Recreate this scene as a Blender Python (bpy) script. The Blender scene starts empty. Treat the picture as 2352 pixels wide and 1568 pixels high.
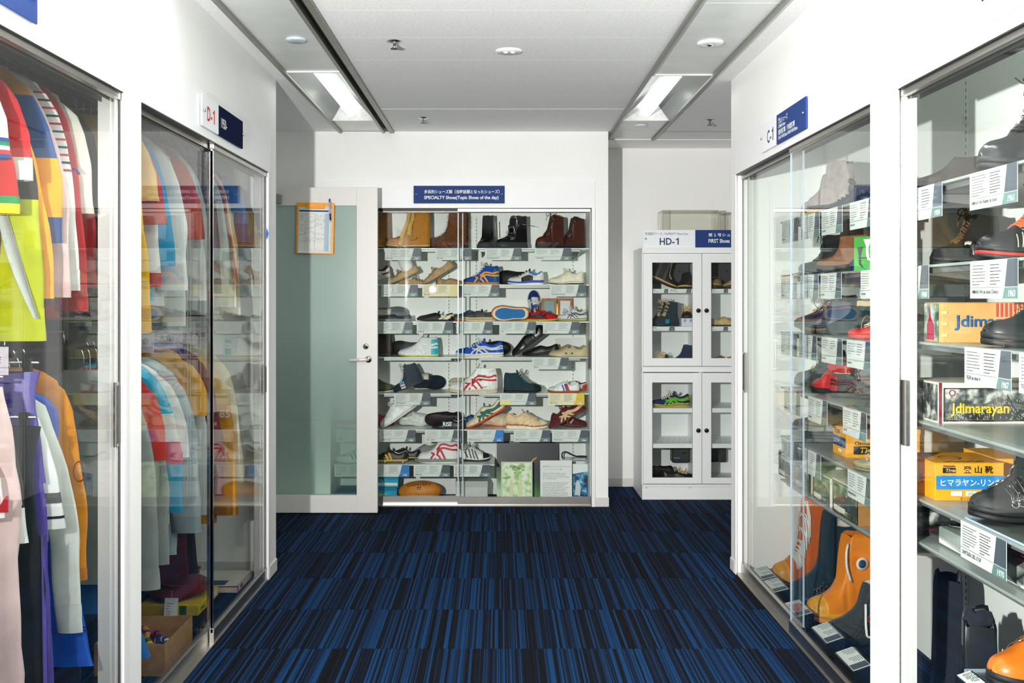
import bpy, math, random
from mathutils import Vector, Matrix, Euler, noise
SC = bpy.context.scene
COL = SC.collection
R = math.radians
# ---------------------------------------------------------------- camera, world, light, exposure
F, CX, CY, EYE = 2287.0, 1147.0, 688.0, 1.384      # focal length in pixels, vanishing point, eye height
def at(px, py, Y):                                   # photo pixel -> point on the plane at depth Y
    return Vector(((px-CX)*Y/F, Y, EYE-(py-CY)*Y/F))
def on(px, py, x):                                   # photo pixel -> point on a wall at that x
    Y = x*F/(px-CX)
    return Vector((x, Y, EYE-(py-CY)*Y/F))
cam = bpy.data.objects.new('camera', bpy.data.cameras.new('camera')); COL.objects.link(cam)
cam.location = (0, 0, EYE); cam.rotation_euler = (R(90), 0, 0)
cam.data.sensor_width = 36; cam.data.lens = 36*F/2352
cam.data.shift_x = (1176-CX)/2352; cam.data.shift_y = -(784-CY)/2352
cam.data.clip_start = .02
SC.camera = cam
W = bpy.data.worlds.new('world'); SC.world = W; W.use_nodes = True
W.node_tree.nodes['Background'].inputs[0].default_value = (.9, .95, 1, 1)
W.node_tree.nodes['Background'].inputs[1].default_value = .3
def lamp(name, kind, energy, loc, rot=(0,0,0), color=(1,1,1), **kw):
    d = bpy.data.lights.new(name, kind); d.energy = energy; d.color = color
    for k, v in kw.items(): setattr(d, k, v)
    o = bpy.data.objects.new(name, d); COL.objects.link(o); o.location = loc; o.rotation_euler = rot
    return o
# the photographer's bare flash, held beside the camera (its hard shadows and its spark in the glass show where)
lamp('camera_flash', 'SPOT', 590, (-.87, .45, 1.52), (R(98), 0, R(-34)), color=(1, .985, .95), shadow_soft_size=.035, spot_size=R(130), spot_blend=1)
# added fill lamps, unseen above the frame, under the two ceiling strips
for sx, en in ((-.91, 4), (.91, 15)):
    for sy in (2.75,):
        lamp('overhead_fill', 'AREA', en, (sx, sy, 2.5), color=(.97, 1, .96), shape='RECTANGLE', size=.12, size_y=1.2)
SC.view_settings.view_transform = 'Standard'; SC.view_settings.look = 'None'
SC.view_settings.gamma = 1; SC.view_settings.use_curve_mapping = False
SC.view_settings.exposure = .86
SC.cycles.transparent_max_bounces = 32
SC.cycles.max_bounces = 12; SC.cycles.glossy_bounces = 4; SC.cycles.diffuse_bounces = 8
SC.cycles.sample_clamp_indirect = 6
SC.cycles.caustics_reflective = False; SC.cycles.caustics_refractive = False
SC.cycles.use_denoising = True
rnd = random.Random(7)
# ---------------------------------------------------------------- helpers
def lin(h):
    h = h.lstrip('#'); c = [int(h[i:i+2], 16)/255 for i in (0, 2, 4)]
    return tuple(x/12.92 if x <= .04045 else ((x+.055)/1.055)**2.4 for x in c)
MATS = {}
def mat(col, rough=.5, metal=0., var=.10, scale=30., bump=0., bscale=150., sheen=0., coat=0., name=None, spec=.5):
    """a procedural material: colour with a soft noise variation, plus an optional fine relief"""
    key = (col, rough, metal, var, scale, bump, bscale, sheen, coat, spec)
    if key in MATS: return MATS[key]
    m = bpy.data.materials.new(name or 'surface'); m.use_nodes = True
    nt = m.node_tree; b = nt.nodes['Principled BSDF']; L = nt.links.new
    c = lin(col)
    b.inputs['Roughness'].default_value = rough; b.inputs['Metallic'].default_value = metal
    b.inputs['Specular IOR Level'].default_value = spec
    if sheen: b.inputs['Sheen Weight'].default_value = sheen
    if coat: b.inputs['Coat Weight'].default_value = coat; b.inputs['Coat Roughness'].default_value = .12
    b.inputs['Base Color'].default_value = (*c, 1)
    if var or bump: tc = nt.nodes.new('ShaderNodeTexCoord')
    if var:
        n = nt.nodes.new('ShaderNodeTexNoise'); n.inputs['Scale'].default_value = scale; n.inputs['Detail'].default_value = 3
        L(tc.outputs['Object'], n.inputs['Vector'])
        r = nt.nodes.new('ShaderNodeValToRGB'); r.color_ramp.elements[0].position = .3; r.color_ramp.elements[1].position = .7
        r.color_ramp.elements[0].color = (*[x*(1-var) for x in c], 1); r.color_ramp.elements[1].color = (*[min(1, x*(1+var)) for x in c], 1)
        L(n.outputs['Fac'], r.inputs[0]); L(r.outputs[0], b.inputs['Base Color'])
    if bump:
        n2 = nt.nodes.new('ShaderNodeTexNoise'); n2.inputs['Scale'].default_value = bscale; n2.inputs['Detail'].default_value = 2
        L(tc.outputs['Object'], n2.inputs['Vector'])
        bp = nt.nodes.new('ShaderNodeBump'); bp.inputs['Strength'].default_value = bump; bp.inputs['Distance'].default_value = .004
        L(n2.outputs['Fac'], bp.inputs['Height']); L(bp.outputs[0], b.inputs['Normal'])
    MATS[key] = m
    return m
def fabric(c): return mat(c, .9, 0, .10, 14, .10, 260, sheen=.1, name='woven_fabric')
def knit(c): return mat(c, .95, 0, .08, 20, .12, 420, sheen=.1, name='knit')
def shiny(c): return mat(c, .42, 0, .1, 12, .35, 30, name='shiny_fabric')
def leather(c): return mat(c, .4, 0, .16, 35, .06, 240, name='leather', spec=.35)
def suede(c): return mat(c, .95, 0, .2, 45, .15, 300, name='suede')
def rubber(c): return mat(c, .6, 0, .12, 50, .1, 200, name='rubber')
def plastic(c): return mat(c, .35, 0, .05, 30, name='plastic')
def card(c): return mat(c, .8, 0, .06, 25, .05, 120, name='cardboard')
def paper(c): return mat(c, .75, 0, .02, 60, name='paper')
def ink(c): return mat(c, .6, 0, 0, name='ink')
def paint(c): return mat(c, .45, 0, .02, 8, .02, 200, name='paint')
def metal(c='#c8c8c4', r=.28): return mat(c, r, 1, .05, 60, name='metal')

class MB:
    """collects geometry for ONE mesh object"""
    def __init__(s): s.v = []; s.f = []; s.sm = []
    def add(s, vs, fs, smooth=False):
        k = len(s.v); s.v += [tuple(p) for p in vs]; s.f += [tuple(i+k for i in f) for f in fs]; s.sm += [smooth]*len(fs); return s
    def box(s, a, b, c=.0):
        x0, y0, z0 = a; x1, y1, z1 = b
        if c <= 0:
            return s.add([(x, y, z) for x in (x0, x1) for y in (y0, y1) for z in (z0, z1)],
                [(0,1,3,2),(4,6,7,5),(0,4,5,1),(2,3,7,6),(0,2,6,4),(1,5,7,3)])
        c = min(c, (x1-x0)*.45, (y1-y0)*.45, (z1-z0)*.45)
        vs = []; idx = {}
        for i, (X, dx) in enumerate(((x0, c), (x1, -c))):
            for j, (Y, dy) in enumerate(((y0, c), (y1, -c))):
                for k, (Z, dz) in enumerate(((z0, c), (z1, -c))):
                    for ax, p in enumerate(((X, Y+dy, Z+dz), (X+dx, Y, Z+dz), (X+dx, Y+dy, Z))):
                        idx[i, j, k, ax] = len(vs); vs.append(p)
        g = lambda i, j, k, ax: idx[i, j, k, ax]
        fs = []
        for i in (0, 1):
            fs += [tuple(g(i, *q, 0) for q in ((0,0),(0,1),(1,1),(1,0))), tuple(g(q[0], i, q[1], 1) for q in ((0,0),(0,1),(1,1),(1,0))), tuple(g(*q, i, 2) for q in ((0,0),(0,1),(1,1),(1,0)))]
            for j in (0, 1):
                fs += [(g(i,j,0,0), g(i,j,1,0), g(i,j,1,1), g(i,j,0,1)), (g(i,0,j,0), g(i,1,j,0), g(i,1,j,2), g(i,0,j,2)), (g(0,i,j,1), g(1,i,j,1), g(1,i,j,2), g(0,i,j,2))]
                for k in (0, 1): fs.append((g(i,j,k,0), g(i,j,k,1), g(i,j,k,2)))
        return s.add(vs, fs)
    def prism(s, pts, d0, d1, axis=2):
        """an outline in the two other axes, pushed from d0 to d1 along axis"""
        n = len(pts)
        def P(p, d):
            return (p[0], p[1], d) if axis == 2 else ((p[0], d, p[1]) if axis == 1 else (d, p[0], p[1]))
        vs = [P(p, d0) for p in pts]+[P(p, d1) for p in pts]
        return s.add(vs, [tuple(range(n))[::-1], tuple(range(n, 2*n))]+[(i, (i+1) % n, n+(i+1) % n, n+i) for i in range(n)])
    def rings(s, rings, caps=True, closed=True, smooth=True):
        n = len(rings[0]); vs = [p for r in rings for p in r]; fs = []
        for i in range(len(rings)-1):
            for j in range(n if closed else n-1):
                fs.append((i*n+j, i*n+(j+1) % n, (i+1)*n+(j+1) % n, (i+1)*n+j))
        if caps and closed: fs += [tuple(range(n))[::-1], tuple(range((len(rings)-1)*n, len(rings)*n))]
        return s.add(vs, fs, smooth)
    def tube(s, pts, r, n=6, caps=True, flat=1.):
        pts = [Vector(p) for p in pts]; rr = r if isinstance(r, (list, tuple)) else [r]*len(pts); out = []
        ref = None
        for i, p in enumerate(pts):
            t = (pts[min(i+1, len(pts)-1)]-pts[max(i-1, 0)])
            t = t.normalized() if t.length > 1e-9 else Vector((0, 0, 1))
            if ref is None: ref = Vector((0, 0, 1)) if abs(t.z) < .9 else Vector((1, 0, 0))
            a = t.cross(ref); a = a.normalized() if a.length > 1e-6 else t.orthogonal().normalized()
            b = a.cross(t).normalized(); ref = b
            out.append([p+(a*math.cos(2*math.pi*k/n)+b*math.sin(2*math.pi*k/n)*flat)*rr[i] for k in range(n)])
        return s.rings(out, caps)
    def lathe(s, prof, n=16, axis=2, o=(0,0,0), caps=True):
        out = []
        for r, z in prof:
            ring = []
            for k in range(n):
                a = 2*math.pi*k/n; c, d = r*math.cos(a), r*math.sin(a)
                p = (c, d, z) if axis == 2 else ((c, z, d) if axis == 1 else (z, c, d))
                ring.append((p[0]+o[0], p[1]+o[1], p[2]+o[2]))
            out.append(ring)
        return s.rings(out, caps)
    def sheet(s, grid, thick=.002):
        """a grid of points given a thickness along its normals"""
        n, m = len(grid), len(grid[0]); top = []; bot = []
        for i in range(n):
            for j in range(m):
                p = Vector(grid[i][j])
                du = Vector(grid[min(i+1, n-1)][j])-Vector(grid[max(i-1, 0)][j]); dv = Vector(grid[i][min(j+1, m-1)])-Vector(grid[i][max(j-1, 0)])
                q = du.cross(dv); q = q.normalized() if q.length > 1e-12 else Vector((0, 0, 1))
                top.append(p+q*thick*.5); bot.append(p-q*thick*.5)
        k = n*m; fs = []
        for i in range(n-1):
            for j in range(m-1):
                a, b, c, d = i*m+j, i*m+j+1, (i+1)*m+j+1, (i+1)*m+j
                fs += [(a, d, c, b), (k+a, k+b, k+c, k+d)]
        for i in range(n-1): fs += [(i*m, k+i*m, k+(i+1)*m, (i+1)*m)[::-1], (i*m+m-1, (i+1)*m+m-1, k+(i+1)*m+m-1, k+i*m+m-1)[::-1]]
        for j in range(m-1): fs += [(j, j+1, k+j+1, k+j)[::-1], ((n-1)*m+j, k+(n-1)*m+j, k+(n-1)*m+j+1, (n-1)*m+j+1)[::-1]]
        return s.add(top+bot, fs, True)
    def mesh(s, name, m=None):
        me = bpy.data.meshes.new(name); me.from_pydata(s.v, [], s.f); me.update()
        me.polygons.foreach_set('use_smooth', s.sm)
        if m: me.materials.append(m)
        return me
    def build(s, name, m, parent=None, **kw): return link(name, s.mesh(name, m), parent, **kw)
def link(name, me, parent=None, loc=None, rot=None, label=None, kind=None):
    o = bpy.data.objects.new(name, me); COL.objects.link(o)
    if parent is not None: o.parent = parent
    if loc is not None: o.location = loc
    if rot is not None: o.rotation_euler = rot
    if label: o['label'] = label
    if kind: o['kind'] = kind
    return o
def tag(o, label, cat, group=None):
    o['label'] = label; o['category'] = cat
    if group: o['group'] = group
    return o
def thing(name, label, cat, loc=(0,0,0), rot=(0,0,0), group=None):
    o = bpy.data.objects.new(name, None); COL.objects.link(o); o.empty_display_size = .05
    o.location = loc; o.rotation_euler = rot
    return tag(o, label, cat, group)
def struct(name, mb, m, parent=None):
    return mb.build(name, m, parent, kind='structure')
def Box(a, b, c=.0): return MB().box(a, b, c)
def copy_tree(o, parent=None):
    c = o.copy(); COL.objects.link(c)
    if parent is not None: c.parent = parent
    for ch in list(o.children): copy_tree(ch, c)
    return c
def one(parent, m, x, y, h, z=.0036):
    """the figure 1 of a narrow bold grotesque, with its flag"""
    p = [(.20, 0), (.335, 0), (.335, .72), (.235, .72), (.185, .62), (.03, .585), (.03, .50), (.20, .50)]
    return MB().prism([(x+a*h, y+b*h) for a, b in p], z-.0004, z, 2).build('lettering', m, parent)
TEXTS = {}
def text(s, size, parent, m, loc, name='lettering', sx=1., bold=0., align='LEFT', shear=0., rot=(0,0,0), z=.0006, space=1.):
    """flat printed letters in the parent's local XY plane"""
    bold = min(bold, .012 if any(ord(c) > 0x2e80 for c in s) else .02)
    key = (s, bold, shear, align, space)
    if key not in TEXTS:
        cu = bpy.data.curves.new('lettering', 'FONT'); cu.body = s; cu.size = 1; cu.offset = bold; cu.shear = shear
        cu.align_x = align; cu.resolution_u = 3; cu.space_character = space
        t = bpy.data.objects.new('lettering', cu)
        TEXTS[key] = bpy.data.meshes.new_from_object(t)
        bpy.data.objects.remove(t); bpy.data.curves.remove(cu)
    me = TEXTS[key].copy(); me.materials.clear(); me.materials.append(m)
    me.transform(Matrix.Diagonal((size*sx, size, 1, 1)))
    return link(name, me, parent, (loc[0], loc[1], (loc[2] if len(loc) > 2 else 0)+z), rot)
def interp(keys, t):
    if t <= keys[0][0]: return keys[0][1]
    for (a, u), (b, v) in zip(keys, keys[1:]):
        if t <= b:
            k = (t-a)/(b-a) if b > a else 1
            return u+(v-u)*k
    return keys[-1][1]
def smoothi(keys, t):
    """monotone-ish cubic through the keys"""
    n = len(keys)
    if t <= keys[0][0]: return keys[0][1]
    if t >= keys[-1][0]: return keys[-1][1]
    for i in range(n-1):
        if keys[i][0] <= t <= keys[i+1][0]:
            (x0, y0), (x1, y1) = keys[i], keys[i+1]; h = x1-x0
            d = (y1-y0)/h
            def slope(k):
                if k <= 0 or k >= n-1: return d
                a = (keys[k][1]-keys[k-1][1])/(keys[k][0]-keys[k-1][0]); b = (keys[k+1][1]-keys[k][1])/(keys[k+1][0]-keys[k][0])
                return 0 if a*b <= 0 else 2*a*b/(a+b)
            m0, m1 = slope(i), slope(i+1); u = (t-x0)/h
            return (2*u**3-3*u*u+1)*y0+(u**3-2*u*u+u)*h*m0+(-2*u**3+3*u*u)*y1+(u**3-u*u)*h*m1
def bez(p, n=10):
    """a smooth open path through the points (Catmull-Rom)"""
    p = [Vector(q) for q in p]; q = [p[0]*2-p[1]]+p+[p[-1]*2-p[-2]]; out = []
    for i in range(1, len(q)-2):
        for k in range(n):
            t = k/n
            out.append(.5*((2*q[i])+(-q[i-1]+q[i+1])*t+(2*q[i-1]-5*q[i]+4*q[i+1]-q[i+2])*t*t+(-q[i-1]+3*q[i]-3*q[i+1]+q[i+2])*t**3))
    return out+[p[-1]]
# ---------------------------------------------------------------- glass and the setting's materials
def glass_mat(name, tint, ior=1.5, rough=0.):
    """thin clear sheet: Fresnel mirror over a clear tinted body (each face of the pane)"""
    m = bpy.data.materials.new(name); m.use_nodes = True; nt = m.node_tree; L = nt.links.new
    nt.nodes.remove(nt.nodes['Principled BSDF']); out = nt.nodes['Material Output']
    g = nt.nodes.new('ShaderNodeNewGeometry'); mx = nt.nodes.new('ShaderNodeMix')
    mx.inputs['A'].default_value = ior; mx.inputs['B'].default_value = 1/ior
    L(g.outputs['Backfacing'], mx.inputs['Factor'])
    fr = nt.nodes.new('ShaderNodeFresnel'); L(mx.outputs['Result'], fr.inputs['IOR'])
    tr = nt.nodes.new('ShaderNodeBsdfTransparent'); tr.inputs[0].default_value = (*tint, 1)
    gl = nt.nodes.new('ShaderNodeBsdfGlossy'); gl.inputs['Roughness'].default_value = rough
    mix = nt.nodes.new('ShaderNodeMixShader'); L(fr.outputs[0], mix.inputs[0]); L(tr.outputs[0], mix.inputs[1]); L(gl.outputs[0], mix.inputs[2])
    L(mix.outputs[0], out.inputs[0])
    return m
GLASS = glass_mat('display_glass', (.986, .998, .991), 1.45)
ACRYL = glass_mat('clear_acrylic', (.985, .985, .968), 1.49)
BAG = glass_mat('clear_plastic_film', (.9, .93, .92), 1.5, .12)
EDGE = mat('#aebfd0', .15, 0, .1, 4, name='glass_edge', spec=.8)
def pane(name, a, b, parent, edge=EDGE, glass=GLASS):
    """a glass slab: the two big faces clear, the four thin edges polished and bluish"""
    x0, y0, z0 = a; x1, y1, z1 = b
    me = Box(a, b).mesh(name); me.materials.append(glass); me.materials.append(edge)
    d = (x1-x0, y1-y0, z1-z0); ax = d.index(min(d))
    for p in me.polygons: p.material_index = 0 if abs(p.normal[ax]) > .9 else 1
    return link(name, me, parent)
WHITE = mat('#f3f3f1', .5, 0, .015, 3, .02, 260, name='white_wall_paint')
BOARD = mat('#f2f3f4', .4, 0, .01, 3, name='white_board')
INNER = mat('#f6faf6', .5, 0, .015, 3, name='case_lining')
FRAME = mat('#f4f4f5', .35, 0, .01, 3, name='white_frame')
ALU = mat('#b9b6b0', .32, 1, .08, 5, name='brushed_aluminium')
STEEL = mat('#8d8a86', .25, 1, .08, 60, name='dark_steel')
CHROME = mat('#dddddd', .12, 1, .03, 60, name='chrome')
BLACK = mat('#0b0c0d', .5, 0, .05, 60, name='black_plastic')
NAVY = mat('#1c3a78', .6, 0, .03, 40, spec=.25, name='blue_sign_print')
NAVYD = mat('#111a3a', .9, 0, .03, 40, spec=.05, name='dark_blue_sign_print')
WPRINT = mat('#f2f4f6', .5, 0, 0, name='white_print')
BPRINT = mat('#16181b', .6, 0, 0, name='black_print')
NPRINT = mat('#14295a', .5, 0, 0, name='navy_print')
BARM = mat('#8b908f', .45, .6, .05, 30, name='grey_bar')
SIDESHELF = mat('#8f9996', .3, 0, .04, 20, name='smoky_shelf')
SHELF = mat('#dfe6e1', .3, 0, .02, 20, name='grey_shelf')
# ---------------------------------------------------------------- the setting
XL, XR = -1.142, 1.192          # faces of the two side walls
YB, YR = 6.66, 7.375            # back wall, wall of the recess on its right
CEIL, HEAD = 2.508, 2.013       # ceiling height, underside of the headers
BL, BR = -1.76, 1.66            # back panels inside the side cases
END = 5.06                      # far ends of the side walls
def carpet_mat():
    m = bpy.data.materials.new('striped_carpet'); m.use_nodes = True; nt = m.node_tree; L = nt.links.new
    b = nt.nodes['Principled BSDF']; b.inputs['Roughness'].default_value = .95; b.inputs['Specular IOR Level'].default_value = .15
    tc = nt.nodes.new('ShaderNodeTexCoord'); oi = nt.nodes.new('ShaderNodeObjectInfo')
    sep = nt.nodes.new('ShaderNodeSeparateXYZ'); L(tc.outputs['Object'], sep.inputs[0])
    def mth(op, a, c=None):
        n = nt.nodes.new('ShaderNodeMath'); n.operation = op
        for i, q in ((0, a), (1, c)):
            if q is None: continue
            if isinstance(q, (int, float)): n.inputs[i].default_value = q
            else: L(q, n.inputs[i])
        return n.outputs[0]
    off = mth('MULTIPLY', oi.outputs['Random'], 53.)
    wob = nt.nodes.new('ShaderNodeTexNoise'); wob.inputs['Scale'].default_value = 9; L(tc.outputs['Object'], wob.inputs['Vector'])
    x = mth('ADD', mth('ADD', sep.outputs[0], off), mth('MULTIPLY', wob.outputs['Fac'], .0012))
    def stripe(k, sh):
        w = nt.nodes.new('ShaderNodeTexWhiteNoise'); w.noise_dimensions = '1D'
        L(mth('FLOOR', mth('ADD', mth('MULTIPLY', x, k), sh)), w.inputs['W']); return w.outputs['Value']
    a, c, d = stripe(118, 0), stripe(251, 7.3), stripe(47, 3.1)
    v = mth('ADD', mth('ADD', mth('MULTIPLY', a, .46), mth('MULTIPLY', c, .40)), mth('MULTIPLY', d, .14))
    pile = nt.nodes.new('ShaderNodeTexNoise'); pile.inputs['Scale'].default_value = 700; L(tc.outputs['Object'], pile.inputs['Vector'])
    v = mth('ADD', v, mth('MULTIPLY', mth('SUBTRACT', pile.outputs['Fac'], .5), .30))
    r = nt.nodes.new('ShaderNodeValToRGB'); L(v, r.inputs[0])
    cols = ((.22, '#020308'), (.40, '#030914'), (.50, '#051429'), (.60, '#072648'), (.76, '#08365f'))
    e = r.color_ramp.elements
    while len(e) < len(cols): e.new(.5)
    for q, (p, h) in zip(e, cols): q.position = p; q.color = (*lin(h), 1)
    L(r.outputs[0], b.inputs['Base Color'])
    bp = nt.nodes.new('ShaderNodeBump'); bp.inputs['Strength'].default_value = .5; bp.inputs['Distance'].default_value = .003
    L(v, bp.inputs['Height']); L(bp.outputs[0], b.inputs['Normal'])
    return m
CARPET = carpet_mat()
floor = struct('floor', Box((-1.9, -8.6, -.12), (2.3, 7.5, -.006)), mat('#05070d', .9, name='floor_screed'))
tile = Box((-.2492, -.2492, -.006), (.2492, .2492, 0), .0015).mesh('carpet_tile', CARPET)
T0 = 6.454-5.953                # tile joints fall at Y = 5.953 - .5 k
for i in range(-4, 5):
    for j in range(-4, 16):
        cx, cy = -.03+.5*i+.25-.25, 5.953-.5*11+.25+.5*j
        if not (-1.75 < cx < 2.2 and -2.5 < cy < 7.5): continue
        link('carpet_tile', tile, floor, (cx, cy, 0))
# walls
wl = struct('wall_left', Box((XL-.05, -8.6, HEAD), (XL, END, CEIL)), WHITE)
struct('wall_left_end', Box((-1.80, END, 0), (XL, END+.03, CEIL)), WHITE)
struct('wall_left_near', Box((-1.80, -8.6, 0), (XL, 1.35, HEAD)), WHITE)
struct('pillar', Box((XL-.08, 3.03, 0), (XL, 3.175, HEAD)), WHITE, wl)
struct('jamb', Box((XL-.07, 4.92, 0), (XL, END, HEAD)), WHITE, wl)
struct('case_back', MB().box((BL-.03, 1.35, 0), (BL, END, 2.35)).box((BL, 1.35, 2.28), (XL-.05, END, 2.30)), mat('#2b2c2c', .8, 0, .05, 10, name='dark_case_back'), wl)
struct('case_back', MB().box((BL, END-.02, 0), (XL-.07, END, 2.35)).box((BL, 1.35, 2.30), (XL-.05, END, 2.35)), INNER, wl)
struct('header_board', Box((XL, 3.165, HEAD), (XL+.004, 4.96, 2.19), .0015), BOARD, wl)
struct('header_board', Box((XL, .5, HEAD), (XL+.004, 2.93, 2.19), .0015), BOARD, wl)
wr = struct('wall_right', Box((XR, -8.6, HEAD), (XR+.05, END+.03, CEIL)), WHITE)
struct('wall_right_end', Box((XR, END+.03, 0), (1.70, END+.06, CEIL)), WHITE)
struct('wall_right_near', Box((XR, -8.6, 0), (1.70, 1.35, HEAD)), WHITE)
struct('pillar', Box((XR, 2.985, 0), (XR+.06, 3.20, HEAD)), WHITE, wr)
struct('jamb', Box((XR, 5.02, 0), (XR+.06, END+.029, HEAD)), WHITE, wr)
struct('case_back', MB().box((BR, 1.35, 0), (BR+.03, END+.03, 2.35)).box((XR+.06, END+.01, 0), (BR, END+.03, 2.35)).box((XR+.05, 1.35, 2.30), (BR, END+.03, 2.35)), INNER, wr)
struct('header_board', Box((XR-.004, 3.21, HEAD), (XR, 5.03, 2.19), .0015), BOARD, wr)
struct('header_board', Box((XR-.004, .5, HEAD), (XR, 2.95, 2.19), .0015), BOARD, wr)
CX0, CX1, CTOP, CBK = -1.13, .617, 1.996, 7.09         # opening of the back case
wb = struct('wall_back', MB().box((-1.80, YB, 0), (CX0, YB+.1, CEIL)).box((CX1, YB, 0), (.728, YR, CEIL)).box((CX0, YB, CTOP), (CX1, YB+.1, CEIL)), WHITE)
struct('case_back', MB().box((CX0-.03, CBK, 0), (CX1+.02, CBK+.03, 2.3)).box((CX0-.02, YB+.1, 0), (CX0, CBK, 2.3)).box((CX0, YB+.1, 2.2), (CX1, CBK, 2.22)).box((CX1-.004, YB+.07, 0), (CX1-.0005, CBK, 2.2)), INNER, wb)
struct('header_board', Box((-1.18, YB-.006, CTOP), (.641, YB, 2.179), .0015), BOARD, wb)
struct('jamb', Box((CX1, YB-.012, 0), (.641, YB, CTOP), .002), FRAME, wb)
struct('wall_recess', MB().box((.728, YR, 0), (2.3, YR+.1, CEIL)).box((2.2, END, 0), (2.3, YR, CEIL)).box((1.70, END, 0), (2.3, END+.06, CEIL)), WHITE)
struct('wall_side', Box((-1.90, END, 0), (-1.76, YB, CEIL)), WHITE)
struct('wall_rear', Box((-1.8, -8.6, 0), (1.7, -8.5, CEIL)), mat('#8d9089', .6, name='grey_wall'))
BASE = mat('#d9d8d4', .5, 0, .02, 30, name='vinyl_baseboard')
for n, a, b in (('baseboard_recess', (.728, YR-.006, 0), (2.2, YR, .062)), ('baseboard_back', (.64, YB-.005, 0), (.728, YB, .062)), ('baseboard_return', (.728, YB-.005, 0), (.733, YR, .062)),
                ('baseboard_left', (XL-.0, 4.93, 0), (XL+.005, END+.03, .062)), ('baseboard_left_end', (-1.75, END+.03, 0), (XL+.005, END+.036, .062)),
                ('baseboard_right', (XR-.005, END-.02, 0), (XR, END+.066, .062)), ('baseboard_rear_left', (-1.76, YB-.005, 0), (CX0-.06, YB, .062))):
    struct(n, Box(a, b, .0015), BASE)
# inside the left case a low kerb strip runs along its end panel
struct('baseboard_case', Box((BL, END-.026, 0), (XL-.08, END-.02, .06)), BASE)
# ---------------------------------------------------------------- ceiling
def ceil_mat():
    m = mat('#f6f6f5', .9, 0, .0, name='ceiling_board').copy(); nt = m.node_tree; L = nt.links.new; b = nt.nodes['Principled BSDF']
    tc = nt.nodes.new('ShaderNodeTexCoord'); mp = nt.nodes.new('ShaderNodeMapping'); mp.inputs['Scale'].default_value = (60, 230, 1); L(tc.outputs['Object'], mp.inputs[0])
    n = nt.nodes.new('ShaderNodeTexNoise'); n.inputs['Scale'].default_value = 1.4; n.inputs['Detail'].default_value = 4; L(mp.outputs[0], n.inputs['Vector'])
    r = nt.nodes.new('ShaderNodeValToRGB'); e = r.color_ramp.elements; e[0].position = .36; e[1].position = .62
    e[0].color = (*lin('#e9eae9'), 1); e[1].color = (*lin('#ffffff'), 1); L(n.outputs['Fac'], r.inputs[0]); L(r.outputs[0], b.inputs['Base Color'])
    bp = nt.nodes.new('ShaderNodeBump'); bp.inputs['Strength'].default_value = .5; bp.inputs['Distance'].default_value = .003; L(n.outputs['Fac'], bp.inputs['Height']); L(bp.outputs[0], b.inputs['Normal'])
    return m
CEILM = ceil_mat(); STRIP = mat('#dfe3e0', .32, .1, .06, 6, name='ceiling_strip_metal'); TRIM = mat('#8f9086', .4, .5, .06, 20, name='strip_edge_metal')
SLOT = mat('#060606', .8, 0, 0, name='slot_dark')
ceiling = struct('ceiling', Box((-1.9, -8.6, CEIL+.14), (2.3, 7.5, CEIL+.2)), mat('#777777', .9, name='ceiling_slab'))
SL0, SL1, SRa, SRb = -1.072, -.703, .742, 1.083        # the two strips
def cpanel(x0, x1, y0, y1):
    link('ceiling_panel', Box((-(x1-x0)/2+.0003, -(y1-y0)/2+.0003, 0), ((x1-x0)/2-.0003, (y1-y0)/2-.0003, .012), .0003).mesh('ceiling_panel', CEILM), ceiling, ((x0+x1)/2, (y0+y1)/2, CEIL))
ys = [5.87+.4*k for k in range(-21, 3)]+[YB]
for y0, y1 in zip(ys, ys[1:]):
    if y1-y0 < .02: continue
    cpanel(SL1, SRa, y0, y1)
    cpanel(XL-.02 if y1 <= END+.1 else -1.76, SL0, y0, y1)
    cpanel(SRb, XR+.02 if y1 <= END+.1 else 2.2, y0, y1)
cpanel(SRb, 2.2, YB, 6.985)
struct('joint_strip', Box((SL1, 5.868, CEIL-.001), (SRa, 5.872, CEIL+.001)), FRAME, ceiling)
struct('soffit', Box((.728, 6.985, CEIL-.004), (2.2, YR, CEIL+.02)), WHITE, ceiling)
def strip(x0, x1, joints, fix, end):
    lo, hi = fix
    for y0, y1 in zip(joints, joints[1:]):
        if (y0, y1) == fix: continue
        struct('strip_panel', Box((x0, y0+.001, CEIL+.002), (x1, y1-.001, CEIL+.014), .001), STRIP, ceiling)
LIT = bpy.data.materials.new('lit_diffuser'); LIT.use_nodes = True
_b = LIT.node_tree.nodes['Principled BSDF']; _b.inputs['Base Color'].default_value = (1, 1, 1, 1); _b.inputs['Emission Color'].default_value = (.97, 1, .97, 1); _b.inputs['Emission Strength'].default_value = 1.5
REFL = mat('#8f9391', .4, .3, .03, 10, name='reflector')
strip(-1.05, -.782, [-2.5, -1.2, .1, 1.2, 2.4, 3.62, 4.915, 6.254, YB], (4.915, 6.254), YB)
strip(.760, 1.066, [-2.5, -1.2, .1, 1.2, 2.5, 3.78, 4.98, 6.254, 6.985], (4.98, 6.254), 6.985)
for x0, x1, e in ((SL0, -1.05, YB), (-.782, -.764, YB), (-.733, SL1, YB), (SRa, .760, 6.985), (1.066, SRb, 6.985)):
    struct('strip_edge', Box((x0, -8.5, CEIL-.012), (x1, e, CEIL+.02), .001), TRIM, ceiling)
struct('slot', Box((-.764, -8.5, CEIL+.02), (-.733, YB, CEIL+.03)), SLOT, ceiling)
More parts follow.
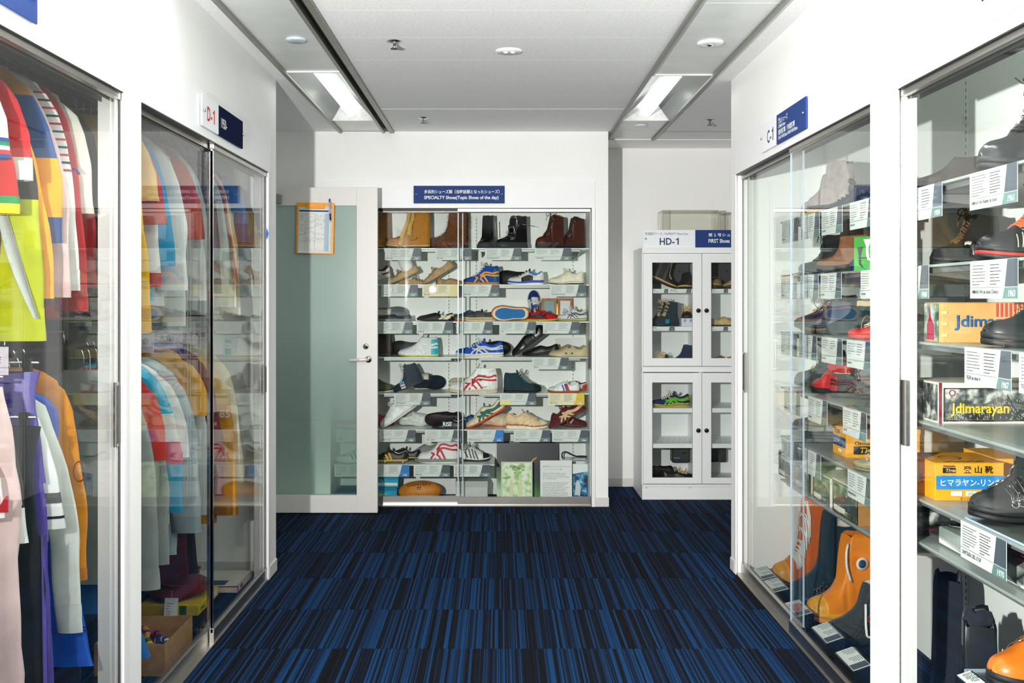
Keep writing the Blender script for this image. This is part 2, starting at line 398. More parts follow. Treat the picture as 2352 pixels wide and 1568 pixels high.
def fitting(label, x0, x1, y0, y1):
    t = thing('ceiling_light', label, 'ceiling light', ((x0+x1)/2, (y0+y1)/2, CEIL)); w, l = (x1-x0)/2, (y1-y0)/2; k = .10; g = .035; e = .16
    for s in (-1, 1):
        MB().sheet([[(s*w, -l, .002), (s*g, -l+e*0, k)], [(s*w, l, .002), (s*g, l-e, k)]], .003).build('reflector', REFL, t)
    MB().sheet([[(-w, l, .001), (w, l, .001)], [(-g, l-e, k), (g, l-e, k)]], .003).build('end_reflector', mat('#f4f4f2', .5, name='white_reflector'), t)
    MB().box((-w, -l-.004, -.004), (w, -l+.012, k+.02)).build('end_bar', STRIP, t)
    MB().box((-.05, -l, k), (.05, l-e+.02, k+.01)).build('housing', REFL, t)
    n = 10; prof = [(.040*math.cos(math.pi*i/n), -.052*math.sin(math.pi*i/n)) for i in range(n+1)]
    MB().prism([(a, .062+b) for a, b in prof], -l+.02, l-e*.55, 1).build('diffuser', LIT, t)
fitting('long lit ceiling tube in the strip with the black slot, over the open door', -1.05, -.782, 4.915, 6.254)
fitting('long lit ceiling tube in the strip over the white steel cabinet', .760, 1.066, 4.98, 6.254)
def disc(name, label, cat, x, y, r, m=FRAME):
    t = thing(name, label, cat, (x, y, CEIL))
    MB().lathe([(0, -.006), (r*.96, -.006), (r, -.002), (r, .004), (0, .004)], 28).build('rim', m, t)
    return t
t = disc('ceiling_cover_plate', 'pale round cover plate on the ceiling strip beside the black slot', 'cover plate', -.88, 4.31, .045, mat('#cfd6dc', .3, .2, name='pale_plate'))
MB().lathe([(0, -.009), (.036, -.008), (.04, -.005), (0, -.005)], 24).build('plate', mat('#b9c4cf', .3, .3, name='plate_face'), t)
t = disc('downlight', 'round white downlight in the ceiling strip, nearer than the lit tube', 'downlight', .925, 4.364, .058)
MB().lathe([(0, -.0065), (.046, -.0068), (.05, -.006), (0, -.006)], 24).build('lens', mat('#fbfbf8', .3, name='lens'), t)
MB().lathe([(0, -.016), (.014, -.014), (.018, -.006), (0, -.006)], 14).build('bulb', CHROME, t)
t = disc('downlight', 'small flush round downlight in the strip end above the white cabinet', 'downlight', .914, 6.43, .045, mat('#e3e5e2', .35, name='plate_pale'))
MB().lathe([(0, -.0068), (.034, -.0068), (.036, -.006), (0, -.006)], 24).build('lens', STRIP, t)
t = disc('emergency_light', 'oval-looking round emergency light with two lamps in the middle of the ceiling', 'emergency light', .043, 4.50, .060)
for sx, r in ((-.014, .011), (.018, .012)): MB().lathe([(0, -.012), (r*.8, -.010), (r, -.006), (0, -.006)], 14, 2, (sx, 0, 0)).build('lamp', mat('#fafaf5', .2, name='lens'), t)
for sx in (-.036, .040): MB().box((sx-.0025, -.006, -.0075), (sx+.0025, .006, -.006)).build('vent', TRIM, t)
for x, y, l in ((-.457, 4.335, 'chrome sprinkler head in the ceiling, nearest to the round emergency light'), (-.471, 6.16, 'chrome sprinkler head in the ceiling close to the back wall and black slot'), (1.318, 6.24, 'chrome sprinkler head in the ceiling beside the strip, above the recess')):
    t = thing('sprinkler_head', l, 'sprinkler', (x, y, CEIL))
    MB().lathe([(.008, -.010), (.020, -.006), (.034, -.001), (.034, .003), (0, .003)], 20).build('flange', CHROME, t)
    MB().lathe([(0, -.030), (.010, -.028), (.010, -.024), (.006, -.022), (.006, -.008), (0, -.008)], 12).build('nozzle', CHROME, t)
    MB().lathe([(0, -.036), (.017, -.035), (.018, -.032), (0, -.031)], 14).build('deflector', STEEL, t)
# ---------------------------------------------------------------- sliding glass doors of the cases, their tracks
def slider(label, axis, p, a, b, top, handle=None, hm=STEEL, stile=None, glint=None):
    """one sliding pane: axis 'x' lies across the view (at Y = p), axis 'y' runs along the aisle (at x = p)"""
    if axis == 'x':
        t = thing('sliding_glass_door', label, 'glass door', (a, p, 0)); Q = lambda u0, u1, v0, v1, z0, z1: ((u0, v0, z0), (u1, v1, z1))
    else:
        t = thing('sliding_glass_door', label, 'glass door', (p, a, 0)); Q = lambda u0, u1, v0, v1, z0, z1: ((v0, u0, z0), (v1, u1, z1))
    w = b-a
    pane('pane', *Q(0, w, -.004, .004, .045, top-.02), t)
    Box(*Q(0, w, -.010, .010, .008, .062), .0015).build('bottom_rail', ALU, t)
    Box(*Q(0, w, -.009, .009, top-.024, top-.002), .0015).build('top_rail', ALU, t)
    if stile is not None: Box(*Q(stile, stile+.010, -.006, .006, .062, top-.03), .001).build('edge_strip', CHROME, t)
    if glint is not None: Box(*Q(glint-.0035, glint+.0035, -.0065, .0065, .062, top-.03), .001).build('edge_glint', mat('#dfe9ee', .12, 0, .03, 6, name='painted_glint', spec=.8), t)  # pale strip paints in the pane edge with its bright reflection
    if handle:
        u, z0, z1 = handle
        h = Box(*Q(u-.011, u+.011, -.0055, .0055, z0, z1), .002).build('pull_handle', hm, t)
        Box(*Q(u-.006, u+.006, -.0065, .0065, z0+.01, z1-.01)).build('grip_recess', mat('#3b3733', .4, .6, name='dark_grip'), h)
    return t
G1 = 'sliding glass door '
slider(G1+'of the clothes case marked D-1, the half beside the corner', 'y', XL-.014, 4.0, 4.92, HEAD, (.90, .92, 1.065), STEEL, 0)
slider(G1+'of the clothes case marked D-1, the half beside the pillar', 'y', XL-.036, 3.175, 4.04, HEAD, None, STEEL, .855)
slider(G1+'of the clothes case before the pillar, with a dark pull handle', 'y', XL-.014, 1.36, 3.03, HEAD, (1.645, .94, 1.135))
slider(G1+'of the boot case marked C-1, the half beside the corner', 'y', XR+.036, 4.02, 5.02, HEAD, (.975, .92, 1.12))
slider(G1+'of the boot case marked C-1, the half beside the pillar', 'y', XR+.014, 3.20, 4.115, HEAD)
slider(G1+'of the ski boot case before the pillar, with a tall pull handle', 'y', XR+.014, 1.36, 2.985, HEAD, (1.61, .95, 1.145))
slider(G1+'of the back shoe case, the half partly behind the open door', 'x', YB+.052, CX0, -.243, CTOP, glint=-.243-CX0-.004)
slider(G1+'of the back shoe case, the half with all its shelves in view', 'x', YB+.024, -.280, CX1-.004, CTOP, (.884, .915, 1.117), glint=.0035)
DARKT = mat('#2a2927', .4, .6, .05, 20, name='dark_track')
for i, (x0, x1, y0, y1) in enumerate(((XL-.07, XL+.002, 3.175, 4.92), (XL-.07, XL+.002, 1.35, 3.03), (XR-.002, XR+.07, 3.20, 5.02), (XR-.002, XR+.07, 1.35, 2.985), (CX0, CX1, YB-.002, YB+.075))):
    k = struct('trim_%d' % (i+1), Box((x0, y0, 0), (x1, y1, .009), .001), ALU)
    tp = CTOP if i == 4 else HEAD
    if i < 4:
        o = (x0, XL-.034, XL+.002) if i < 2 else (XR-.002, XR+.034, x1)
        struct('top_track', MB().box((o[1]-.002, y0, tp-.028), (o[1]+.002, y1, tp)).box((x0 if i < 2 else x1-.002, y0, tp-.028), (x0+.002 if i < 2 else x1, y1, tp)).box((x0, y0, tp-.004), (x1, y1, tp)), DARKT, k)
    else:
        struct('top_track', MB().box((x0, y0, tp-.004), (x1, y1, tp)).box((x0, YB+.036, tp-.02), (x1, YB+.040, tp)), DARKT, k)
for i, (y0, y1, x) in enumerate(((3.175, 4.92, XL), (1.35, 3.03, XL), (3.20, 5.02, XR), (1.35, 2.985, XR))):
    s = 1 if x < 0 else -1
    k = struct('trim_%d' % (i+6), MB().box((min(x-s*.004, x+s*.004), y1-.012, 0), (max(x-s*.004, x+s*.004), y1+.012, HEAD), .002), FRAME)
# blue tape tag on the D-1 door frame
t = thing('tape_tag', 'small blue faceted tape tag stuck on the white frame of case D-1', 'tape', (XL+.006, 4.865, 1.709))
MB().add([(0, -.017, 0), (0, 0, .03), (0, .017, .004), (0, .012, -.028), (0, -.012, -.028), (.008, 0, 0)], [(0, 1, 5), (1, 2, 5), (2, 3, 5), (3, 4, 5), (4, 0, 5), (0, 4, 3, 2, 1)]).build('tape_tag_body', plastic('#1f7fe0'), t)
# ---------------------------------------------------------------- room door with frosted glass, standing open
def frosted():
    m = bpy.data.materials.new('frosted_glass'); m.use_nodes = True; nt = m.node_tree; L = nt.links.new
    b = nt.nodes['Principled BSDF']; b.inputs['Base Color'].default_value = (*lin('#a3b8b1'), 1); b.inputs['Roughness'].default_value = .18; b.inputs['Specular IOR Level'].default_value = .5
    tr = nt.nodes.new('ShaderNodeBsdfTransparent'); tr.inputs[0].default_value = (.86, .93, .9, 1)
    tc = nt.nodes.new('ShaderNodeTexCoord'); sp = nt.nodes.new('ShaderNodeSeparateXYZ'); L(tc.outputs['Object'], sp.inputs[0])
    mr = nt.nodes.new('ShaderNodeMapRange'); mr.inputs['From Min'].default_value = .15; mr.inputs['From Max'].default_value = 1.2; mr.inputs['To Min'].default_value = .05; mr.inputs['To Max'].default_value = .93
    L(sp.outputs[2], mr.inputs['Value'])
    mx = nt.nodes.new('ShaderNodeMixShader'); L(mr.outputs[0], mx.inputs[0]); L(tr.outputs[0], mx.inputs[1]); L(b.outputs[0], mx.inputs[2])
    L(mx.outputs[0], nt.nodes['Material Output'].inputs[0]); return m
DY = 6.43
door = thing('door_1', 'white framed door with a frosted glass pane, standing open before the back wall', 'door', (-1.69, DY, 0)); door['kind'] = 'structure'
DM = mat('#dedcd8', .4, 0, .015, 4, name='door_paint'); dx = 1.69
for n, a, b in (('stile', (0, 0, .008), (.13, .04, 2.109)), ('stile', (-.922+dx, 0, .008), (-.787+dx, .04, 2.109)), ('top_stile', (.13, 0, 1.991), (-.922+dx, .04, 2.109)), ('bottom_stile', (.13, 0, .008), (-.922+dx, .04, .122))):
    Box(a, b, .0015).build(n, DM, door)
Box((.12, .014, .115), (-.918+dx, .024, 1.995)).build('frosted_pane', frosted(), door)
h = MB().lathe([(0, -.010), (.020, -.010), (.022, -.006), (.022, 0), (0, 0)], 20, 1, (-.845+dx, 0, .999)).build('lever_handle', CHROME, door)
MB().tube([(-.845+dx, 0, .999), (-.845+dx, -.045, .999), (-.858+dx, -.052, .999), (-.962+dx, -.052, .997)], [.009, .009, .010, .011], 10).build('lever', mat('#efefec', .25, .4, name='satin_lever'), h)
k = MB().lathe([(0, -.008), (.013, -.008), (.019, -.005), (.019, 0), (0, 0)], 20, 1, (-.862+dx, 0, 1.082)).build('lock_cylinder', CHROME, door)
MB().box((-.864+dx, -.0095, 1.075), (-.860+dx, -.008, 1.089)).build('keyhole', BLACK, k)
Box((.02, -.05, 2.0), (-1.405+dx, 0, 2.062), .004).build('door_closer', mat('#8f9496', .4, .5, name='closer_grey'), door)
# clipboard hanging on the door
cl = thing('clipboard', 'orange clipboard with a filled-in sign-up sheet, hanging on the open door', 'clipboard', at(724, 525, DY-.012), (0, R(1.2), 0))
OR = plastic('#f7a00c')
Box((-.122, -.004, -.163), (.122, .004, .166), .003).build('board', OR, cl)
Box((-.058, -.014, .128), (.058, -.004, .166), .003).build('clip', OR, cl)
sh = MB().sheet([[(-.108+.216*i/6, -.006-.006*(1-i/6)**2*(j/6), .140-.298*j/6) for j in range(7)] for i in range(7)], .0012).build('sheet_of_paper', paper('#f3f3f0'), cl)
p = MB().box((-.103, -.0105, .108), (.086, -.0095, .118)); p.build('printed_heading', ink('#17416b'), sh)
p = MB()
for i in range(40): p.box((-.1, -.0146+.00012*i*0, .098-.0062*i), (.088, -.0142, .0985-.0062*i))
for x in (-.1, -.06, -.045, .0, .062, .087): p.box((x, -.0146, -.144), (x+.0008, -.0142, .100))
p.build('ruled_lines', ink('#8e9494'), sh, kind='stuff')
MB().box((.066, -.0141, -.144), (.086, -.0137, .098)).build('blue_column', ink('#a9c6de'), sh)
p = MB(); r2 = random.Random(3)
for i in range(30):
    x = -.095
    while x < .055:
        w = r2.uniform(.004, .03)
        if r2.random() < .6: p.box((x, -.0149, .0925-.0062*i+r2.uniform(-.0008, .0008)), (x+w, -.0146, .0945-.0062*i))
        x += w+r2.uniform(.003, .012)
p.build('handwriting', ink('#b4b6b6'), sh, kind='stuff')
pen = thing('ballpoint_pen', 'blue and clear ballpoint pen clipped to the orange clipboard', 'pen', at(758, 483, DY-.024), (0, R(-2.6), 0))
MB().tube([(0, 0, -.022), (0, 0, .055)], .0055, 10).build('barrel', plastic('#b8bccb'), pen)
MB().tube([(0, 0, -.022), (0, 0, -.062)], [.0062, .0058], 10).build('grip', plastic('#0d1b52'), pen)
MB().tube([(0, 0, -.062), (0, 0, -.075)], [.005, .0012], 10).build('tip', CHROME, pen)
MB().tube([(0, 0, .055), (0, 0, .075)], [.0062, .004], 10).build('cap', plastic('#0d1b52'), pen)
MB().tube([(.004, -.005, .06), (.008, -.006, .05), (.0065, -.006, .01)], .0022, 6).build('pocket_clip', plastic('#9aa0bb'), pen)
hk = thing('adhesive_hook', 'small clear adhesive hook holding the clipboard', 'hook', at(725, 461, DY-.004))
Box((-.009, -.003, -.018), (.009, .003, .018), .002).build('plate', plastic('#e4e4de'), hk)
MB().tube([(0, -.002, -.012), (0, -.008, -.018), (0, -.012, -.012)], .002, 6).build('prong', plastic('#d8d8d2'), hk)
# ---------------------------------------------------------------- shoes
PLAN = [(0, .30), (.02, .50), (.06, .66), (.13, .76), (.25, .76), (.38, .76), (.52, .88), (.66, 1.0), (.78, .97), (.88, .80), (.94, .60), (.98, .36), (1, .12)]
TOPS = {   # height of the upper along the shoe (heel 0 .. toe 1), in shoe lengths; opening; depth; slimness of rim; tall?
 'low':  ([(0,.13),(.02,.215),(.06,.245),(.14,.205),(.25,.175),(.34,.205),(.40,.245),(.47,.245),(.62,.19),(.76,.135),(.88,.105),(.95,.08),(1,.02)], (.035,.41), .10, .60, 0),
 'run':  ([(0,.16),(.02,.255),(.06,.285),(.14,.235),(.25,.20),(.34,.25),(.41,.30),(.50,.28),(.63,.215),(.76,.155),(.88,.12),(.95,.09),(1,.02)], (.035,.41), .11, .62, 0),
 'high': ([(0,.25),(.02,.40),(.05,.455),(.2,.44),(.33,.45),(.40,.45),(.46,.38),(.56,.275),(.68,.2),(.8,.145),(.9,.11),(.96,.08),(1,.02)], (.05,.38), .16, .66, 1),
 'boot': ([(0,.35),(.02,.52),(.05,.62),(.2,.63),(.34,.66),(.42,.64),(.48,.50),(.56,.34),(.66,.25),(.78,.185),(.9,.15),(.96,.11),(1,.03)], (.05,.40), .2, .70, 1),
 'tall': ([(0,.6),(.02,.95),(.05,1.02),(.2,1.0),(.36,1.02),(.43,.98),(.475,.75),(.53,.42),(.62,.28),(.76,.2),(.9,.155),(.96,.12),(1,.03)], (.05,.41), .25, .78, 1),
 'moc':  ([(0,.10),(.02,.18),(.06,.205),(.2,.165),(.34,.155),(.42,.18),(.5,.19),(.64,.165),(.78,.125),(.9,.095),(.96,.06),(1,.015)], (.04,.43), .09, .62, 0),
 'slip': ([(0,.08),(.02,.13),(.06,.15),(.2,.12),(.34,.11),(.46,.13),(.56,.15),(.68,.14),(.8,.115),(.9,.085),(.96,.06),(1,.015)], (.04,.50), .07, .66, 0)}
UK = .28
TIGER = (((.68,.02),(.63,.40),(.52,.60),(.34,.62),(.16,.58),(.02,.66)), ((.575,.02),(.53,.36),(.43,.47),(.28,.46),(.10,.42),(.02,.44)), ((.66,.78),(.53,.40),(.42,.02)), ((.56,.86),(.43,.42),(.31,.02)))
BARS2 = (((.52,.04),(.60,.86)), ((.43,.04),(.51,.90)))
BARS3 = (((.56,.04),(.63,.80)), ((.48,.04),(.55,.85)), ((.40,.04),(.47,.88)))
STS = [0, .01, .03, .05, .08, .12, .17, .22, .28, .33, .37, .40, .43, .46, .49, .52, .56, .60, .65, .70, .75, .80, .85, .89, .92, .95, .97, .985, 1]
class Shoe:
    def __init__(s, kind, L=.27, W=.098, spring=.035, hs=1.):
        top, s.open, s.depth, s.rim, s.tall = TOPS[kind]
        s.top = [(a, b*hs) for a, b in top]; s.L, s.W, s.spring, s.kind = L, W, spring, kind; s.th = (.02, .015)
    def base(s, t): return s.spring*s.L*max(0, (t-.62)/.38)**2+.006*s.L*max(0, (.1-t)/.1)
    def floor(s, t): return s.base(t)+s.th[0]+(s.th[1]-s.th[0])*min(1, max(0, (t-.35)/.25))
    def P(s, t, u):
        t = min(1, max(0, t)); L = s.L; x = (t-.5)*L; wb = interp(PLAN, t)*s.W/2; H = smoothi(s.top, t)*L; z0 = s.floor(t); sg = 1 if u >= 0 else -1; k = abs(u)
        a = wb*(s.rim if t < s.open[1]+.06 else .42)
        if s.open[1]+.06 <= t <= s.open[1]+.14: a = wb*(s.rim+(.42-s.rim)*(t-s.open[1]-.06)/.08)
        if t > .8: a = wb*(.42-.12*(t-.8)/.2)
        H = max(H-.004, .004)
        if k >= UK:
            q = max(0., min(1., (1-k)/(1-UK)))
            y = a+(wb-a)*((1-q)**1.5 if s.tall and t < .56 else math.sqrt(max(0, 1-q**2.2)))
            return Vector((x, sg*y, z0+H*q))
        k /= UK
        if s.open[0] <= t <= s.open[1]:
            D = s.depth*L
            zz = interp(((0, -D), (.3, -D), (.62, -D*.4), (.84, .001), (1, 0)), k); yy = interp(((0, 0), (.3, .5), (.62, .76), (.84, .86), (1, 1)), k)*a
            return Vector((x, sg*yy, z0+H+zz))
        return Vector((x, sg*a*k, z0+H+(.14*a+.003)*(1-k*k)))
    def N(s, t, u):
        e = .012
        a = s.P(t+e, u)-s.P(t-e, u); b = s.P(t, u+e)-s.P(t, u-e); n = a.cross(b)
        if n.length < 1e-12: return Vector((0, 1 if u > 0 else -1, 0))
        n.normalize(); c = s.P(t, u)-Vector((s.P(t, u).x-.0, 0, s.floor(t)+.02*s.L))
        if n.dot(Vector((0, 1 if u > 0 else -1, .6))) < 0 and abs(n.x) < .9: n = -n
        if abs(n.x) >= .9 and n.x*(t-.2) < 0: n = -n
        return n
def shoe(label, kind, upper, sole=('#e8e2d4',), lining='#cfc8ba', laces=None, stripe=None, stripes=TIGER, heel=None, toe=None, mud=None, tongue=None, L=.27, W=.096, th=(.022, .016),
         loc=(0,0,0), yaw=180, pitch=0, roll=0, group=None, m=leather, spring=.035, hs=1., nlace=6, bow=True, sw=.026, extra=None, eyelets=None, heelblock=False, name=None, cat=None, collar=None, ms=None):
    """builds one shoe with its parts and rests it on the shelf at loc; yaw 180 points the toe to the viewer's left"""
    s = Shoe(kind, L, W, spring, hs); s.th = th
    nm = name or {'low': 'sneaker', 'run': 'running_shoe', 'high': 'high_top_shoe', 'boot': 'boot', 'tall': 'tall_boot', 'moc': 'moccasin', 'slip': 'slip_on_shoe'}[kind]
    t = thing(nm, label, cat or ('boot' if 'boot' in nm else 'shoe'), (0,0,0), group=group)
    us = [-1, -.93, -.85, -.74, -.62, -.5, -.4, -.33, -.28, -.235, -.174, -.084, 0, .084, .174, .235, .28, .33, .4, .5, .62, .74, .85, .93, 1]
    ub, lb = MB(), MB(); grid = [[s.P(a, u) for u in us] for a in STS]
    vs = [p for r in grid for p in r]; n = len(us); fu, fl = [], []
    for i in range(len(STS)-1):
        for j in range(n-1):
            f = (i*n+j, i*n+j+1, (i+1)*n+j+1, (i+1)*n+j)
            inn = s.open[0]-.03 <= STS[i] and STS[i+1] <= s.open[1]+.035 and abs(us[j]+us[j+1])/2 < .235
            (fl if inn else fu).append(f)
    fu += [tuple(range(n)), tuple(range((len(STS)-1)*n, len(STS)*n))[::-1]]
    um = m(upper) if isinstance(upper, str) else upper
    up = ub.add(vs, fu, True).build('upper', um, t); lb.add(vs, fl, True).build('lining', fabric(lining), t)
    # sole: one layer per colour
    cum = 0; k = len(sole); oh = .0035
    for q, c in enumerate(sole):
        lo, hi = cum/k, (cum+1)/k; cum += 1; rg = []
        for a in STS:
            x = (a-.5)*L*(1.012); w = interp(PLAN, a)*W/2+oh*(1-.25*q); zb = s.base(a); h = s.floor(a)-zb+(.004 if q == k-1 else 0)
            z0, z1 = zb+h*lo, zb+h*hi
            rg.append([(x, -w+.002, z0), (x, w-.002, z0), (x, w, z0+(z1-z0)*.3), (x, w, z1), (x, -w, z1), (x, -w, z0+(z1-z0)*.3)])
        MB().rings(rg).build('sole' if q == 0 else 'midsole', rubber(c), t)
    if heelblock:
        MB().prism([((a-.5)*L, interp(PLAN, a)*W/2) for a in STS if a <= .3]+[((a-.5)*L, -interp(PLAN, a)*W/2) for a in STS[::-1] if a <= .3], -.012, .006).build('heel_block', rubber(sole[0]), t)
    def strip(name, path, side, w, mm, off=.0016):
        pts = bez([(a, b, 0) for a, b in path], 6) if len(path) > 2 else [Vector((path[0][0]+(path[1][0]-path[0][0])*i/6, path[0][1]+(path[1][1]-path[0][1])*i/6, 0)) for i in range(7)]
        q = []
        for p in pts:
            u = side*(1-p.y*(1-UK)); q.append((s.P(p.x, u), s.N(p.x, u)))
        g = []
        for i, (p, nn) in enumerate(q):
            tg = (q[min(i+1, len(q)-1)][0]-q[max(i-1, 0)][0]).normalized(); sd = nn.cross(tg).normalized()
            g.append([p+sd*w*.5+nn*off, p+nn*(off+.0008), p-sd*w*.5+nn*off])
        return MB().sheet(g, .0014).build(name, mm, t)
    if stripe:
        sm = (ms or leather)(stripe)
        for side in (-1, 1):
            for path in stripes: strip('side_stripe', path, side, sw*L/.27*.46, sm)
    def patch(name, t0, t1, u0, u1, mm, off=.0012, nt=8, nu=12):
        g = [[s.P(t0+(t1-t0)*i/nt, u0+(u1-u0)*j/nu)+s.N(t0+(t1-t0)*i/nt, u0+(u1-u0)*j/nu)*off for j in range(nu+1)] for i in range(nt+1)]
        return MB().sheet(g, .0012).build(name, mm, t)
    if heel:
        for side in (-1, 1): patch('heel_counter', .0, .17, side*1, side*.36, leather(heel))
    if toe: patch('toe_cap', .80, .985, -1, 1, leather(toe))
    if mud:
        for side in (-1, 1): patch('side_panel', .30, .62, side*1, side*.55, leather(mud))
    if collar:
        for side in (-1, 1): patch('collar_band', .03, s.open[1], side*.42, side*.285, fabric(collar), .0018)
    o = s.open[1]; c0 = s.P(o+.03, 0)
    if tongue:
        lean = -.004 if s.tall else -.012
        g = []
        for i in range(5):
            ww = W*.20*(1 if i < 4 else .75); zz = c0.z-.018+(.0085*i if s.tall else .0078*i)*L/.27; xx = c0.x-.002-.0028*i
            g.append([(xx-.006*abs(j-2)/2, ww*(j-2)/2, zz) for j in range(5)])
        MB().sheet(g, .007).build('tongue', (ms or fabric)(tongue), t)
    if laces:
        lm = fabric(laces); lc = MB(); b0, b1 = (o+.05, .70) if not s.tall else (o+.025, .70)
        if kind == 'boot' or kind == 'tall': b1 = .64
        for i in range(nlace):
            a = b0+(b1-b0)*(i/(nlace-1)); d = .02
            for sg in (1, -1):
                lc.tube([s.P(a, sg*.33)+s.N(a, sg*.33)*.002, s.P(a+d*.3, sg*.14)+s.N(a, .01)*.004, s.P(a+d, -sg*.12)+s.N(a, .01)*.005, s.P(a+d, -sg*.30)+s.N(a, -sg*.30)*.002], .0024, 5, True)
        if bow:
            e = s.P(b0, 0)+Vector((.004, 0, .006))
            for sg in (1, -1):
                lc.tube(bez([e, e+Vector((.014, sg*.018, .016)), e+Vector((.022, sg*.036, .004)), e+Vector((.012, sg*.028, -.008)), e], 5), .0021, 5)
                lc.tube(bez([e, e+Vector((.012, sg*.014, .004)), e+Vector((.020, sg*.030, -.020)), e+Vector((.022, sg*.034, -.04))], 5), .0019, 5)
        lc.build('laces', lm, t)
    if eyelets:
        el = MB()
        b0 = o+.025
        for i in range(eyelets):
            a = b0+(.66-b0)*i/(eyelets-1)
            for sg in (1, -1):
                p = s.P(a, sg*.36)+s.N(a, sg*.36)*.002; nn = s.N(a, sg*.36)
                el.tube([p-nn*.001, p+nn*.002], .0042, 8)
        el.build('eyelets', CHROME, t)
    if extra: extra(t, s, strip, patch)
    rest(t, loc, (R(roll), R(pitch), R(yaw)))
    return t
def rest(t, loc, rot):
    """turn a thing and set it down so that its lowest point touches loc.z"""
    e = Euler(rot, 'XYZ').to_matrix(); lo = 1e9
    def walk(o, mx):
        nonlocal lo
        for ch in o.children:
            m2 = mx @ ch.matrix_basis
            if ch.type == 'MESH':
                for v in ch.data.vertices: lo = min(lo, (e @ (m2 @ v.co)).z)
            walk(ch, m2)
    walk(t, Matrix.Identity(4))
    t.rotation_euler = rot; t.location = (loc[0], loc[1], loc[2]-lo+.0006)
    return t

from mathutils.bvhtree import BVHTree
PLACED = []
def tris(t):
    vs, fs = [], []; base = Matrix.Translation(t.location) @ t.rotation_euler.to_matrix().to_4x4()
    def walk(o, mx):
        if o.type == 'MESH':
            k = len(vs); vs.extend([mx @ v.co for v in o.data.vertices]); fs.extend([tuple(i+k for i in p.vertices) for p in o.data.polygons])
        for ch in o.children: walk(ch, mx @ ch.matrix_basis)
    walk(t, base)
    return vs, fs
def settle(t, lo, hi, dirs=((0, 1, 0), (1, 0, 0)), reach=(.16, .06), step=.012):
    """shift a thing a little along the shelf until it clears its neighbours and stays inside the case"""
    vs, fs = tris(t)
    a = Vector([min(v[i] for v in vs) for i in range(3)]); b = Vector([max(v[i] for v in vs) for i in range(3)])
    d1, d2 = Vector(dirs[0]), Vector(dirs[1]); cand = []
    n1, n2 = int(reach[0]/step), int(reach[1]/step)
    for i in range(-n1, n1+1):
        for j in range(-n2, n2+1): cand.append((abs(i)*step+abs(j)*step*2.2, i*step, j*step))
    best = None
    for cst, p, q in sorted(cand):
        o = d1*p+d2*q
        if any(a[k]+o[k] < lo[k]-1e-4 and o[k] <= 0 or b[k]+o[k] > hi[k]+1e-4 and o[k] >= 0 for k in range(2)) and cst > 0 and any((a[k] >= lo[k] and a[k]+o[k] < lo[k]) or (b[k] <= hi[k] and b[k]+o[k] > hi[k]) for k in range(2)): continue
        pen = sum(max(0, lo[k]-a[k]-o[k])+max(0, b[k]+o[k]-hi[k]) for k in range(2))
        if pen > .002: 
            if best is None or pen < best[0]: best = (pen, o)
            continue
        near = [x for x in PLACED if all(a[k]+o[k] <= x[1][k] and b[k]+o[k] >= x[0][k] for k in range(3))]
        if near:
            tr = BVHTree.FromPolygons([v+o for v in vs], fs)
            if any(tr.overlap(x[2]) for x in near): continue
        best = (0, o); break
    o = best[1] if best else Vector((0, 0, 0))
    t.location = t.location+o
    PLACED.append((a+o, b+o, BVHTree.FromPolygons([v+o for v in vs], fs)))
    return t
# ---------------------------------------------------------------- caption cards
GREY, GREYL, BLUEC, YEL = mat('#46505a', .5, 0, 0, name='slate_print'), mat('#5f7f7d', .5, 0, 0, name='teal_grey_print'), mat('#1d78c4', .5, 0, 0, name='blue_print'), mat('#e0bf2a', .5, 0, 0, name='yellow_print')
CARD, CARDY = paper('#dde4de'), paper('#f2ebc6')
LINES = ink('#6d7672'); rc = random.Random(11)
def print_lines(mb, x0, x1, y0, y1, n, h=.0016, wf=(.75, 1.), frag=.010):
    for i in range(n):
        y = y1-(y1-y0)*(i+.5)/n; x = x0; e = x0+(x1-x0)*rc.uniform(*wf)*(1 if i < n-1 else .6)
        while x < e-.003:
            w = rc.uniform(.4, 1.4)*frag; w = min(w, e-x)
            mb.box((x, y-h/2, .0021), (x+w, y+h/2, .0024)); x += w+rc.uniform(.12, .4)*frag
def caption(label, loc, rot, year=None, title=None, col=None, cardm=None, w=.245, h=.078, n=5, group=None, note=False, ink_m=None, sub=None, big=False, seg=3):
    t = thing('caption_card', label, 'caption card', loc, rot, group)
    a = w*.735
    MB().box((0, -h, 0), (w, 0, .002), .0005).build('card', cardm or CARD, t)
    MB().prism([(w*.80, 0), (w, 0), (w, -h*.70), (w*.745, -h*.70)], .002, .0026).build('dark_panel', col or GREY, t)
    MB().prism([(w*.741, -h*.715), (w, -h*.715), (w, -h), (w*.70, -h)], .002, .0026).build('year_panel', GREYL if col is None else col, t)
    MB().box((0, -h*.715, .002), (w*.735, -h*.70, .0024)).build('rule', LINES, t)
    p = MB(); n = n+2; dn = -h*min(.67, .09+.088*n); print_lines(p, w*.05, w*.37, dn, -h*.08, n, h*.022, frag=w*.026); print_lines(p, w*.44, w*.70, dn, -h*.08, n, h*.026, frag=w*.012)
    if not title: print_lines(p, w*.04, w*.32, -h*.90, -h*.76, 1, h*.07, (1, 1), w*.06)
    print_lines(p, w*.87, w*.95, -h*.24, -h*.14, 1, h*.08, (1, 1), w*.05)
    p.build('printed_text', ink_m or LINES, t, kind='stuff')
    if title: text(title, h*.15, t, BPRINT, (w*.04, -h*.87, .0024), 'title', .72, .01, shear=.15)
    if year: text(year, h*.22, t, WPRINT, (w*.81, -h*.945, .0026), 'year', .85, .015, shear=.12)
    if note: MB().box((w*.04, -h*.98, .003), (w*.30, -h*.62, .0036)).build('sticky_note', paper('#f2e98c'), t)
    return t
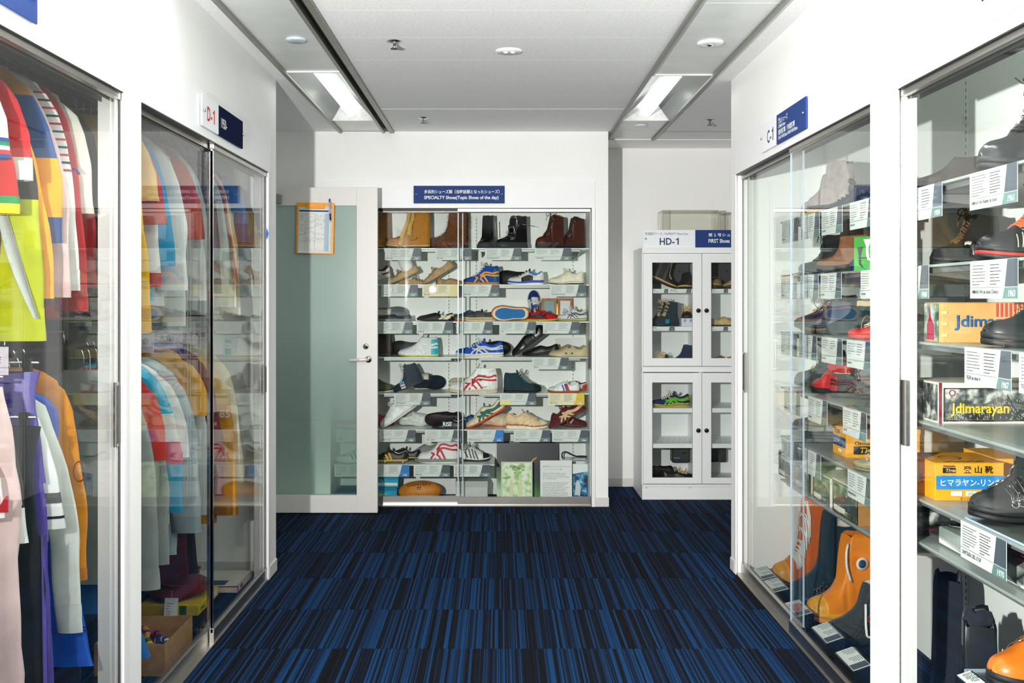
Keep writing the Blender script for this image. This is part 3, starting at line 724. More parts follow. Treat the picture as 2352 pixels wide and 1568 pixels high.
# ---------------------------------------------------------------- back case: shelves
SZ = [1.733, 1.487, 1.236, .994, .749, .504, .268]
FY = 6.745                                             # front edge of the shelves
def X(px, Y=6.86): return (px-CX)*Y/F
ORD = ['topmost', 'second', 'third', 'fourth', 'fifth', 'sixth', 'lowest']
for i, z in enumerate(SZ):
    x1 = CX1-.008 if i < 6 else X(1136)
    t = thing('shelf', ORD[i]+' grey shelf of the back shoe case, counted from the top', 'shelf', (CX0+.005, FY, z), group='shelves of the back case')
    w = x1-CX0-.005
    MB().box((0, 0, -.008), (w, CBK-FY-.002, 0), .001).build('shelf_plate', SHELF, t)
    for u0, u1 in ((.02, .80*min(1, w/1.74)), (.985, w-.06)):
        if u1-u0 > .1: MB().box((u0, .018, -.024), (u1, .036, -.009), .001).build('support_bar', BARM, t)
    for u in (.10, .82, 1.0, w-.06):
        if u < w-.02: MB().prism([(.02, -.010), (CBK-FY-.004, -.010), (CBK-FY-.004, -.05), (.30, -.05), (.04, -.022)], u-.002, u+.002, 0).build('bracket', ALU, t)
for i, px in enumerate((1031, 1094, 1316)):
    x = X(px, CBK)
    k = struct('trim_%d' % (i+11), Box((x-.008, CBK-.006, .15), (x+.008, CBK, 1.98), .001), INNER)
    p = MB()
    for q in range(72): p.box((x-.002, CBK-.0072, .17+.025*q), (x+.002, CBK-.0058, .183+.025*q))
    o = p.build('slots', mat('#5a605c', .8, 0, 0, name='slot_shade'), k); o['kind'] = 'stuff'
# captions hung on the shelf fronts
CB = [(0,884,'1957','buff winter boots',{}),(0,1000,'1977','fur boots',{}),(0,1114,'1977','black boots',{'title':'ONITSUKA ZIEL-STOP','n':6}),(0,1228,'1975','brown laced boots',{'title':'FOR WINTER','n':3}),
 (1,876,'1957','buff shoe stuffed with tissue',{'n':6}),(1,970,None,'tilted buff suede shoe',{'cardm':CARDY,'col':mat('#e9dda4',.6,0,0,name='cream_print'),'n':6}),(1,1063,'1970','blue high shoe',{'title':'MINI GUMP'}),(1,1263,'1991','plain cream shoe',{'title':'SAFE DESERTS (All right!)','n':6}),
 (2,864,'1957','flat grey slippers',{'title':'SKATING shoes','n':7}),(2,957,'1970','black spiked shoe',{'n':6}),(2,1048,'1970','shoe with the tan gum sole',{'n':5}),(2,1147,'1974','red shoe and upturned sole',{'n':5,'title':'OB-3'}),(2,1247,'2000','silver running shoes',{'n':5,'title':'EDR'}),
 (3,1222,'1988','black loafers',{'title':'PEDALA','n':7}),
 (4,905,'1953','navy laced boot',{'title':'TIGER hiking shoes','n':7}),(4,1148,'1968','teal hiking boot',{'n':3,'note':True,'title':'hiking shoes'}),(4,1259,'1986','striped white sneaker',{'cardm':CARDY,'col':YEL,'n':6,'title':'INJURY cloth-S'}),
 (5,871,'1980','white tilted sneakers',{'title':'LADDER / Stardust','n':3}),(5,976,'1983','black lettered shoes',{'title':'ASIA : CLASSIC','n':5}),(5,1073,'1976','cream and green spiked shoe',{'col':BLUEC,'title':'SPECIAL make-up shoes','n':2}),(5,1180,'1992','cream runner',{'title':'SPECIAL make-up shoes','n':4}),(5,1268,'1984','dark red shoes',{'title':'DRIVING shoes','n':4}),
 (6,857,'1978','black studded boots',{'col':BLUEC,'n':6}),(6,950,'1976','white boot with red stripes',{'title':'SUMO shoes','n':5}),(6,1042,'1999','white strapped runner',{'n':8})]
for r, px, yr, what, kw in CB:
    side = 'yellow-edged ' if kw.get('col') is YEL else ('blue-edged ' if kw.get('col') is BLUEC else 'grey-edged ')
    if 'cardm' in kw and kw['col'] is not YEL: side = 'cream '
    caption(side+'caption card under the '+what+', on the '+ORD[r]+' shelf', ((px-CX)*(FY-.004)/F, FY-.004, SZ[r]-.002+(.004 if r == 4 else 0)), (R(90), 0, 0), yr, h=.080, w=.2455, group='caption cards of the back case', **kw)
for r, px, what in ((5, 772, 'red shoe'), (6, 768, 'white shoe with green and blue bars')):
    caption('caption card seen through the frosted door, under the '+what, ((px-CX)*(FY-.004)/F, FY-.004, SZ[r]-.002), (R(90), 0, 0), None, h=.080, w=.2455, group='caption cards of the back case')
# ---------------------------------------------------------------- back case: the shoes
def bs(row, p0, p1, label, kind, upper, Y=6.86, **kw):
    L = kw.pop('L', None) or (p1-p0)*Y/F/max(.5, math.cos(R(kw.get('pitch', 0))))
    t = shoe(label, kind, upper, L=L, loc=(X((p0+p1)/2, Y), Y, SZ[row]), **kw)
    return settle(t, (CX0+.004, FY+.004, 0), (CX1-.006, CBK-.008, 3))
GB = 'shoes in the back case'
TANB, OCH = '#a8742c', '#b8791e'
def flaps(t, s, strip, patch):
    for k, (a, b) in enumerate((((-.03, .060, .285), (.055, .080, .01)), ((-.05, .060, .285), (-.01, .078, .09)))):
        a, b = Vector(a), Vector(b); n = 9
        g = [[a.lerp(b, i/n)+Vector((w+.004*math.sin(i*1.3), .008*math.sin(i*.9+k), 0)) for w in (-.009-.0009*i, 0, .009+.0009*i)] for i in range(n+1)]
        o = MB().sheet(g, .003).build('hanging_tie', mat('#c9a13f', .85, 0, .25, 60, .3, 200, name='striped_tie'), t)
    MB().tube(bez([(-.02, .066, .06), (-.04, .068, .055), (-.07, .068, .07), (-.06, .068, .075)], 5), .0025, 6).build('strap', leather('#4a2f12'), t)
bs(0, 887, 988, 'tall ochre suede winter boot with long striped ties hanging down', 'tall', OCH, yaw=180, m=suede, sole=('#17130f', '#c9a878'), th=(.022, .018), W=.13, hs=1.0, extra=flaps, group=GB, L=.30)
bs(0, 840, 910, 'ochre suede winter boot seen end on beside the door edge', 'tall', '#a06a24', Y=6.93, yaw=250, m=suede, sole=('#17130f', '#b59468'), L=.28, W=.12, group=GB, hs=.95)
def fur(t, s, strip, patch):
    p = MB(); r3 = random.Random(5)
    for i in range(5200):
        a, u = r3.random(), r3.uniform(-1, 1)
        q, nn = s.P(a, u), s.N(a, u)
        if abs(u) < .2 and a < s.open[1]: continue
        d = (nn*.7+Vector((r3.uniform(-.5, .5), r3.uniform(-.3, .3), -.6+r3.uniform(-.3, .3)))).normalized()*r3.uniform(.014, .030); w = nn.cross(d).normalized()*.0017 if nn.cross(d).length > 1e-6 else Vector((.001, 0, 0))
        p.add([q-w, q+w, q+d], [(0, 1, 2)])
    o = p.build('fur', mat('#8a4f1c', .8, 0, .55, 18, name='brown_fur', sheen=.4), t, kind='stuff')
bs(0, 977, 1078, 'shaggy brown fur boot beside the ochre suede boot', 'tall', '#6b3c12', yaw=180, m=suede, sole=('#15100c',), W=.12, extra=fur, group=GB, L=.285)
def buckles(t, s, strip, patch):
    n = 5
    for i in range(n):
        a = .44+.055*i
        st = MB(); st.sheet([[s.P(a+.01*k, u)+s.N(a, u)*.004 for u in (-.6, -.45, -.3, -.15, 0, .15, .3, .45, .6)] for k in (-1, 1)], .003); st.build('buckle_strap', metal('#cfcac0', .22), t)
        for sg in (-1, 1):
            c = s.P(a, sg*.5)+s.N(a, sg*.5)*.008
            MB().tube([c+Vector((.01*math.cos(k), sg*.003, .008*math.sin(k))) for k in [q*math.pi/4 for q in range(9)]], .0022, 6).build('buckle', CHROME, t)
bs(0, 1098, 1140, 'black leather boot seen from the front, with a chrome chain at its side', 'tall', '#121314', yaw=258, sole=('#0c0c0d',), L=.25, W=.115, hs=.86, group=GB, m=leather,
   extra=lambda t, s, st, p: [MB().tube([Vector((.0+.012*math.cos(k)+.004*j, +.060, .09+.018*j+.008*math.sin(k))) for k in [q*math.pi/4 for q in range(9)]], .003, 6).build('chrome_link', CHROME, t) for j in range(6)])
bs(0, 1140, 1202, 'black ski boot with rows of chrome buckles and a loose strap', 'tall', '#0f1011', yaw=215, sole=('#0c0c0d',), L=.24, W=.115, hs=.83, group=GB, th=(.03, .03),
   extra=lambda t, s, st, p: (buckles(t, s, st, p), MB().tube([(-.05, .05, .17), (-.12, .06, .16), (-.15, .065, .155)], .003, 6, True, .5).build('loose_strap', STEEL, t)))
BRN = '#4a1d12'
bs(0, 1229, 1296, 'brown laced leather boot with its toe towards the black ski boots', 'boot', BRN, yaw=205, Y=6.835, m=leather, sole=('#131313', '#1d1b1a'), th=(.026, .022), laces='#3a2a24', tongue='#4a2216', hs=1.5, W=.09, nlace=8, bow=True, group=GB, L=.21, eyelets=7, toe='#56241a')
bs(0, 1280, 1350, 'brown laced leather boot at the end of the topmost shelf', 'boot', BRN, Y=6.99, yaw=205, m=leather, sole=('#131313', '#1d1b1a'), th=(.026, .022), laces='#3a2a24', tongue='#4a2216', hs=1.5, W=.09, nlace=8, bow=False, group=GB, L=.21, eyelets=7, toe='#56241a')
# second shelf
bs(1, 835, 886, 'dark maroon shoe with white stripes, half hidden by the open door', 'low', '#3a1820', yaw=215, pitch=16, sole=('#b9b0a2',), stripe='#e8e2d8', laces='#d8d2c8', L=.25, group=GB, m=leather)
BUF = '#c2a579'
def tissue(t, s, strip, patch):
    g = []; r4 = random.Random(2)
    for i in range(7):
        k = i/6; rr = .030+.006*math.sin(3*k)
        g.append([Vector((-.055+.012*k*0+rr*1.25*math.cos(a)*(1+.12*math.sin(4*a)), rr*.85*math.sin(a)*(1+.1*math.cos(5*a)), .035+.11*k)) for a in [2*math.pi*q/14 for q in range(14)]])
    MB().rings(g).build('tissue_stuffing', paper('#f2f4f2'), t)
bs(1, 892, 962, 'buff suede shoe tipped on its mate and stuffed with white tissue', 'moc', BUF, yaw=180, pitch=-24+48, m=suede, sole=('#b69a70',), th=(.006, .006), laces='#8d7448', L=.235, nlace=3, extra=tissue, group=GB)
bs(1, 928, 970, 'buff suede shoe lying under the one stuffed with tissue', 'moc', '#b3976b', Y=6.93, yaw=0, m=suede, sole=('#ab8f66',), th=(.006, .006), laces='#8d7448', L=.20, nlace=3, group=GB)
bs(1, 978, 1042, 'buff suede shoe propped heel up on another, with a small bow', 'moc', '#bc9f78', yaw=180, pitch=32, m=suede, sole=('#b69a70',), th=(.006, .006), laces='#9a8154', L=.245, nlace=3, group=GB, hs=1.1)
bs(1, 1012, 1055, 'buff suede shoe lying flat behind the propped one', 'moc', '#b0936c', Y=6.93, yaw=25, m=suede, sole=('#ab8f66',), th=(.006, .006), lining='#9a7a52', L=.20, group=GB)
bs(1, 1063, 1147, 'blue high-top shoe with orange side stripes and a gum sole', 'high', '#1c47a0', yaw=180, sole=('#b4813a',), th=(.012, .010), stripe='#f0a32a', heel='#12508a', laces='#e8e4da', tongue='#c9c4b4', lining='#8a8f94', group=GB, m=suede, hs=1.05, nlace=7)
def lie(t_, side): return dict(roll=90*side)
bs(1, 1150, 1205, 'black shoe lying on its side, sole showing, behind the white and blue one', 'low', '#1a1b1c', Y=6.96, yaw=170, roll=100, sole=('#161718',), L=.24, group=GB)
bs(1, 1166, 1248, 'white, grey and blue running shoe with a black tongue and blue heel', 'run', '#dcd9cf', yaw=180, sole=('#f0efec', '#1e5cc0'), th=(.026, .016), heel='#e9e6dc', mud='#16181a', tongue='#17191b', lining='#2a7bd0', laces='#1a1c1e', group=GB, nlace=4, bow=False, collar='#2a86d8')
bs(1, 1260, 1340, 'plain cream leather shoe with a thick cream sole', 'low', '#e6dfc9', yaw=180, sole=('#35322c', '#efe9d6', '#efe9d6'), th=(.030, .016), lining='#5e93a8', laces='#e9e2cd', tongue='#e3dcc6', group=GB, hs=1.1)
# third shelf
bs(2, 868, 945, 'flat grey and navy slipper showing its round heel', 'slip', '#2f3a44', yaw=170, sole=('#8f9494',), th=(.012, .01), lining='#25344e', group=GB, hs=1.0)
bs(2, 862, 935, 'flat grey slipper lying sole out behind the navy one', 'slip', '#6a7276', Y=6.95, yaw=0, roll=70, sole=('#9ca19f',), group=GB)
bs(2, 958, 1042, 'black perforated shoe with broad cream stripes and a pointed toe', 'moc', '#191a1f', yaw=180, sole=('#15161a',), th=(.008, .008), stripe='#e6dcc0', stripes=(((.40,.02),(.20,.95)), ((.34,.9),(.16,.05)), ((.20,.5),(.01,.75)), ((.28,.02),(.08,.5))), sw=.034, tongue='#17181c', group=GB)
bs(2, 1058, 1140, 'charcoal suede shoe on a thick tan gum sole', 'moc', '#4a4c4e', yaw=180, sole=('#d9c8a2', '#c9b58c'), th=(.024, .022), lining='#2a76a8', laces=None, tongue='#232527', mud='#3b3d40', group=GB, m=suede)
bs(2, 1050, 1100, 'blue-topped shoe standing behind the charcoal suede one', 'low', '#1c5f7c', Y=6.96, yaw=180, sole=('#c06c30',), L=.22, group=GB, m=suede)
def insole(t, s, strip, patch):
    for nm, k, z, c in (('outsole_rim', .93, -.003, '#ead9b8'), ('outsole_center', .78, -.006, '#1c6fae')):
        pts = [((a-.5)*s.L*(k+.02), interp(PLAN, a)*s.W/2*k) for a in STS]+[((a-.5)*s.L*(k+.02), -interp(PLAN, a)*s.W/2*k) for a in STS[::-1]]
        MB().prism(pts, z, z+.004).build(nm, rubber(c), t)
bs(2, 1133, 1210, 'shoe lying on its side with a blue sole rimmed in orange', 'low', '#c5622c', Y=6.83, yaw=180, roll=76, sole=('#c8703c',), th=(.010, .010), extra=insole, L=.255, W=.105, group=GB, spring=.0)
bs(2, 1196, 1286, 'red suede shoe with black side stripes, toe away from the blue sole', 'moc', '#c3161d', Y=6.80, yaw=0, sole=('#c9b23c',), th=(.008, .008), stripe='#2b0a10', m=suede, lining='#d8332f', laces='#c3161d', tongue='#b5141b', hs=1.25, nlace=4, bow=False, group=GB)
s_ = shoe( 'navy blue shoe standing on its heel, toe up, with white laces and stripes', 'low', '#173a80', sole=('#e2dfd6',), th=(.010, .008), stripe='#e8e8e4', laces='#f0efec', tongue='#173a80', L=.215, W=.085, group=GB, nlace=8)
rest(s_, (X(1226, 6.98), 6.98, SZ[2]), (R(10), R(-74), R(96))); settle(s_, (CX0, FY, 0), (CX1, CBK-.008, 3))
pf = thing('double_photo', 'folding double wooden photo frame behind the red shoe', 'photo frame', (X(1280, 7.03), 7.035, SZ[2]), (R(-6), 0, 0))
WOOD = mat('#a8692a', .45, 0, .3, 40, name='frame_wood')
for i, x in enumerate((-.110, .004)):
    f = MB(); w, h, b = .106, .158, .017
    f.box((x, -.008, 0), (x+w, .008, b)).box((x, -.008, h-b), (x+w, .008, h)).box((x, -.008, b), (x+b, .008, h-b)).box((x+w-b, -.008, b), (x+w, .008, h-b))
    fo = f.build('wood_frame', WOOD, pf)
    MB().box((x+b, -.002, b), (x+w-b, .002, h-b)).build('picture', paper('#8fb0b4' if i == 0 else '#eef2f4'), fo)
    if i == 0:
        MB().prism([(x+b, b), (x+w-b, b), (x+w-b, .05), (x+.06, .075), (x+.035, .06), (x+b, .07)], -.003, -.002, 1).build('pictured_hill', paper('#4f7f7c'), fo)
    else:
        p = MB()
        for q in range(9): p.tube([(x+.035+.004*q, -.003, .05+.008*math.sin(q*2)), (x+.04+.004*q, -.003, .075+.012*math.cos(q*3))], .0012, 4)
        p.build('brush_drawing', BPRINT, fo)
MB().box((-.004, -.006, .04), (.004, -.002, .12)).build('hinge', metal('#b59a5a'), pf)
bs(2, 1280, 1348, 'silver and white running shoe with black side lines', 'run', '#d3d5d4', Y=6.82, yaw=180, sole=('#8a8d88', '#c9c438', '#cfd2d2'), th=(.026, .018), stripe='#2c2f30', laces='#d8d9d8', tongue='#c8b840', lining='#6d7072', sw=.014, L=.20, W=.08, group=GB, m=shiny)
bs(2, 1318, 1352, 'silver running shoe lying behind the white one at the shelf end', 'run', '#9aa0a2', Y=6.90, yaw=178, roll=25, sole=('#6f7474', '#a9acaa'), L=.15, W=.075, group=GB, m=shiny, laces='#c9cac8', nlace=4, bow=False)
# fourth shelf
bs(3, 822, 896, 'dark brown boot shaft partly behind the open door', 'boot', '#33231a', Y=6.90, yaw=190, sole=('#1a1410',), L=.25, hs=.9, group=GB, m=suede)
bs(3, 915, 1007, 'white high shoe with a turquoise and black heel', 'high', '#e6eaea', yaw=180, sole=('#d8d22e', '#eef0ee'), th=(.010, .012), heel='#1fb5bf', stripe='#f2f4f4', lining='#3a3d3e', tongue='#dfe4e4', group=GB, m=lambda c: mat(c, .8, 0, .06, 30, .5, 330, name='mesh_fabric'), hs=1.0)
bs(3, 905, 960, 'black sole of the shoe lying behind the white high shoe', 'low', '#2a2c2d', Y=6.96, yaw=170, roll=95, sole=('#141516',), L=.24, group=GB)
bs(3, 1043, 1160, 'bright blue sneaker with silver stripes and a white sole', 'low', '#1650c0', Y=6.80, yaw=180, sole=('#e9e5d8', '#e9e5d8'), th=(.026, .016), stripe='#d3d6d8', heel='#1650c0', laces='#e6eaf0', tongue='#1a4fb0', lining='#20407c', W=.105, group=GB, m=suede, hs=1.0, sw=.020, L=.325)
bs(3, 1085, 1172, 'black sole of the shoe lying behind the bright blue sneaker', 'low', '#1c1d20', Y=6.96, yaw=0, roll=98, sole=('#17181a',), L=.27, group=GB)
bs(3, 1180, 1258, 'black leather loafer propped heel up', 'moc', '#141515', yaw=180, pitch=38, sole=('#101010',), th=(.014, .012), m=lambda c: mat(c, .25, 0, .1, 30, .1, 200, name='polished_leather'), lining='#232323', mud='#0f0f10', tongue='#131313', L=.285, hs=1.1, group=GB)
bs(3, 1213, 1272, 'black leather loafer lying under the propped one', 'moc', '#171818', Y=6.95, yaw=165, pitch=6, sole=('#131313',), th=(.014, .012), lining='#262626', L=.26, group=GB)
def last_marks(t, s, strip, patch):
    text('28', .022, t, BPRINT, (0, 0, 0), 'stamped_number', 1, .01, rot=(R(90), 0, R(180))).location = (.01, .0475, .06)
    text('R.XL', .016, t, BPRINT, (0, 0, 0), 'stamped_number', 1, .01, rot=(R(90), 0, R(180))).location = (-.06, .047, .055)
    for q in (-.02, .02): MB().tube([(q, .044, .025), (q, .0505, .025)], .005, 10).build('drill_hole', BLACK, t)
bs(3, 1262, 1350, 'beige shoemaking last with a stepped top, stamped 28', 'low', '#bfb18a', Y=6.82, yaw=180, sole=('#b5a780',), th=(.004, .004), m=lambda c: mat(c, .4, 0, .04, 20, name='last_plastic'), lining='#a89a74', L=.27, extra=last_marks, group=GB, name='shoe_last', cat='shoe last', hs=1.1)
bs(3, 1268, 1352, 'second beige shoemaking last standing behind the stamped one', 'low', '#ab9e7c', Y=6.96, yaw=172, sole=('#a0946f',), th=(.004, .004), m=lambda c: mat(c, .4, 0, .04, 20, name='last_plastic'), lining='#93876a', L=.26, group=GB, name='shoe_last', cat='shoe last', hs=1.1)
pp = thing('sheet_of_paper', 'loose white sheet standing behind the beige lasts', 'paper', (X(1312, 7.04), 7.06, SZ[3]), (R(-3), R(-2), 0))
Box((-.11, -.001, 0), (.11, .001, .12)).build('sheet', paper('#eef0ee'), pp)
# fifth shelf
bs(4, 820, 903, 'olive boot with a dark red heel next to the door edge', 'high', '#4a4a2c', yaw=0, sole=('#d6cdb8', '#1c1c18'), th=(.018, .014), heel='#3a1512', lining='#ccd3cc', L=.26, group=GB, m=suede, hs=1.15)
def tagged(t, s, strip, patch):
    p = Vector((.03, s.W/2+.012, .055))
    MB().box((p.x-.015, p.y-.001, .01), (p.x+.015, p.y+.001, .058)).build('paper_tag', paper('#e8eef0'), t)
    MB().box((p.x-.014, p.y+.001, .036), (p.x+.014, p.y+.0016, .056)).build('tag_blue', ink('#2a86c4'), t)
    MB().box((p.x-.014, p.y+.001, .018), (p.x+.014, p.y+.0016, .030)).build('tag_orange', ink('#d8502a'), t)
    MB().tube([(p.x, p.y, .058), (p.x-.002, s.W/2, .10)], .0008, 4).build('tag_string', fabric('#e8e8e4'), t)
bs(4, 905, 975, 'navy laced boot tilted heel up, with white laces and a paper tag', 'boot', '#152a3a', Y=6.83, yaw=180, pitch=22, sole=('#10202e',), th=(.012, .010), laces='#dfe5e6', lining='#8a4a22', tongue='#1a3344', hs=1.0, L=.215, extra=tagged, group=GB, m=suede, nlace=8)
bs(4, 958, 1008, 'navy laced boot lying flat behind the tilted one', 'boot', '#122333', Y=6.96, yaw=10, roll=70, sole=('#0f1d2a',), L=.23, group=GB, m=suede)
def scrawl(t, s, strip, patch):
    r5 = random.Random(9)
    for x, z, w in ((-.075, .115, .03), (-.045, .12, .03), (-.08, .04, .035), (.0, .075, .02), (-.05, .09, .02), (.045, .045, .015)):
        p = MB(); pts = []
        for q in range(14):
            a = (.5+x/s.L)+w/s.L*(q/13-.5); zz = (z+.012*math.sin(q*2.1+r5.random()))
            H = smoothi(s.top, a)*s.L; b = min(.93, max(.05, (zz-s.floor(a))/H)); u = 1-b*(1-UK)
            pts.append(s.P(a, u)+s.N(a, u)*.0025)
        p.tube(pts, .0011, 4).build('signature', BPRINT, t)
bs(4, 1030, 1143, 'white high-top shoe with red stripes, signed in black ink', 'high', '#eeeeea', Y=6.80, yaw=180, sole=('#d8d2ba', '#d8d2ba'), th=(.026, .018), stripe='#d01c28', laces='#eeeeea', tongue='#eeeeea', lining='#e0ddd2', heel='#ececE8', L=.33, W=.11, extra=scrawl, group=GB, nlace=8, sw=.02, bow=False, hs=.98)
bs(4, 1040, 1120, 'cream shoe with its ribbed sole out, behind the signed white high-top', 'low', '#cfc7a4', Y=6.96, yaw=0, roll=86, sole=('#d2caa8',), L=.29, group=GB)
bs(4, 1157, 1243, 'dark teal hiking boot with grey laces and a black lugged sole', 'high', '#1d3a44', Y=6.82, yaw=0, sole=('#0f1416', '#182226'), th=(.026, .022), laces='#9ea7a6', tongue='#23424a', lining='#1a2a30', toe='#14262c', W=.105, group=GB, m=suede, nlace=7, hs=.95)
bs(4, 1266, 1322, 'small white sneaker with blue and red stripes on a gum sole', 'low', '#e8ebea', Y=6.80, yaw=180, sole=('#9c4b26',), th=(.012, .010), stripe='#2342a0', stripes=BARS3[1:], laces='#e8ebea', tongue='#e8ebea', toe='#cfd8da', L=.215, W=.08, group=GB, bow=False,
   extra=lambda t, s, st, p: [st('red_stripe', ((.33, .04), (.42, .9)), sd, .014, leather('#d0202c')) for sd in (-1, 1)], hs=1.15, sw=.022)
bs(4, 1292, 1345, 'white sneaker with a gum sole lying behind the blue and red striped one', 'low', '#dfe3e2', Y=6.93, yaw=180, roll=-12, pitch=-8, sole=('#9c4b26',), th=(.012, .010), heel='#b52a2a', L=.19, W=.08, group=GB, lining='#6a2a1c')
# sixth shelf
bs(5, 776, 826, 'red shoe seen through the frosted door', 'low', '#b83038', yaw=180, sole=('#c9c4ba',), laces='#d8d4cc', L=.26, group=GB)
bs(5, 838, 886, 'pink and red shoe half hidden behind the door edge', 'low', '#b81e3c', Y=6.90, yaw=200, sole=('#b81e3c',), lining='#401018', L=.24, group=GB)
bs(5, 886, 952, 'white leather sneaker tipped heel up with long white laces', 'run', '#e9ece9', Y=6.82, yaw=180, pitch=34, sole=('#e4e6e0', '#eceee9'), th=(.024, .018), laces='#f2f4f2', tongue='#e9ece9', lining='#d8dbd8', L=.285, group=GB)
bs(5, 922, 978, 'white leather sneaker lying on its side, ribbed sole outwards', 'run', '#dfe3df', Y=6.84, yaw=0, roll=50, sole=('#c9cdc6', '#d9dcd6'), th=(.024, .018), L=.215, W=.09, group=GB)
def rise(t, s, strip, patch):
    o = text('RISE', .036, t, WPRINT, (0, 0, 0), 'shoe_lettering', .95, .02, rot=(R(78), 0, 0)); o.location = (-.10, -s.W/2-.003, .028)
bs(5, 1002, 1060, 'black boxing shoe lettered in white along its side', 'low', '#121115', Y=6.80, yaw=180, sole=('#18161a',), th=(.01, .008), lining='#d0b494', L=.23, group=GB, tongue='#151417', laces='#19181b', bow=False, extra=lambda t, s, st, p: (setattr(text('RISE', .040, t, WPRINT, (0, 0, 0), 'shoe_lettering', .85, .02, rot=(R(72), 0, R(180))), 'location', (.04, s.W/2+.006, .022))))
bs(5, 965, 1030, 'black and maroon boxing shoe lying with its sole turned out', 'low', '#1a1316', Y=6.86, yaw=180, roll=62, sole=('#2a171b',), L=.25, W=.10, group=GB, heel='#3a161c',
   extra=lambda t, s, st, p: setattr(text('Onitsuka', .022, t, WPRINT, (0, 0, 0), 'shoe_lettering', 1, 0, rot=(R(90), 0, R(180)), shear=.2), 'location', (.06, s.W/2+.004, .03)))
def spikes(t, s, strip, patch):
    p = MB()
    for i in range(9):
        for j in (-1, 0, 1):
            a = .1+.1*i; p.tube([((a-.5)*s.L, j*interp(PLAN, a)*s.W*.34, s.base(a)+.001), ((a-.5)*s.L, j*interp(PLAN, a)*s.W*.34, s.base(a)-.006)], [.004, .0025], 6)
    p.build('sole_studs', rubber('#d8480f'), t)
bs(5, 1067, 1146, 'cream shoe with green stripes tilted over its orange studded sole', 'low', '#e3d9b8', Y=6.80, yaw=180, pitch=30, sole=('#e2551a',), th=(.010, .008), stripe='#14614c', tongue='#2b9c88', laces='#e3dcc4', lining='#3a3630', L=.30, extra=spikes, group=GB, bow=False, hs=1.0)
bs(5, 1104, 1166, 'cream shoe lying on its side with an orange studded sole facing out', 'low', '#ddd2b2', Y=6.83, yaw=0, roll=58, sole=('#e8571c',), th=(.010, .008), L=.245, W=.095, extra=spikes, group=GB)
bs(5, 1062, 1110, 'blue heeled shoe standing behind the cream and green one', 'low', '#124a78', Y=6.97, yaw=0, sole=('#d8d4c4',), heel='#124a78', stripe='#e8e4d8', stripes=(((.02,.55),(.3,.5)),), L=.22, group=GB)
bs(5, 1163, 1258, 'cream and tan running shoe with pale stripes, toe pointing to the dark red pair', 'run', '#dfbd8c', Y=6.80, yaw=0, sole=('#efe9d8', '#efe9d8', '#b5702a'), th=(.032, .020), stripe='#ecd0a4', tongue='#efeadc', lining='#efeadc', laces='#e9e0c8', toe='#e6ddc4', heel='#e2c392', W=.105, group=GB, m=leather, bow=False)
bs(5, 1262, 1340, 'dark red suede shoe with cream stripes tilted on its mate', 'low', '#5c1a16', Y=6.80, yaw=180, pitch=30, sole=('#5a1e18',), th=(.010, .008), stripe='#d8b48c', laces='#661a16', tongue='#5c1a16', lining='#3c120e', L=.285, group=GB, m=suede, hs=1.05)
bs(5, 1280, 1354, 'dark red suede shoe lying behind its tilted mate', 'low', '#541613', Y=6.90, yaw=5, pitch=6, sole=('#521a16',), stripe='#caa57e', stripes=BARS2, L=.25, group=GB, m=suede)
# lowest shelf
bs(6, 775, 824, 'white shoe with green and blue bars seen through the frosted door', 'low', '#dfe5e2', yaw=180, sole=('#dcdfd8',), stripe='#2a7a8c', stripes=BARS2, L=.26, group=GB)
def studs(t, s, strip, patch):
    for a, j in ((.12, -1), (.12, 1), (.62, -1), (.62, 1), (.85, 0)):
        MB().tube([((a-.5)*s.L, j*.025, .004), ((a-.5)*s.L, j*.025, -.016)], [.008, .005], 8).build('stud', metal('#d8d8d4', .3), t)
for p0, p1, y, l in ((866, 924, 6.80, 'black studded football boot with two yellow bars'), (896, 952, 6.88, 'black studded football boot behind the one with yellow bars')):
    bs(6, p0, p1, l, 'low', '#101112', Y=y, yaw=180, sole=('#c8a83a',) if y < 6.85 else ('#14120c', '#c8a83a'), th=(.010, .008), stripe='#d8a020' if y < 6.85 else None, stripes=BARS2, sw=.034, laces='#1a1b1c', tongue='#16171a', L=.245, W=.085, extra=studs, group=GB, bow=y < 6.85)
def footform(t, s, strip, patch):
    g = [[Vector(((a-.5)*s.L*1.18-.01, interp(PLAN, a)*s.W*.72*math.cos(b), .006+.016*(1+math.sin(b))*(.6+.4*interp(PLAN, a)))) for b in [2*math.pi*q/10 for q in range(10)]] for a in STS[1:-1]]
    MB().rings(g).build('grey_cloth_rest', fabric('#8b9088'), t)
bs(6, 956, 1040, 'white sumo boot with red stripes set on a grey cloth foot rest', 'boot', '#e9e9e7', Y=6.82, yaw=180, sole=('#e2e2de',), th=(.022, .022), stripe='#c8202e', lining='#e0e0dc', L=.275, extra=footform, group=GB, hs=.98, m=lambda c: mat(c, .6, 0, .03, 20, .15, 60, name='white_canvas'))
bs(6, 950, 1005, 'grey cloth shoe lying behind the white sumo boot', 'moc', '#8f948e', Y=6.95, yaw=180, pitch=10, sole=('#858a84',), L=.24, group=GB, m=fabric, hs=1.5)
bs(6, 1045, 1125, 'white strapped running shoe with loose white laces and a black toe', 'run', '#dfe2de', Y=6.80, yaw=0, sole=('#17191a', '#e2e4e0'), th=(.022, .016), stripe='#5f6358', stripes=(((.66,.02),(.56,.9)), ((.56,.02),(.47,.9)), ((.46,.02),(.38,.9)), ((.36,.02),(.27,.9))), toe='#17191a', laces='#f0f2ef', tongue='#c9ccc6', lining='#4a4d4a', group=GB, hs=1.1)
bs(6, 1040, 1085, 'white and grey running shoe lying behind the strapped one', 'run', '#d5d8d3', Y=6.95, yaw=20, roll=40, sole=('#a9ada6', '#c9ccc6'), L=.23, group=GB)
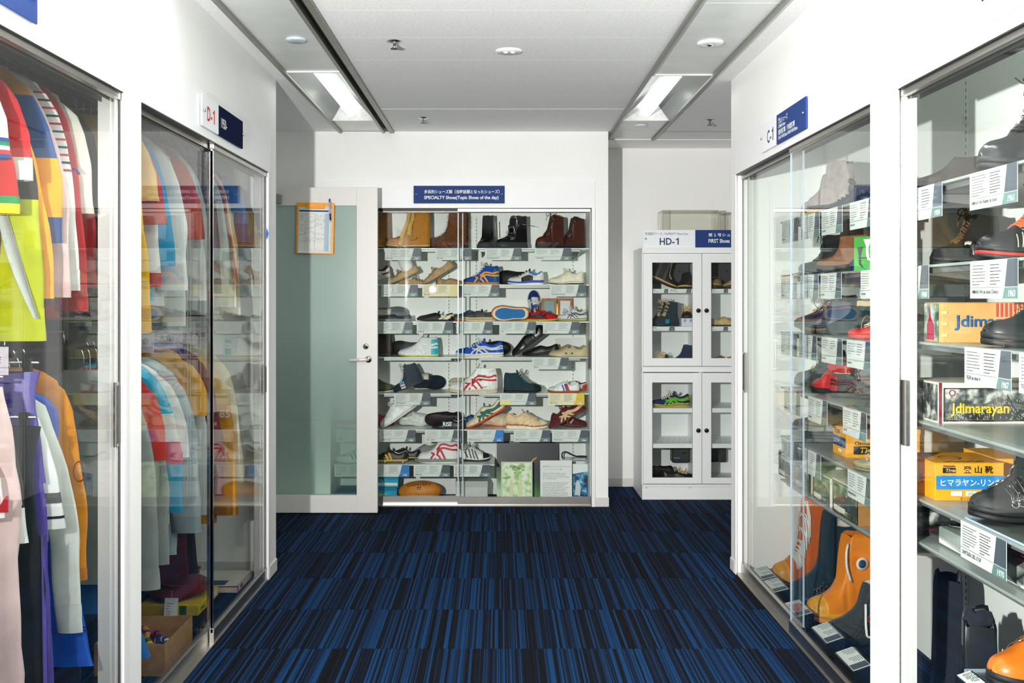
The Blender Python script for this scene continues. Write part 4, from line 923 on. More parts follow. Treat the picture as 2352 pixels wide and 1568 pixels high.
# ---------------------------------------------------------------- back case: the floor
def crate(name, label, cat, x0, x1, y, d, h, z, m, parts=(), rot=0, lid=.03, lidm=None):
    t = thing(name, label, cat, ((x0+x1)/2, y, z), (0, 0, R(rot))); w = (x1-x0)/2
    Box((-w, 0, 0), (w, d, h-lid), .001).build('box_body', m, t)
    Box((-w-.002, -.002, h-lid), (w+.002, d+.002, h), .001).build('lid', lidm or m, t)
    for f in parts: f(t, w, h)
    return t
CYAN, CYAND = card('#1c9cc4'), card('#137a9c')
def cy1(t, w, h):
    MB().prism([(-w*.9, h*.15), (w*.6, h*.62), (w*.1, h*.60), (-w*.9, h*.38)], -.001, 0, 1).build('printed_wedge', ink('#c9b83a'), t)
def cy2(t, w, h):
    MB().box((-w*.2, -.0034, .012), (w*.95, -.0024, .030)).build('printed_label', paper('#e9edea'), t)
    text('OPEN', .014, t, ink('#2a5a8a'), (0, 0, 0), 'lettering', 1, 0, rot=(R(90), 0, 0)).location = (-w*.1, -.004, .016)
    MB().lathe([(.012, 0), (.018, 0), (.018, .001), (.012, .001), (.012, 0)], 18, 1, (w*.1, -.003, .052), False).build('printed_ring', ink('#8fd0e0'), t)
crate('shoe_box', 'turquoise shoe box with a yellow wedge, lower of the two beside the rugby ball', 'shoe box', X(826, 6.80), X(912, 6.80), 6.78, .28, .105, 0, CYAN, (cy1,), lid=.02, lidm=CYAND)
crate('shoe_box', 'turquoise shoe box with a white label, upper of the two beside the rugby ball', 'shoe box', X(836, 6.80), X(915, 6.80), 6.79, .27, .075, .106, card('#2aa6c8'), (cy2,), lid=.02, lidm=CYAN)
crate('shoe_box', 'blue box on the case floor seen through the frosted door', 'shoe box', X(770, 6.80), X(822, 6.80), 6.80, .25, .07, 0, card('#1a5fa0'), (), lid=.02)
rb = thing('rugby_ball', 'orange rugby ball with black lettering lying on the case floor', 'ball', (X(965, 6.85), 6.83, .072), (0, R(-3), 0))
n = 22; prof = [(.071*math.sin(math.pi*i/n)**.92, -.148*math.cos(math.pi*i/n)) for i in range(n+1)]
MB().lathe([(max(r, .001), z) for r, z in prof], 28, 0).build('ball_body', mat('#c47a16', .5, 0, .12, 30, .15, 260, name='ball_leather'), rb)
for a in (35, 125, 215, 305):
    MB().tube([(-.146*math.cos(math.pi*i/16), .0715*math.sin(math.pi*i/16)*math.cos(R(a)), .0715*math.sin(math.pi*i/16)*math.sin(R(a))) for i in range(1, 16)], .0012, 5).build('seam', leather('#8a5210'), rb)
def wrap(mesh_o, tilt):                                 # lay letters on the ball's curved skin
    for v in mesh_o.data.vertices:
        x, y = v.co.x, v.co.y; a = tilt+y/.07; r = .0718*max(.05, math.sqrt(max(0, 1-(x/.150)**2)))**.96
        v.co = Vector((x, -r*math.cos(a), r*math.sin(a)))
    mesh_o.location = (0, 0, 0)
w_ = text('CONVERT', .038, rb, BPRINT, (0, 0, 0), 'ball_lettering', .95, .02, 'CENTER'); wrap(w_, R(42))
w_ = text('77', .030, rb, BPRINT, (0, 0, 0), 'ball_lettering', 1, .02, 'CENTER'); wrap(w_, R(16))
crate('grey_box', 'plain pale grey box with a lid standing on the case floor', 'box', X(1047, 6.82), X(1120, 6.82), 6.80, .25, .145, 0, card('#c9cec9'), (), lid=.04, lidm=card('#b9beb9'))
def poster_mat(kind):
    """flat printed pictures: a planet's green rim at night, a faded photograph, a photograph in blue"""
    m = bpy.data.materials.new('printed_picture'); m.use_nodes = True; nt = m.node_tree; L = nt.links.new; b = nt.nodes['Principled BSDF']; b.inputs['Roughness'].default_value = .3
    tc = nt.nodes.new('ShaderNodeTexCoord'); n = nt.nodes.new('ShaderNodeTexNoise'); n.inputs['Detail'].default_value = 6
    r = nt.nodes.new('ShaderNodeValToRGB'); e = r.color_ramp.elements; sp = nt.nodes.new('ShaderNodeSeparateXYZ'); L(tc.outputs['Object'], sp.inputs[0])
    L(tc.outputs['Object'], n.inputs['Vector'])
    mx = nt.nodes.new('ShaderNodeMath'); mx.operation = 'MULTIPLY_ADD'
    if kind == 'space': n.inputs['Scale'].default_value = 7; k = .10; cols = ((0, '#e6f2d0'), (.10, '#c9e8b8'), (.19, '#4f8f3a'), (.27, '#173a22'), (.36, '#181d21'), (1, '#2c3136')); src, add, scl = sp.outputs[1], 0, 1
    elif kind == 'faded': n.inputs['Scale'].default_value = 22; k = .9; cols = ((.3, '#8fbf6a'), (.42, '#b5d88f'), (.5, '#e2efcf'), (.62, '#eef6e2'), (1, '#f4f8ea'))
    elif kind == 'mountain': n.inputs['Scale'].default_value = 26; k = .9; cols = ((.3, '#16181a'), (.45, '#3c4040'), (.52, '#7f8480'), (.6, '#c9cac2'), (1, '#e4e2d6'))
    elif kind == 'green': n.inputs['Scale'].default_value = 22; k = .9; cols = ((.3, '#1c2a20'), (.44, '#41583e'), (.54, '#7d8c6e'), (.66, '#b5b892'), (1, '#cfcba8'))
    elif kind == 'towers': n.inputs['Scale'].default_value = 20; k = .9; cols = ((.3, '#20303a'), (.42, '#3f6a62'), (.5, '#9fb0a0'), (.6, '#e0e2d8'), (1, '#eceae0'))
    elif kind == 'brown': n.inputs['Scale'].default_value = 18; k = .9; cols = ((.3, '#4a4a44'), (.5, '#8a6a4a'), (.6, '#b58a5e'), (1, '#c9a27a'))
    else: n.inputs['Scale'].default_value = 26; k = .9; cols = ((.3, '#06121c'), (.44, '#0d3a5c'), (.53, '#2a7fb0'), (.62, '#8cc0d8'), (1, '#dcebf0'))
    while len(e) < len(cols): e.new(.5)
    for q, (p, h) in zip(e, cols): q.position = p; q.color = (*lin(h), 1)
    if kind == 'space':
        L(n.outputs['Fac'], mx.inputs[0]); mx.inputs[1].default_value = .12
        m2 = nt.nodes.new('ShaderNodeMath'); m2.operation = 'MULTIPLY_ADD'; L(sp.outputs[0], m2.inputs[0]); m2.inputs[1].default_value = .45; L(sp.outputs[1], m2.inputs[2]); L(m2.outputs[0], mx.inputs[2]); L(mx.outputs[0], r.inputs[0])
    else: L(n.outputs['Fac'], r.inputs[0])
    L(r.outputs[0], b.inputs['Base Color']); return m
PIC = {k: poster_mat(k) for k in ('space', 'faded', 'blue', 'mountain', 'green', 'towers', 'brown')}
def board(name, label, cat, p0, p1, ptop, Y, m, z=0, lean=-5):
    t = thing(name, label, cat, (X(p0, Y), Y, z), (R(90+lean), 0, 0)); w = X(p1, Y)-X(p0, Y); h = EYE-(ptop-CY)*Y/F-z
    Box((0, 0, -.004), (w, h, 0), .0008).build('panel', m, t); return t, w, h
t, w, h = board('poster', 'dark poster of a rocket plume over a green planet rim', 'poster', 1141, 1283, 1014, 7.0, PIC['space'])
g = [Vector((w*.47+w*.18*i/8+.004*math.sin(i*2), h*.52+h*.20*i/8, .001)) for i in range(9)]
MB().tube(g, [.002, .005, .008, .007, .009, .006, .007, .006, .002], 6, True, .2).build('printed_plume', mat('#f0a25a', .5, 0, .3, 80, name='plume_print'), t)
t, w, h = board('framed_photo', 'faded green photograph in a thin pale frame, leaning against the dark poster', 'photo', 1151, 1223, 1061, 6.90, paper('#e4efd4'))
f = MB().box((0, 0, 0), (w, .008, .004)).box((0, h-.008, 0), (w, h, .004)).box((0, .008, 0), (.008, h-.008, .004)).box((w-.008, .008, 0), (w, h-.008, .004)); f.build('frame', paper('#d5dccb'), t)
Box((.010, .010, 0), (w-.010, h-.010, .0015)).build('photograph', PIC['faded'], t)
r6 = random.Random(4); p = MB()
for i in range(9):
    x, y, r = r6.uniform(.02, w*.72), r6.uniform(h*.55, h*.9), r6.uniform(.012, .026); p.prism([(x+r*1.5*math.cos(a)*r6.uniform(.6, 1), y+r*.7*math.sin(a)*r6.uniform(.6, 1)) for a in [q*.7 for q in range(9)]], .0016, .002)
p.build('pictured_tree', ink('#9cc07a'), t)
for x in (w*.33, w*.62): MB().prism([(x-.012, .03), (x+.012, .03), (x+.014, h*.42), (x+.006, h*.47), (x+.005, h*.53), (x-.005, h*.53), (x-.006, h*.47), (x-.014, h*.42)], .0018, .0022).build('pictured_figure', ink('#dfe2ae'), t)
t, w, h = board('text_board', 'white printed text panel leaning at the end of the case floor', 'text panel', 1241, 1314, 1058, 6.86, paper('#eef1ef'))
text('国際宇宙ステーションに打ち上げられた', .0135, t, ink('#8d9694'), (w*.08, h*.83), 'heading', .80, 0); text('トレーニングシューズ(靴)', .0135, t, ink('#8d9694'), (w*.13, h*.76), 'heading', .80, 0)
p = MB(); print_lines(p, w*.08, w*.92, h*.52, h*.70, 4, .004, (.85, 1), .014); print_lines(p, w*.08, w*.92, h*.08, h*.46, 10, .004, (.8, 1), .014); o = p.build('printed_text', ink('#a3aaa8'), t, kind='stuff'); o.location = (0, 0, -.0018)
t, w, h = board('cabin_photograph', 'blue photograph of a crowded cabin beside the white text panel', 'photo', 1316, 1356, 1066, 6.90, PIC['blue'])
MB().prism([(.012, .03), (.05, .03), (.055, .075), (.045, .12), (.03, .135), (.02, .11)], .0004, .001).build('pictured_figure', ink('#c9d4d8'), t)
MB().prism([(0, h*.72), (w, h*.80), (w, h), (0, h)], .0004, .001).build('pictured_window', ink('#e4ecee'), t)
st = thing('clear_stand', 'clear acrylic stand with a black strap coiled on top', 'stand', (X(1320, 6.95), 6.955, 0))
pane('stand_top', (-.085, 0, .262), (.085, .12, .268), st, EDGE, ACRYL)
for x in (-.085, .079): pane('stand_leg', (x, .0, 0), (x+.006, .12, .262), st, EDGE, ACRYL)
sp_ = thing('black_strap', 'black padded strap lying on the clear stand', 'strap', (X(1320, 6.95), 6.985, .272))
MB().tube(bez([(-.085, 0, .002), (-.085, .0, .035), (-.06, 0, .045), (-.03, 0, .03), (.02, 0, .012), (.08, 0, .012)], 6), [.006]*31, 8, True, .8).build('strap_loop', leather('#15171a'), sp_)
MB().rings([[Vector((.01+.08*i/5, .022*math.cos(a), .012+.008*math.sin(a)*(.6+.4*math.sin(math.pi*i/5)))) for a in [2*math.pi*q/10 for q in range(10)]] for i in range(6)]).build('pad', leather('#1b1e20'), sp_)
# sign over the back case
def sign(label, loc, rot, w, h, split, left, right, name='hanging_sign', both=True):
    t = thing(name, label, 'sign', loc, rot)
    for x0, x1, m in ((0, split, left), (split, w, right)):
        if x1-x0 > .001: Box((x0, 0, -.003), (x1, h, .003), .0006).build('panel', m, t)
    for x in (.018, w-.018):
        MB().lathe([(0, -.010), (.0035, -.010), (.0035, .004), (.006, .005), (.006, .011), (0, .012)], 12, 2, (x, h/2, 0)).build('standoff', CHROME, t)
    return t
w = X(1159, 6.64)-X(950, 6.64); h = .1175; p = at(950, 467, 6.645)
t = sign('blue sign over the back case, SPECIALTY Shoes', (p.x, 6.645, p.z), (R(90), 0, 0), w, h, 0, NAVY, NAVY)
text('多目的シューズ類（当時話題となったシューズ）', .0262, t, WPRINT, (.070, .068, .003), 'lettering', .90, .016)
text('SPECIALTY Shoes(Topic Shoes of the day)', .0300, t, WPRINT, (.070, .029, .003), 'lettering', .955, .020)
# ---------------------------------------------------------------- white steel cabinet HD-1 in the recess
cx0, cx1, cy0, cy1, ch = .988, 1.81, 6.89, 7.34, 1.745
CW = mat('#eef0f0', .38, 0, .01, 6, name='white_steel'); CS = mat('#e2e5e2', .5, 0, .01, 6, name='cabinet_inside')
cab = thing('cabinet', 'white steel show cabinet with four glazed doors, marked HD-1, in the recess', 'cabinet', (cx0, cy0, 0))
w, d = cx1-cx0, cy1-cy0
zs = dict(u0=.926, u1=1.703, l0=.113, l1=.878)
for n, a, b in (('side_panel', (0, .018, 0), (.010, d, 1.706)), ('side_panel', (w-.010, .018, 0), (w, d, 1.706)), ('back_panel', (.010, d-.008, 0), (w-.010, d, ch)), ('top_panel', (0, 0, 1.706), (w, d, ch)),
                ('middle_rail', (0, 0, .884), (w, .03, .920)), ('inner_floor', (.010, .03, .914), (w-.010, d-.008, .922)), ('plinth', (.0, .004, 0), (w, .03, .098)), ('bottom_rail', (.002, -.003, .090), (w, .028, .106)), ('inner_floor', (.010, .03, .10), (w-.010, d-.008, .112)), ('center_divider', (w/2-.012, .03, .112), (w/2+.012, d-.008, 1.70))):
    Box(a, b, .0012).build(n, CW if 'inner' not in n else CS, cab)
for z0, z1, q, kz in ((zs['u0'], zs['u1'], (.980, 1.640), 1.309), (zs['l0'], zs['l1'], (.155, .812), .483)):
    for i in (0, 1):
        x0, x1 = (.006, w/2-.002) if i == 0 else (w/2+.002, w-.006)
        f0, f1 = (x0+.062, x1-.062)
        dr = MB().box((x0, -.014, z0), (f0, .006, z1), .001).box((f1, -.014, z0), (x1, .006, z1), .001).box((f0, -.014, z0), (f1, .006, q[0]), .001).box((f0, -.014, q[1]), (f1, .006, z1), .001).build('door', CW, cab)
        pane('door_glass', (f0, -.006, q[0]), (f1, -.002, q[1]), dr)
        kx = x1-.026 if i == 0 else x0+.026
        MB().lathe([(0, -.040), (.012, -.038), (.0155, -.032), (.014, -.024), (.008, -.020), (.008, -.014), (0, -.014)], 18, 1, (kx, 0, kz)).build('knob', plastic('#1c1a19'), dr)
CSH = [1.459, 1.197, .63, .383]
for z in CSH:
    for i in (0, 1):
        x0, x1 = (.012, w/2-.014) if i == 0 else (w/2+.014, w-.012)
        s = MB().box((x0, .035, z-.004), (x1, d-.01, z)).box((x0, .032, z-.030), (x1, .036, z+.0)).build('cabinet_shelf', CW, cab)
        if z == .383:
            p = MB()
            for k in range(9):
                for j in (0, 1): p.box((x0+.02+.04*k, .10+.18*j, z+.0002), (x0+.023+.04*k, .13+.18*j, z+.0008))
            p.build('slots', SLOT, s, kind='stuff')
for x, z in ((.03, .083), (.33, .083)): MB().lathe([(0, .002), (.003, .002), (.003, .006), (0, .006)], 10, 1, (x, -.001, z)).build('screw', STEEL, cab)
def strip_cap(x0, x1, z, label):
    t = thing('shelf_caption', label, 'caption strip', (cx0+x0, cy0+.030, z), (R(90), 0, 0), 'caption strips in the cabinet')
    ww = x1-x0; Box((0, -.028, 0), (ww, -.001, .001)).build('strip', CARD, t)
    MB().prism([(ww*.80, -.001), (ww, -.001), (ww, -.028), (ww*.76, -.028)], .001, .0015).build('dark_panel', GREY, t)
    Box((ww*.82, -.022, .0015), (ww*.97, -.012, .002)).build('year_panel', GREYL, t)
    p = MB(); print_lines(p, .004, ww*.5, -.012, -.004, 1, .004, (1, 1), .02); print_lines(p, .004, ww*.7, -.024, -.016, 1, .002, (1, 1), .012); o = p.build('printed_text', ink('#3c4243'), t, kind='stuff'); o.location = (0, 0, -.001)
strip_cap(.060, .185, 1.459, 'caption strip under the tall black laced boot in the cabinet'); strip_cap(.195, .345, 1.459, 'caption strip under the black shoe seen from the front in the cabinet'); strip_cap(.060, .230, 1.197, 'caption strip under the teal laced boots in the cabinet')
strip_cap(.47, .60, 1.459, 'caption strip under the tan moccasin in the cabinet'); strip_cap(.46, .60, 1.197, 'caption strip under the cracked beige shoe in the cabinet')
# sign and clear boxes on top
p = at(1477, 567, 6.90)
t = sign('white and blue sign HD-1, FIRST Shoes, standing on the steel cabinet', (.996, 6.905, ch), (R(90), 0, 0), .734, .122, .362, mat('#eef2f7', .45, 0, .01, 30, name='sign_white'), NAVY)
text('恒湿展示ケース／HUMIDITY Show Case', .0215, t, NPRINT, (.012, .088, .003), 'lettering', .80, .001)
text('HD-', .066, t, NPRINT, (.112, .020, .003), 'lettering', .90, .030); one(t, NPRINT, .225, .020, .066)
text('第１号シューズ', .026, t, WPRINT, (.452, .078, .003), 'lettering', 1.15, .014, space=1.1); text('FIRST Shoes', .036, t, WPRINT, (.452, .034, .003), 'lettering', .82, .022)
def clear_box(label, x0, x1, y0, y1, h):
    t = thing('clear_box', label, 'clear box', (x0, y0, ch)); w, d = x1-x0, y1-y0; k = .005
    ED = mat('#c2b59a', .2, 0, .05, 10, name='acrylic_edge')
    pane('front_pane', (0, 0, 0), (w, k, h), t, ED, ACRYL); pane('back_pane', (0, d-k, 0), (w, d, h), t, ED, ACRYL); pane('side_pane', (0, k, 0), (k, d-k, h), t, ED, ACRYL); pane('side_pane', (w-k, k, 0), (w, d-k, h), t, ED, ACRYL)
    pane('top_pane', (0, 0, h), (w, d, h+k), t, ED, ACRYL)
clear_box('clear acrylic box on top of the steel cabinet behind the HD-1 sign', 1.147, 1.543, 7.0, 7.22, .264)
clear_box('second clear acrylic box on top of the steel cabinet, nearer the C-1 case', 1.56, 1.64, 7.02, 7.24, .252)
def device(label, x0, x1, z0, z1, y):
    t = thing('humidity_unit', label, 'humidity unit', (x0, y, z0)); w, h = x1-x0, z1-z0
    Box((0, 0, 0), (w, .09, h), .008).build('housing', mat('#26292b', .5, 0, .06, 60, name='dark_housing'), t)
    p = MB()
    for k in range(12): p.box((w*.08+k*w*.045, -.001, h*.80), (w*.08+k*w*.045+.003, .001, h*.93))
    p.build('vent_slots', SLOT, t, kind='stuff')
    Box((w*.1, -.0015, h*.22), (w*.45, 0, h*.28)).build('badge', ink('#3b7f94'), t)
    for k in (.62, .78): MB().lathe([(0, -.006), (.006, -.004), (.006, 0), (0, 0)], 10, 1, (w*k, 0, h*.5)).build('dial', BLACK, t)
Yc = 7.33-.105
device('dark humidity unit on the upper back of the cabinet behind the black boot', cx0+.04, cx0+.395, 1.50, 1.68, Yc)
device('dark humidity unit on the upper back of the cabinet behind the tan moccasin', cx0+.44, cx0+.80, 1.50, 1.68, Yc)
device('dark humidity unit hung low in the cabinet over the black laced shoe', cx0+.265, cx0+.395, .20, .345, Yc)
device('dark humidity unit hung low in the cabinet behind the empty door half', cx0+.43, cx0+.66, .205, .345, Yc)
GC = 'shoes in the steel cabinet'
def cs(z, px, label, kind, upper, Y=7.06, **kw):
    lo_x = (cx0+.014, cx0+w/2-.016) if px < 1611 else (cx0+w/2+.016, cx1-.014)
    t = shoe(label, kind, upper, loc=(X(px, Y), Y, z), group=GC, **kw)
    return settle(t, (lo_x[0], cy0+.042, 0), (lo_x[1], 7.235, 3), reach=(.1, .06))
LC = '#d8b98a'
cs(1.459, 1524, 'tall black laced boot tilted toe down in the cabinet, cream laces', 'tall', '#14130f', yaw=0, pitch=24, sole=('#12100d', '#c9a468'), th=(.02, .016), laces=LC, hs=.78, L=.20, nlace=9, bow=False)
cs(1.459, 1574, 'black shoe seen from the front with white stuffing in the cabinet', 'high', '#131311', yaw=258, sole=('#15130f', '#c9a468'), lining='#e4dfdd', tongue='#1a1916', L=.22, W=.105, hs=.9, extra=lambda t, s, st, p: MB().lathe([(0, .09), (.026, .085), (.030, .05), (0, .045)], 14, 2, (-.045, 0, 0)).build('stuffing', paper('#eee8e8'), t))
cs(1.197, 1530, 'dark teal laced boot with cream laces and a care tag in the cabinet', 'boot', '#15303a', Y=7.0, yaw=200, sole=('#10222a',), laces=LC, tongue='#142a3c', lining='#1f3f66', L=.175, W=.085, hs=1.35, m=suede, extra=lambda t, s, st, p: MB().box((.0, s.W/2, .02), (.03, s.W/2+.002, .05)).build('care_tag', ink('#1d7f9c'), t))
cs(1.197, 1516, 'dark teal laced boot behind its mate in the cabinet', 'boot', '#15303a', Y=7.13, yaw=205, sole=('#10222a',), laces=LC, tongue='#142a3c', lining='#1f3f66', L=.17, W=.085, hs=1.35, m=suede)
bx = thing('small_box', 'small pale lilac box in the cabinet under a black laced shoe', 'box', (1.322, 6.98, 1.1976)); Box((-.045, 0, 0), (.043, .14, .056), .001).build('box_body', card('#d6d6e6'), bx); Box((-.03, -.001, .03), (-.012, 0, .05)).build('printed_mark', ink('#9a9aae'), bx); Box((.012, -.001, .03), (.03, 0, .05)).build('printed_mark', ink('#9a9aae'), bx)
t = shoe('black laced shoe with cream laces standing on the lilac box', 'low', '#1a1714', yaw=262, sole=('#1c1916',), laces=LC, lining='#5a3a22', L=.17, W=.070, hs=1.2, loc=(1.328, 7.055, 1.254), group=GC)
cs(.922, 1519, 'dark brown shoe with cream laces on the middle floor of the cabinet', 'low', '#1d1813', Y=7.02, yaw=240, sole=('#17130f',), laces=LC, lining='#2a2018', L=.18, W=.08, hs=1.2)
cs(.922, 1572, 'navy cloth boot with a folded collar on the middle floor of the cabinet', 'boot', '#1b2748', Y=7.05, yaw=180, sole=('#1a2340',), th=(.008, .008), lining='#8a6a3a', L=.195, W=.085, hs=1.1, m=fabric, collar='#22305a')
cs(1.459, 1645, 'tan moccasin seen toe on in the cabinet', 'moc', '#b08d5a', yaw=250, sole=('#2a2018',), lining='#7a5a34', L=.20, W=.085, m=suede, hs=1.3)
cs(1.459, 1686, 'tan moccasin with a round opening beside the toe-on one in the cabinet', 'moc', '#b99a66', yaw=180, pitch=20, sole=('#2a2018',), L=.18, W=.085, m=suede)
cs(1.197, 1665, 'cracked beige leather shoe on a dark sole in the cabinet', 'low', '#c2a878', yaw=0, sole=('#2e2519',), th=(.006, .006), lining='#7a6238', L=.235, m=suede)
cs(.922, 1655, 'brown shoe with a white lining on the middle floor of the cabinet', 'moc', '#8a6838', yaw=180, sole=('#6a4e28',), lining='#f0efea', L=.20, m=suede, hs=1.2, extra=lambda t, s, st, p: MB().lathe([(0, .06), (.03, .056), (.036, .035), (0, .03)], 12, 2, (-.03, 0, 0)).build('stuffing', paper('#f2f1ee'), t))
cs(.63, 1539, 'navy sneaker with bright green stripes and a yellow and green sole', 'low', '#0f1c4a', Y=7.02, yaw=180, sole=('#d8a84a', '#7fa04a', '#d8a84a'), th=(.026, .014), stripe='#62b02c', heel='#1c1d20', laces='#e4e6e4', tongue='#142456', lining='#e4e4dc', L=.27, m=suede, hs=1.05)
cs(.112, 1570, 'black shoe with cream laces lying low in the cabinet', 'moc', '#14110e', Y=7.0, yaw=0, sole=('#100d0a',), laces='#d8b070', lining='#2a2018', L=.24, hs=1.1)
cs(.112, 1515, 'black shoe with a ribbed sole lying low at the cabinet side', 'moc', '#171310', Y=7.05, yaw=180, roll=60, sole=('#0e0c0b',), L=.20, extra=lambda t, s, st, p: st('amber_patch', ((.55, .3), (.62, .5)), 1, .02, leather('#d89a2a')))
# ---------------------------------------------------------------- the boot cases on the right wall
SXF, SXB = 1.265, BR-.01
FAR = [1.733, 1.487, 1.241, .994, .775, .580]; NEAR = [1.722, 1.487, 1.258, 1.020, .785, .655]
for nm, zs_, y0, y1 in (('C-1 boot case', FAR, 3.19, 4.48), ('ski boot case before the pillar', NEAR, 1.55, 3.17)):
    for i, z in enumerate(zs_):
        t = thing('shelf', ORD[i]+' shelf of the '+nm+', counted from the top', 'shelf', (SXF, y0, z), group='shelves of the side boot cases')
        w, l = SXB-SXF, y1-y0
        Box((0, 0, -.008), (w, l, 0), .001).build('shelf_plate', SIDESHELF, t)
        Box((.018, .03, -.024), (.034, l-.03, -.009), .001).build('support_bar', BARM, t)
        for v in (.06, l*.5, l-.06): MB().prism([(.02, -.010), (w-.004, -.010), (w-.004, -.05), (.28, -.05), (.04, -.022)], v-.002, v+.002, 1).build('bracket', ALU, t)
for i, y in enumerate((2.4, 3.53, 4.3)):
    k = struct('trim_%d' % (i+14), Box((BR-.006, y-.008, .15), (BR, y+.008, 2.2), .001), INNER); p = MB()
    for q in range(80): p.box((BR-.0072, y-.002, .17+.025*q), (BR-.0058, y+.002, .183+.025*q))
    o = p.build('slots', mat('#5a605c', .8, 0, 0, name='slot_shade'), k); o['kind'] = 'stuff'
RC = (R(90), 0, R(-90))
def rcap(px, z, label, **kw):
    x = SXF-.003; Y = x*F/(px-CX)
    return caption(label, (x, Y, z-.002), RC, group='caption cards of the side boot cases', **kw)
for px, r, what, kw in ((1797, 0, 'grey-topped boots at the shelf end', {}), (1841, 0, 'smaller grey-topped boot', {}), (1888, 0, 'larger grey-topped boot', {'note': False}), (1953, 0, 'navy laced boots', {}),
        (1795, 1, 'yellow slip at the shelf end', {}), (1839, 1, 'black-topped boot', {}), (1886, 1, 'brown suede boot', {}), (1978, 1, 'green picture card', {}),
        (1795, 2, 'dark boots with chains', {}), (1836, 2, 'maroon and navy boots', {'n': 2}), (1888, 2, 'cream-collared boot', {'n': 2}), (1946, 2, 'small red shoe', {'n': 3}),
        (1802, 3, 'teal boot with chained laces', {}), (1857, 3, 'red boot', {}), (1937, 3, 'grey and red boot', {'n': 4, 'title': 'SKI TW'}),
        (1796, 4, 'grey boot at the shelf end', {}), (1844, 4, 'grey boot beside the yellow box', {'n': 3}), (1948, 4, 'beige shoe with a tag', {'n': 4, 'title': 'Mountain boots A'})):
    rcap(px, FAR[r], 'grey-edged caption card under the '+what+', case C-1', w=.235, h=.098, **kw)
for px, z, yr, ti, what, n in ((2229, 1.722, '1961', 'HIMARAYAN Rubber ski shoes', 'shiny black laced boot', 6), (2230, 1.487, '1963', 'HIMARAYAN ski shoes (Deluxe)', 'boot with orange laces', 5), (2217, 1.258, '1967', 'TIGER ski shoes A', 'black ski boot before the tan box', 5), (2342, 1.258, '1968', 'TIGER ski shoes', 'black ski boot, at the frame edge', 5), (2084, 1.722, '1959', None, 'charcoal ankle boot', 5), (2058, 1.487, '1960', None, 'boot with the brown braided lace', 5)):
    rcap(px, z, 'caption card dated '+yr+' under the '+what, year=yr, title=ti, w=.245, h=.098, n=n, ink_m=ink('#3a403e'))
GR = 'boots in the side cases'
def rs(z, px, x, label, kind, upper, xlo=None, **kw):
    Y = x*F/(px-CX); xlo = xlo or (1.318 if z < .2 else SXF+.004)
    t = shoe(label, kind, upper, loc=(x, Y, z), group=GR, **kw)
    yl, yh = (1.6, 3.166) if z in NEAR else ((3.22, 4.47) if z in FAR else (1.6, END-.03))
    return settle(t, (xlo, yl, 0), (SXB-.006, yh, 3), ((0, 1, 0), (1, 0, 0)), (.26, .18))
def chain(t, s, strip, patch):
    o = s.open[1]
    for i in range(9):
        a = o+.03+.024*i
        for sg in (1, -1):
            c = s.P(a, sg*.30)+s.N(a, sg*.3)*.004
            MB().tube([c+Vector((.005*math.cos(q*1.05), 0, .005*math.sin(q*1.05))) for q in range(7)], .0016, 5).build('lace_hook', metal('#c9b892', .25), t)
    e = s.P(o+.03, 0)
    MB().tube(bez([e, e+Vector((.03, .02, .02)), e+Vector((.045, .03, -.02)), e+Vector((.02, .02, -.05))], 5), .0022, 5).build('lace_cord', fabric('#8a7448'), t)
GRY = '#a39a98'
# row A
rs(FAR[0], 1851, 1.44, 'smaller grey-topped boot with a black rubber foot', 'boot', GRY, yaw=130, m=suede, sole=('#121312', '#c9a84a', '#1b1d1c'), th=(.05, .05), lining='#6a6260', L=.21, hs=1.15, W=.105)
rs(FAR[0], 1897, 1.42, 'larger grey-topped boot with a black rubber foot and yellow line', 'boot', '#a59b97', yaw=118, m=suede, sole=('#121312', '#c9a84a', '#1b1d1c'), th=(.05, .05), lining='#6a6260', L=.23, hs=1.3, W=.115)
rs(FAR[0], 1955, 1.44, 'navy ankle boot with loose black laces at the pillar', 'high', '#121e38', yaw=150, m=leather, sole=('#0c0e12',), laces='#10151f', lining='#cdb892', L=.22, W=.1, nlace=5)
rs(FAR[0], 2010, 1.44, 'navy ankle boot beside the pillar, behind its mate', 'high', '#111c34', yaw=150, m=leather, sole=('#0c0e12',), laces='#10151f', lining='#cdb892', L=.22, W=.1, nlace=5)
# row B
rs(FAR[1], 1848, 1.42, 'black-topped boot with a pale lining beside the brown suede one', 'tall', '#14191b', yaw=150, m=suede, sole=('#101214', '#151a1c'), th=(.03, .03), lining='#d8c8a8', L=.20, hs=.75, W=.10, laces='#14191b')
rs(FAR[1], 1889, 1.40, 'brown suede boot with a black rubber sole', 'tall', '#8a5a3a', yaw=140, m=suede, sole=('#131414', '#1a1b1b'), th=(.035, .03), lining='#5a3018', L=.215, hs=.86, W=.115)
rs(FAR[1], 1965, 1.46, 'tall teal boot with an opened collar', 'tall', '#123a4c', yaw=140, m=suede, sole=('#0e1a22', '#12303c'), th=(.03, .03), lining='#c9b48c', L=.215, hs=.74, W=.115)
rs(FAR[1], 1932, 1.36, 'small blue shoe standing before the tall teal boot', 'low', '#1c3478', yaw=100, m=leather, sole=('#101218',), L=.16, W=.075)
ys_ = thing('yellow_slip', 'yellow paper slip lying at the end of the second shelf, case C-1', 'paper slip', (1.27, 4.385, FAR[1]+.002), (0, 0, R(4))); MB().sheet([[(.018*i, -.09+.045*j, .004+.012*math.sin(j*1.2)*(i/2)) for j in range(5)] for i in range(3)], .0012).build('sheet', paper('#e8a524'), ys_)
gc = thing('picture_card', 'green card with a white and a black horn, standing by the pillar', 'picture card', (1.29, 3.62, FAR[1]), (R(90), 0, R(-40)))
Box((0, 0, 0), (.13, .125, .003), .0005).build('card', paper('#3f9e3a'), gc)
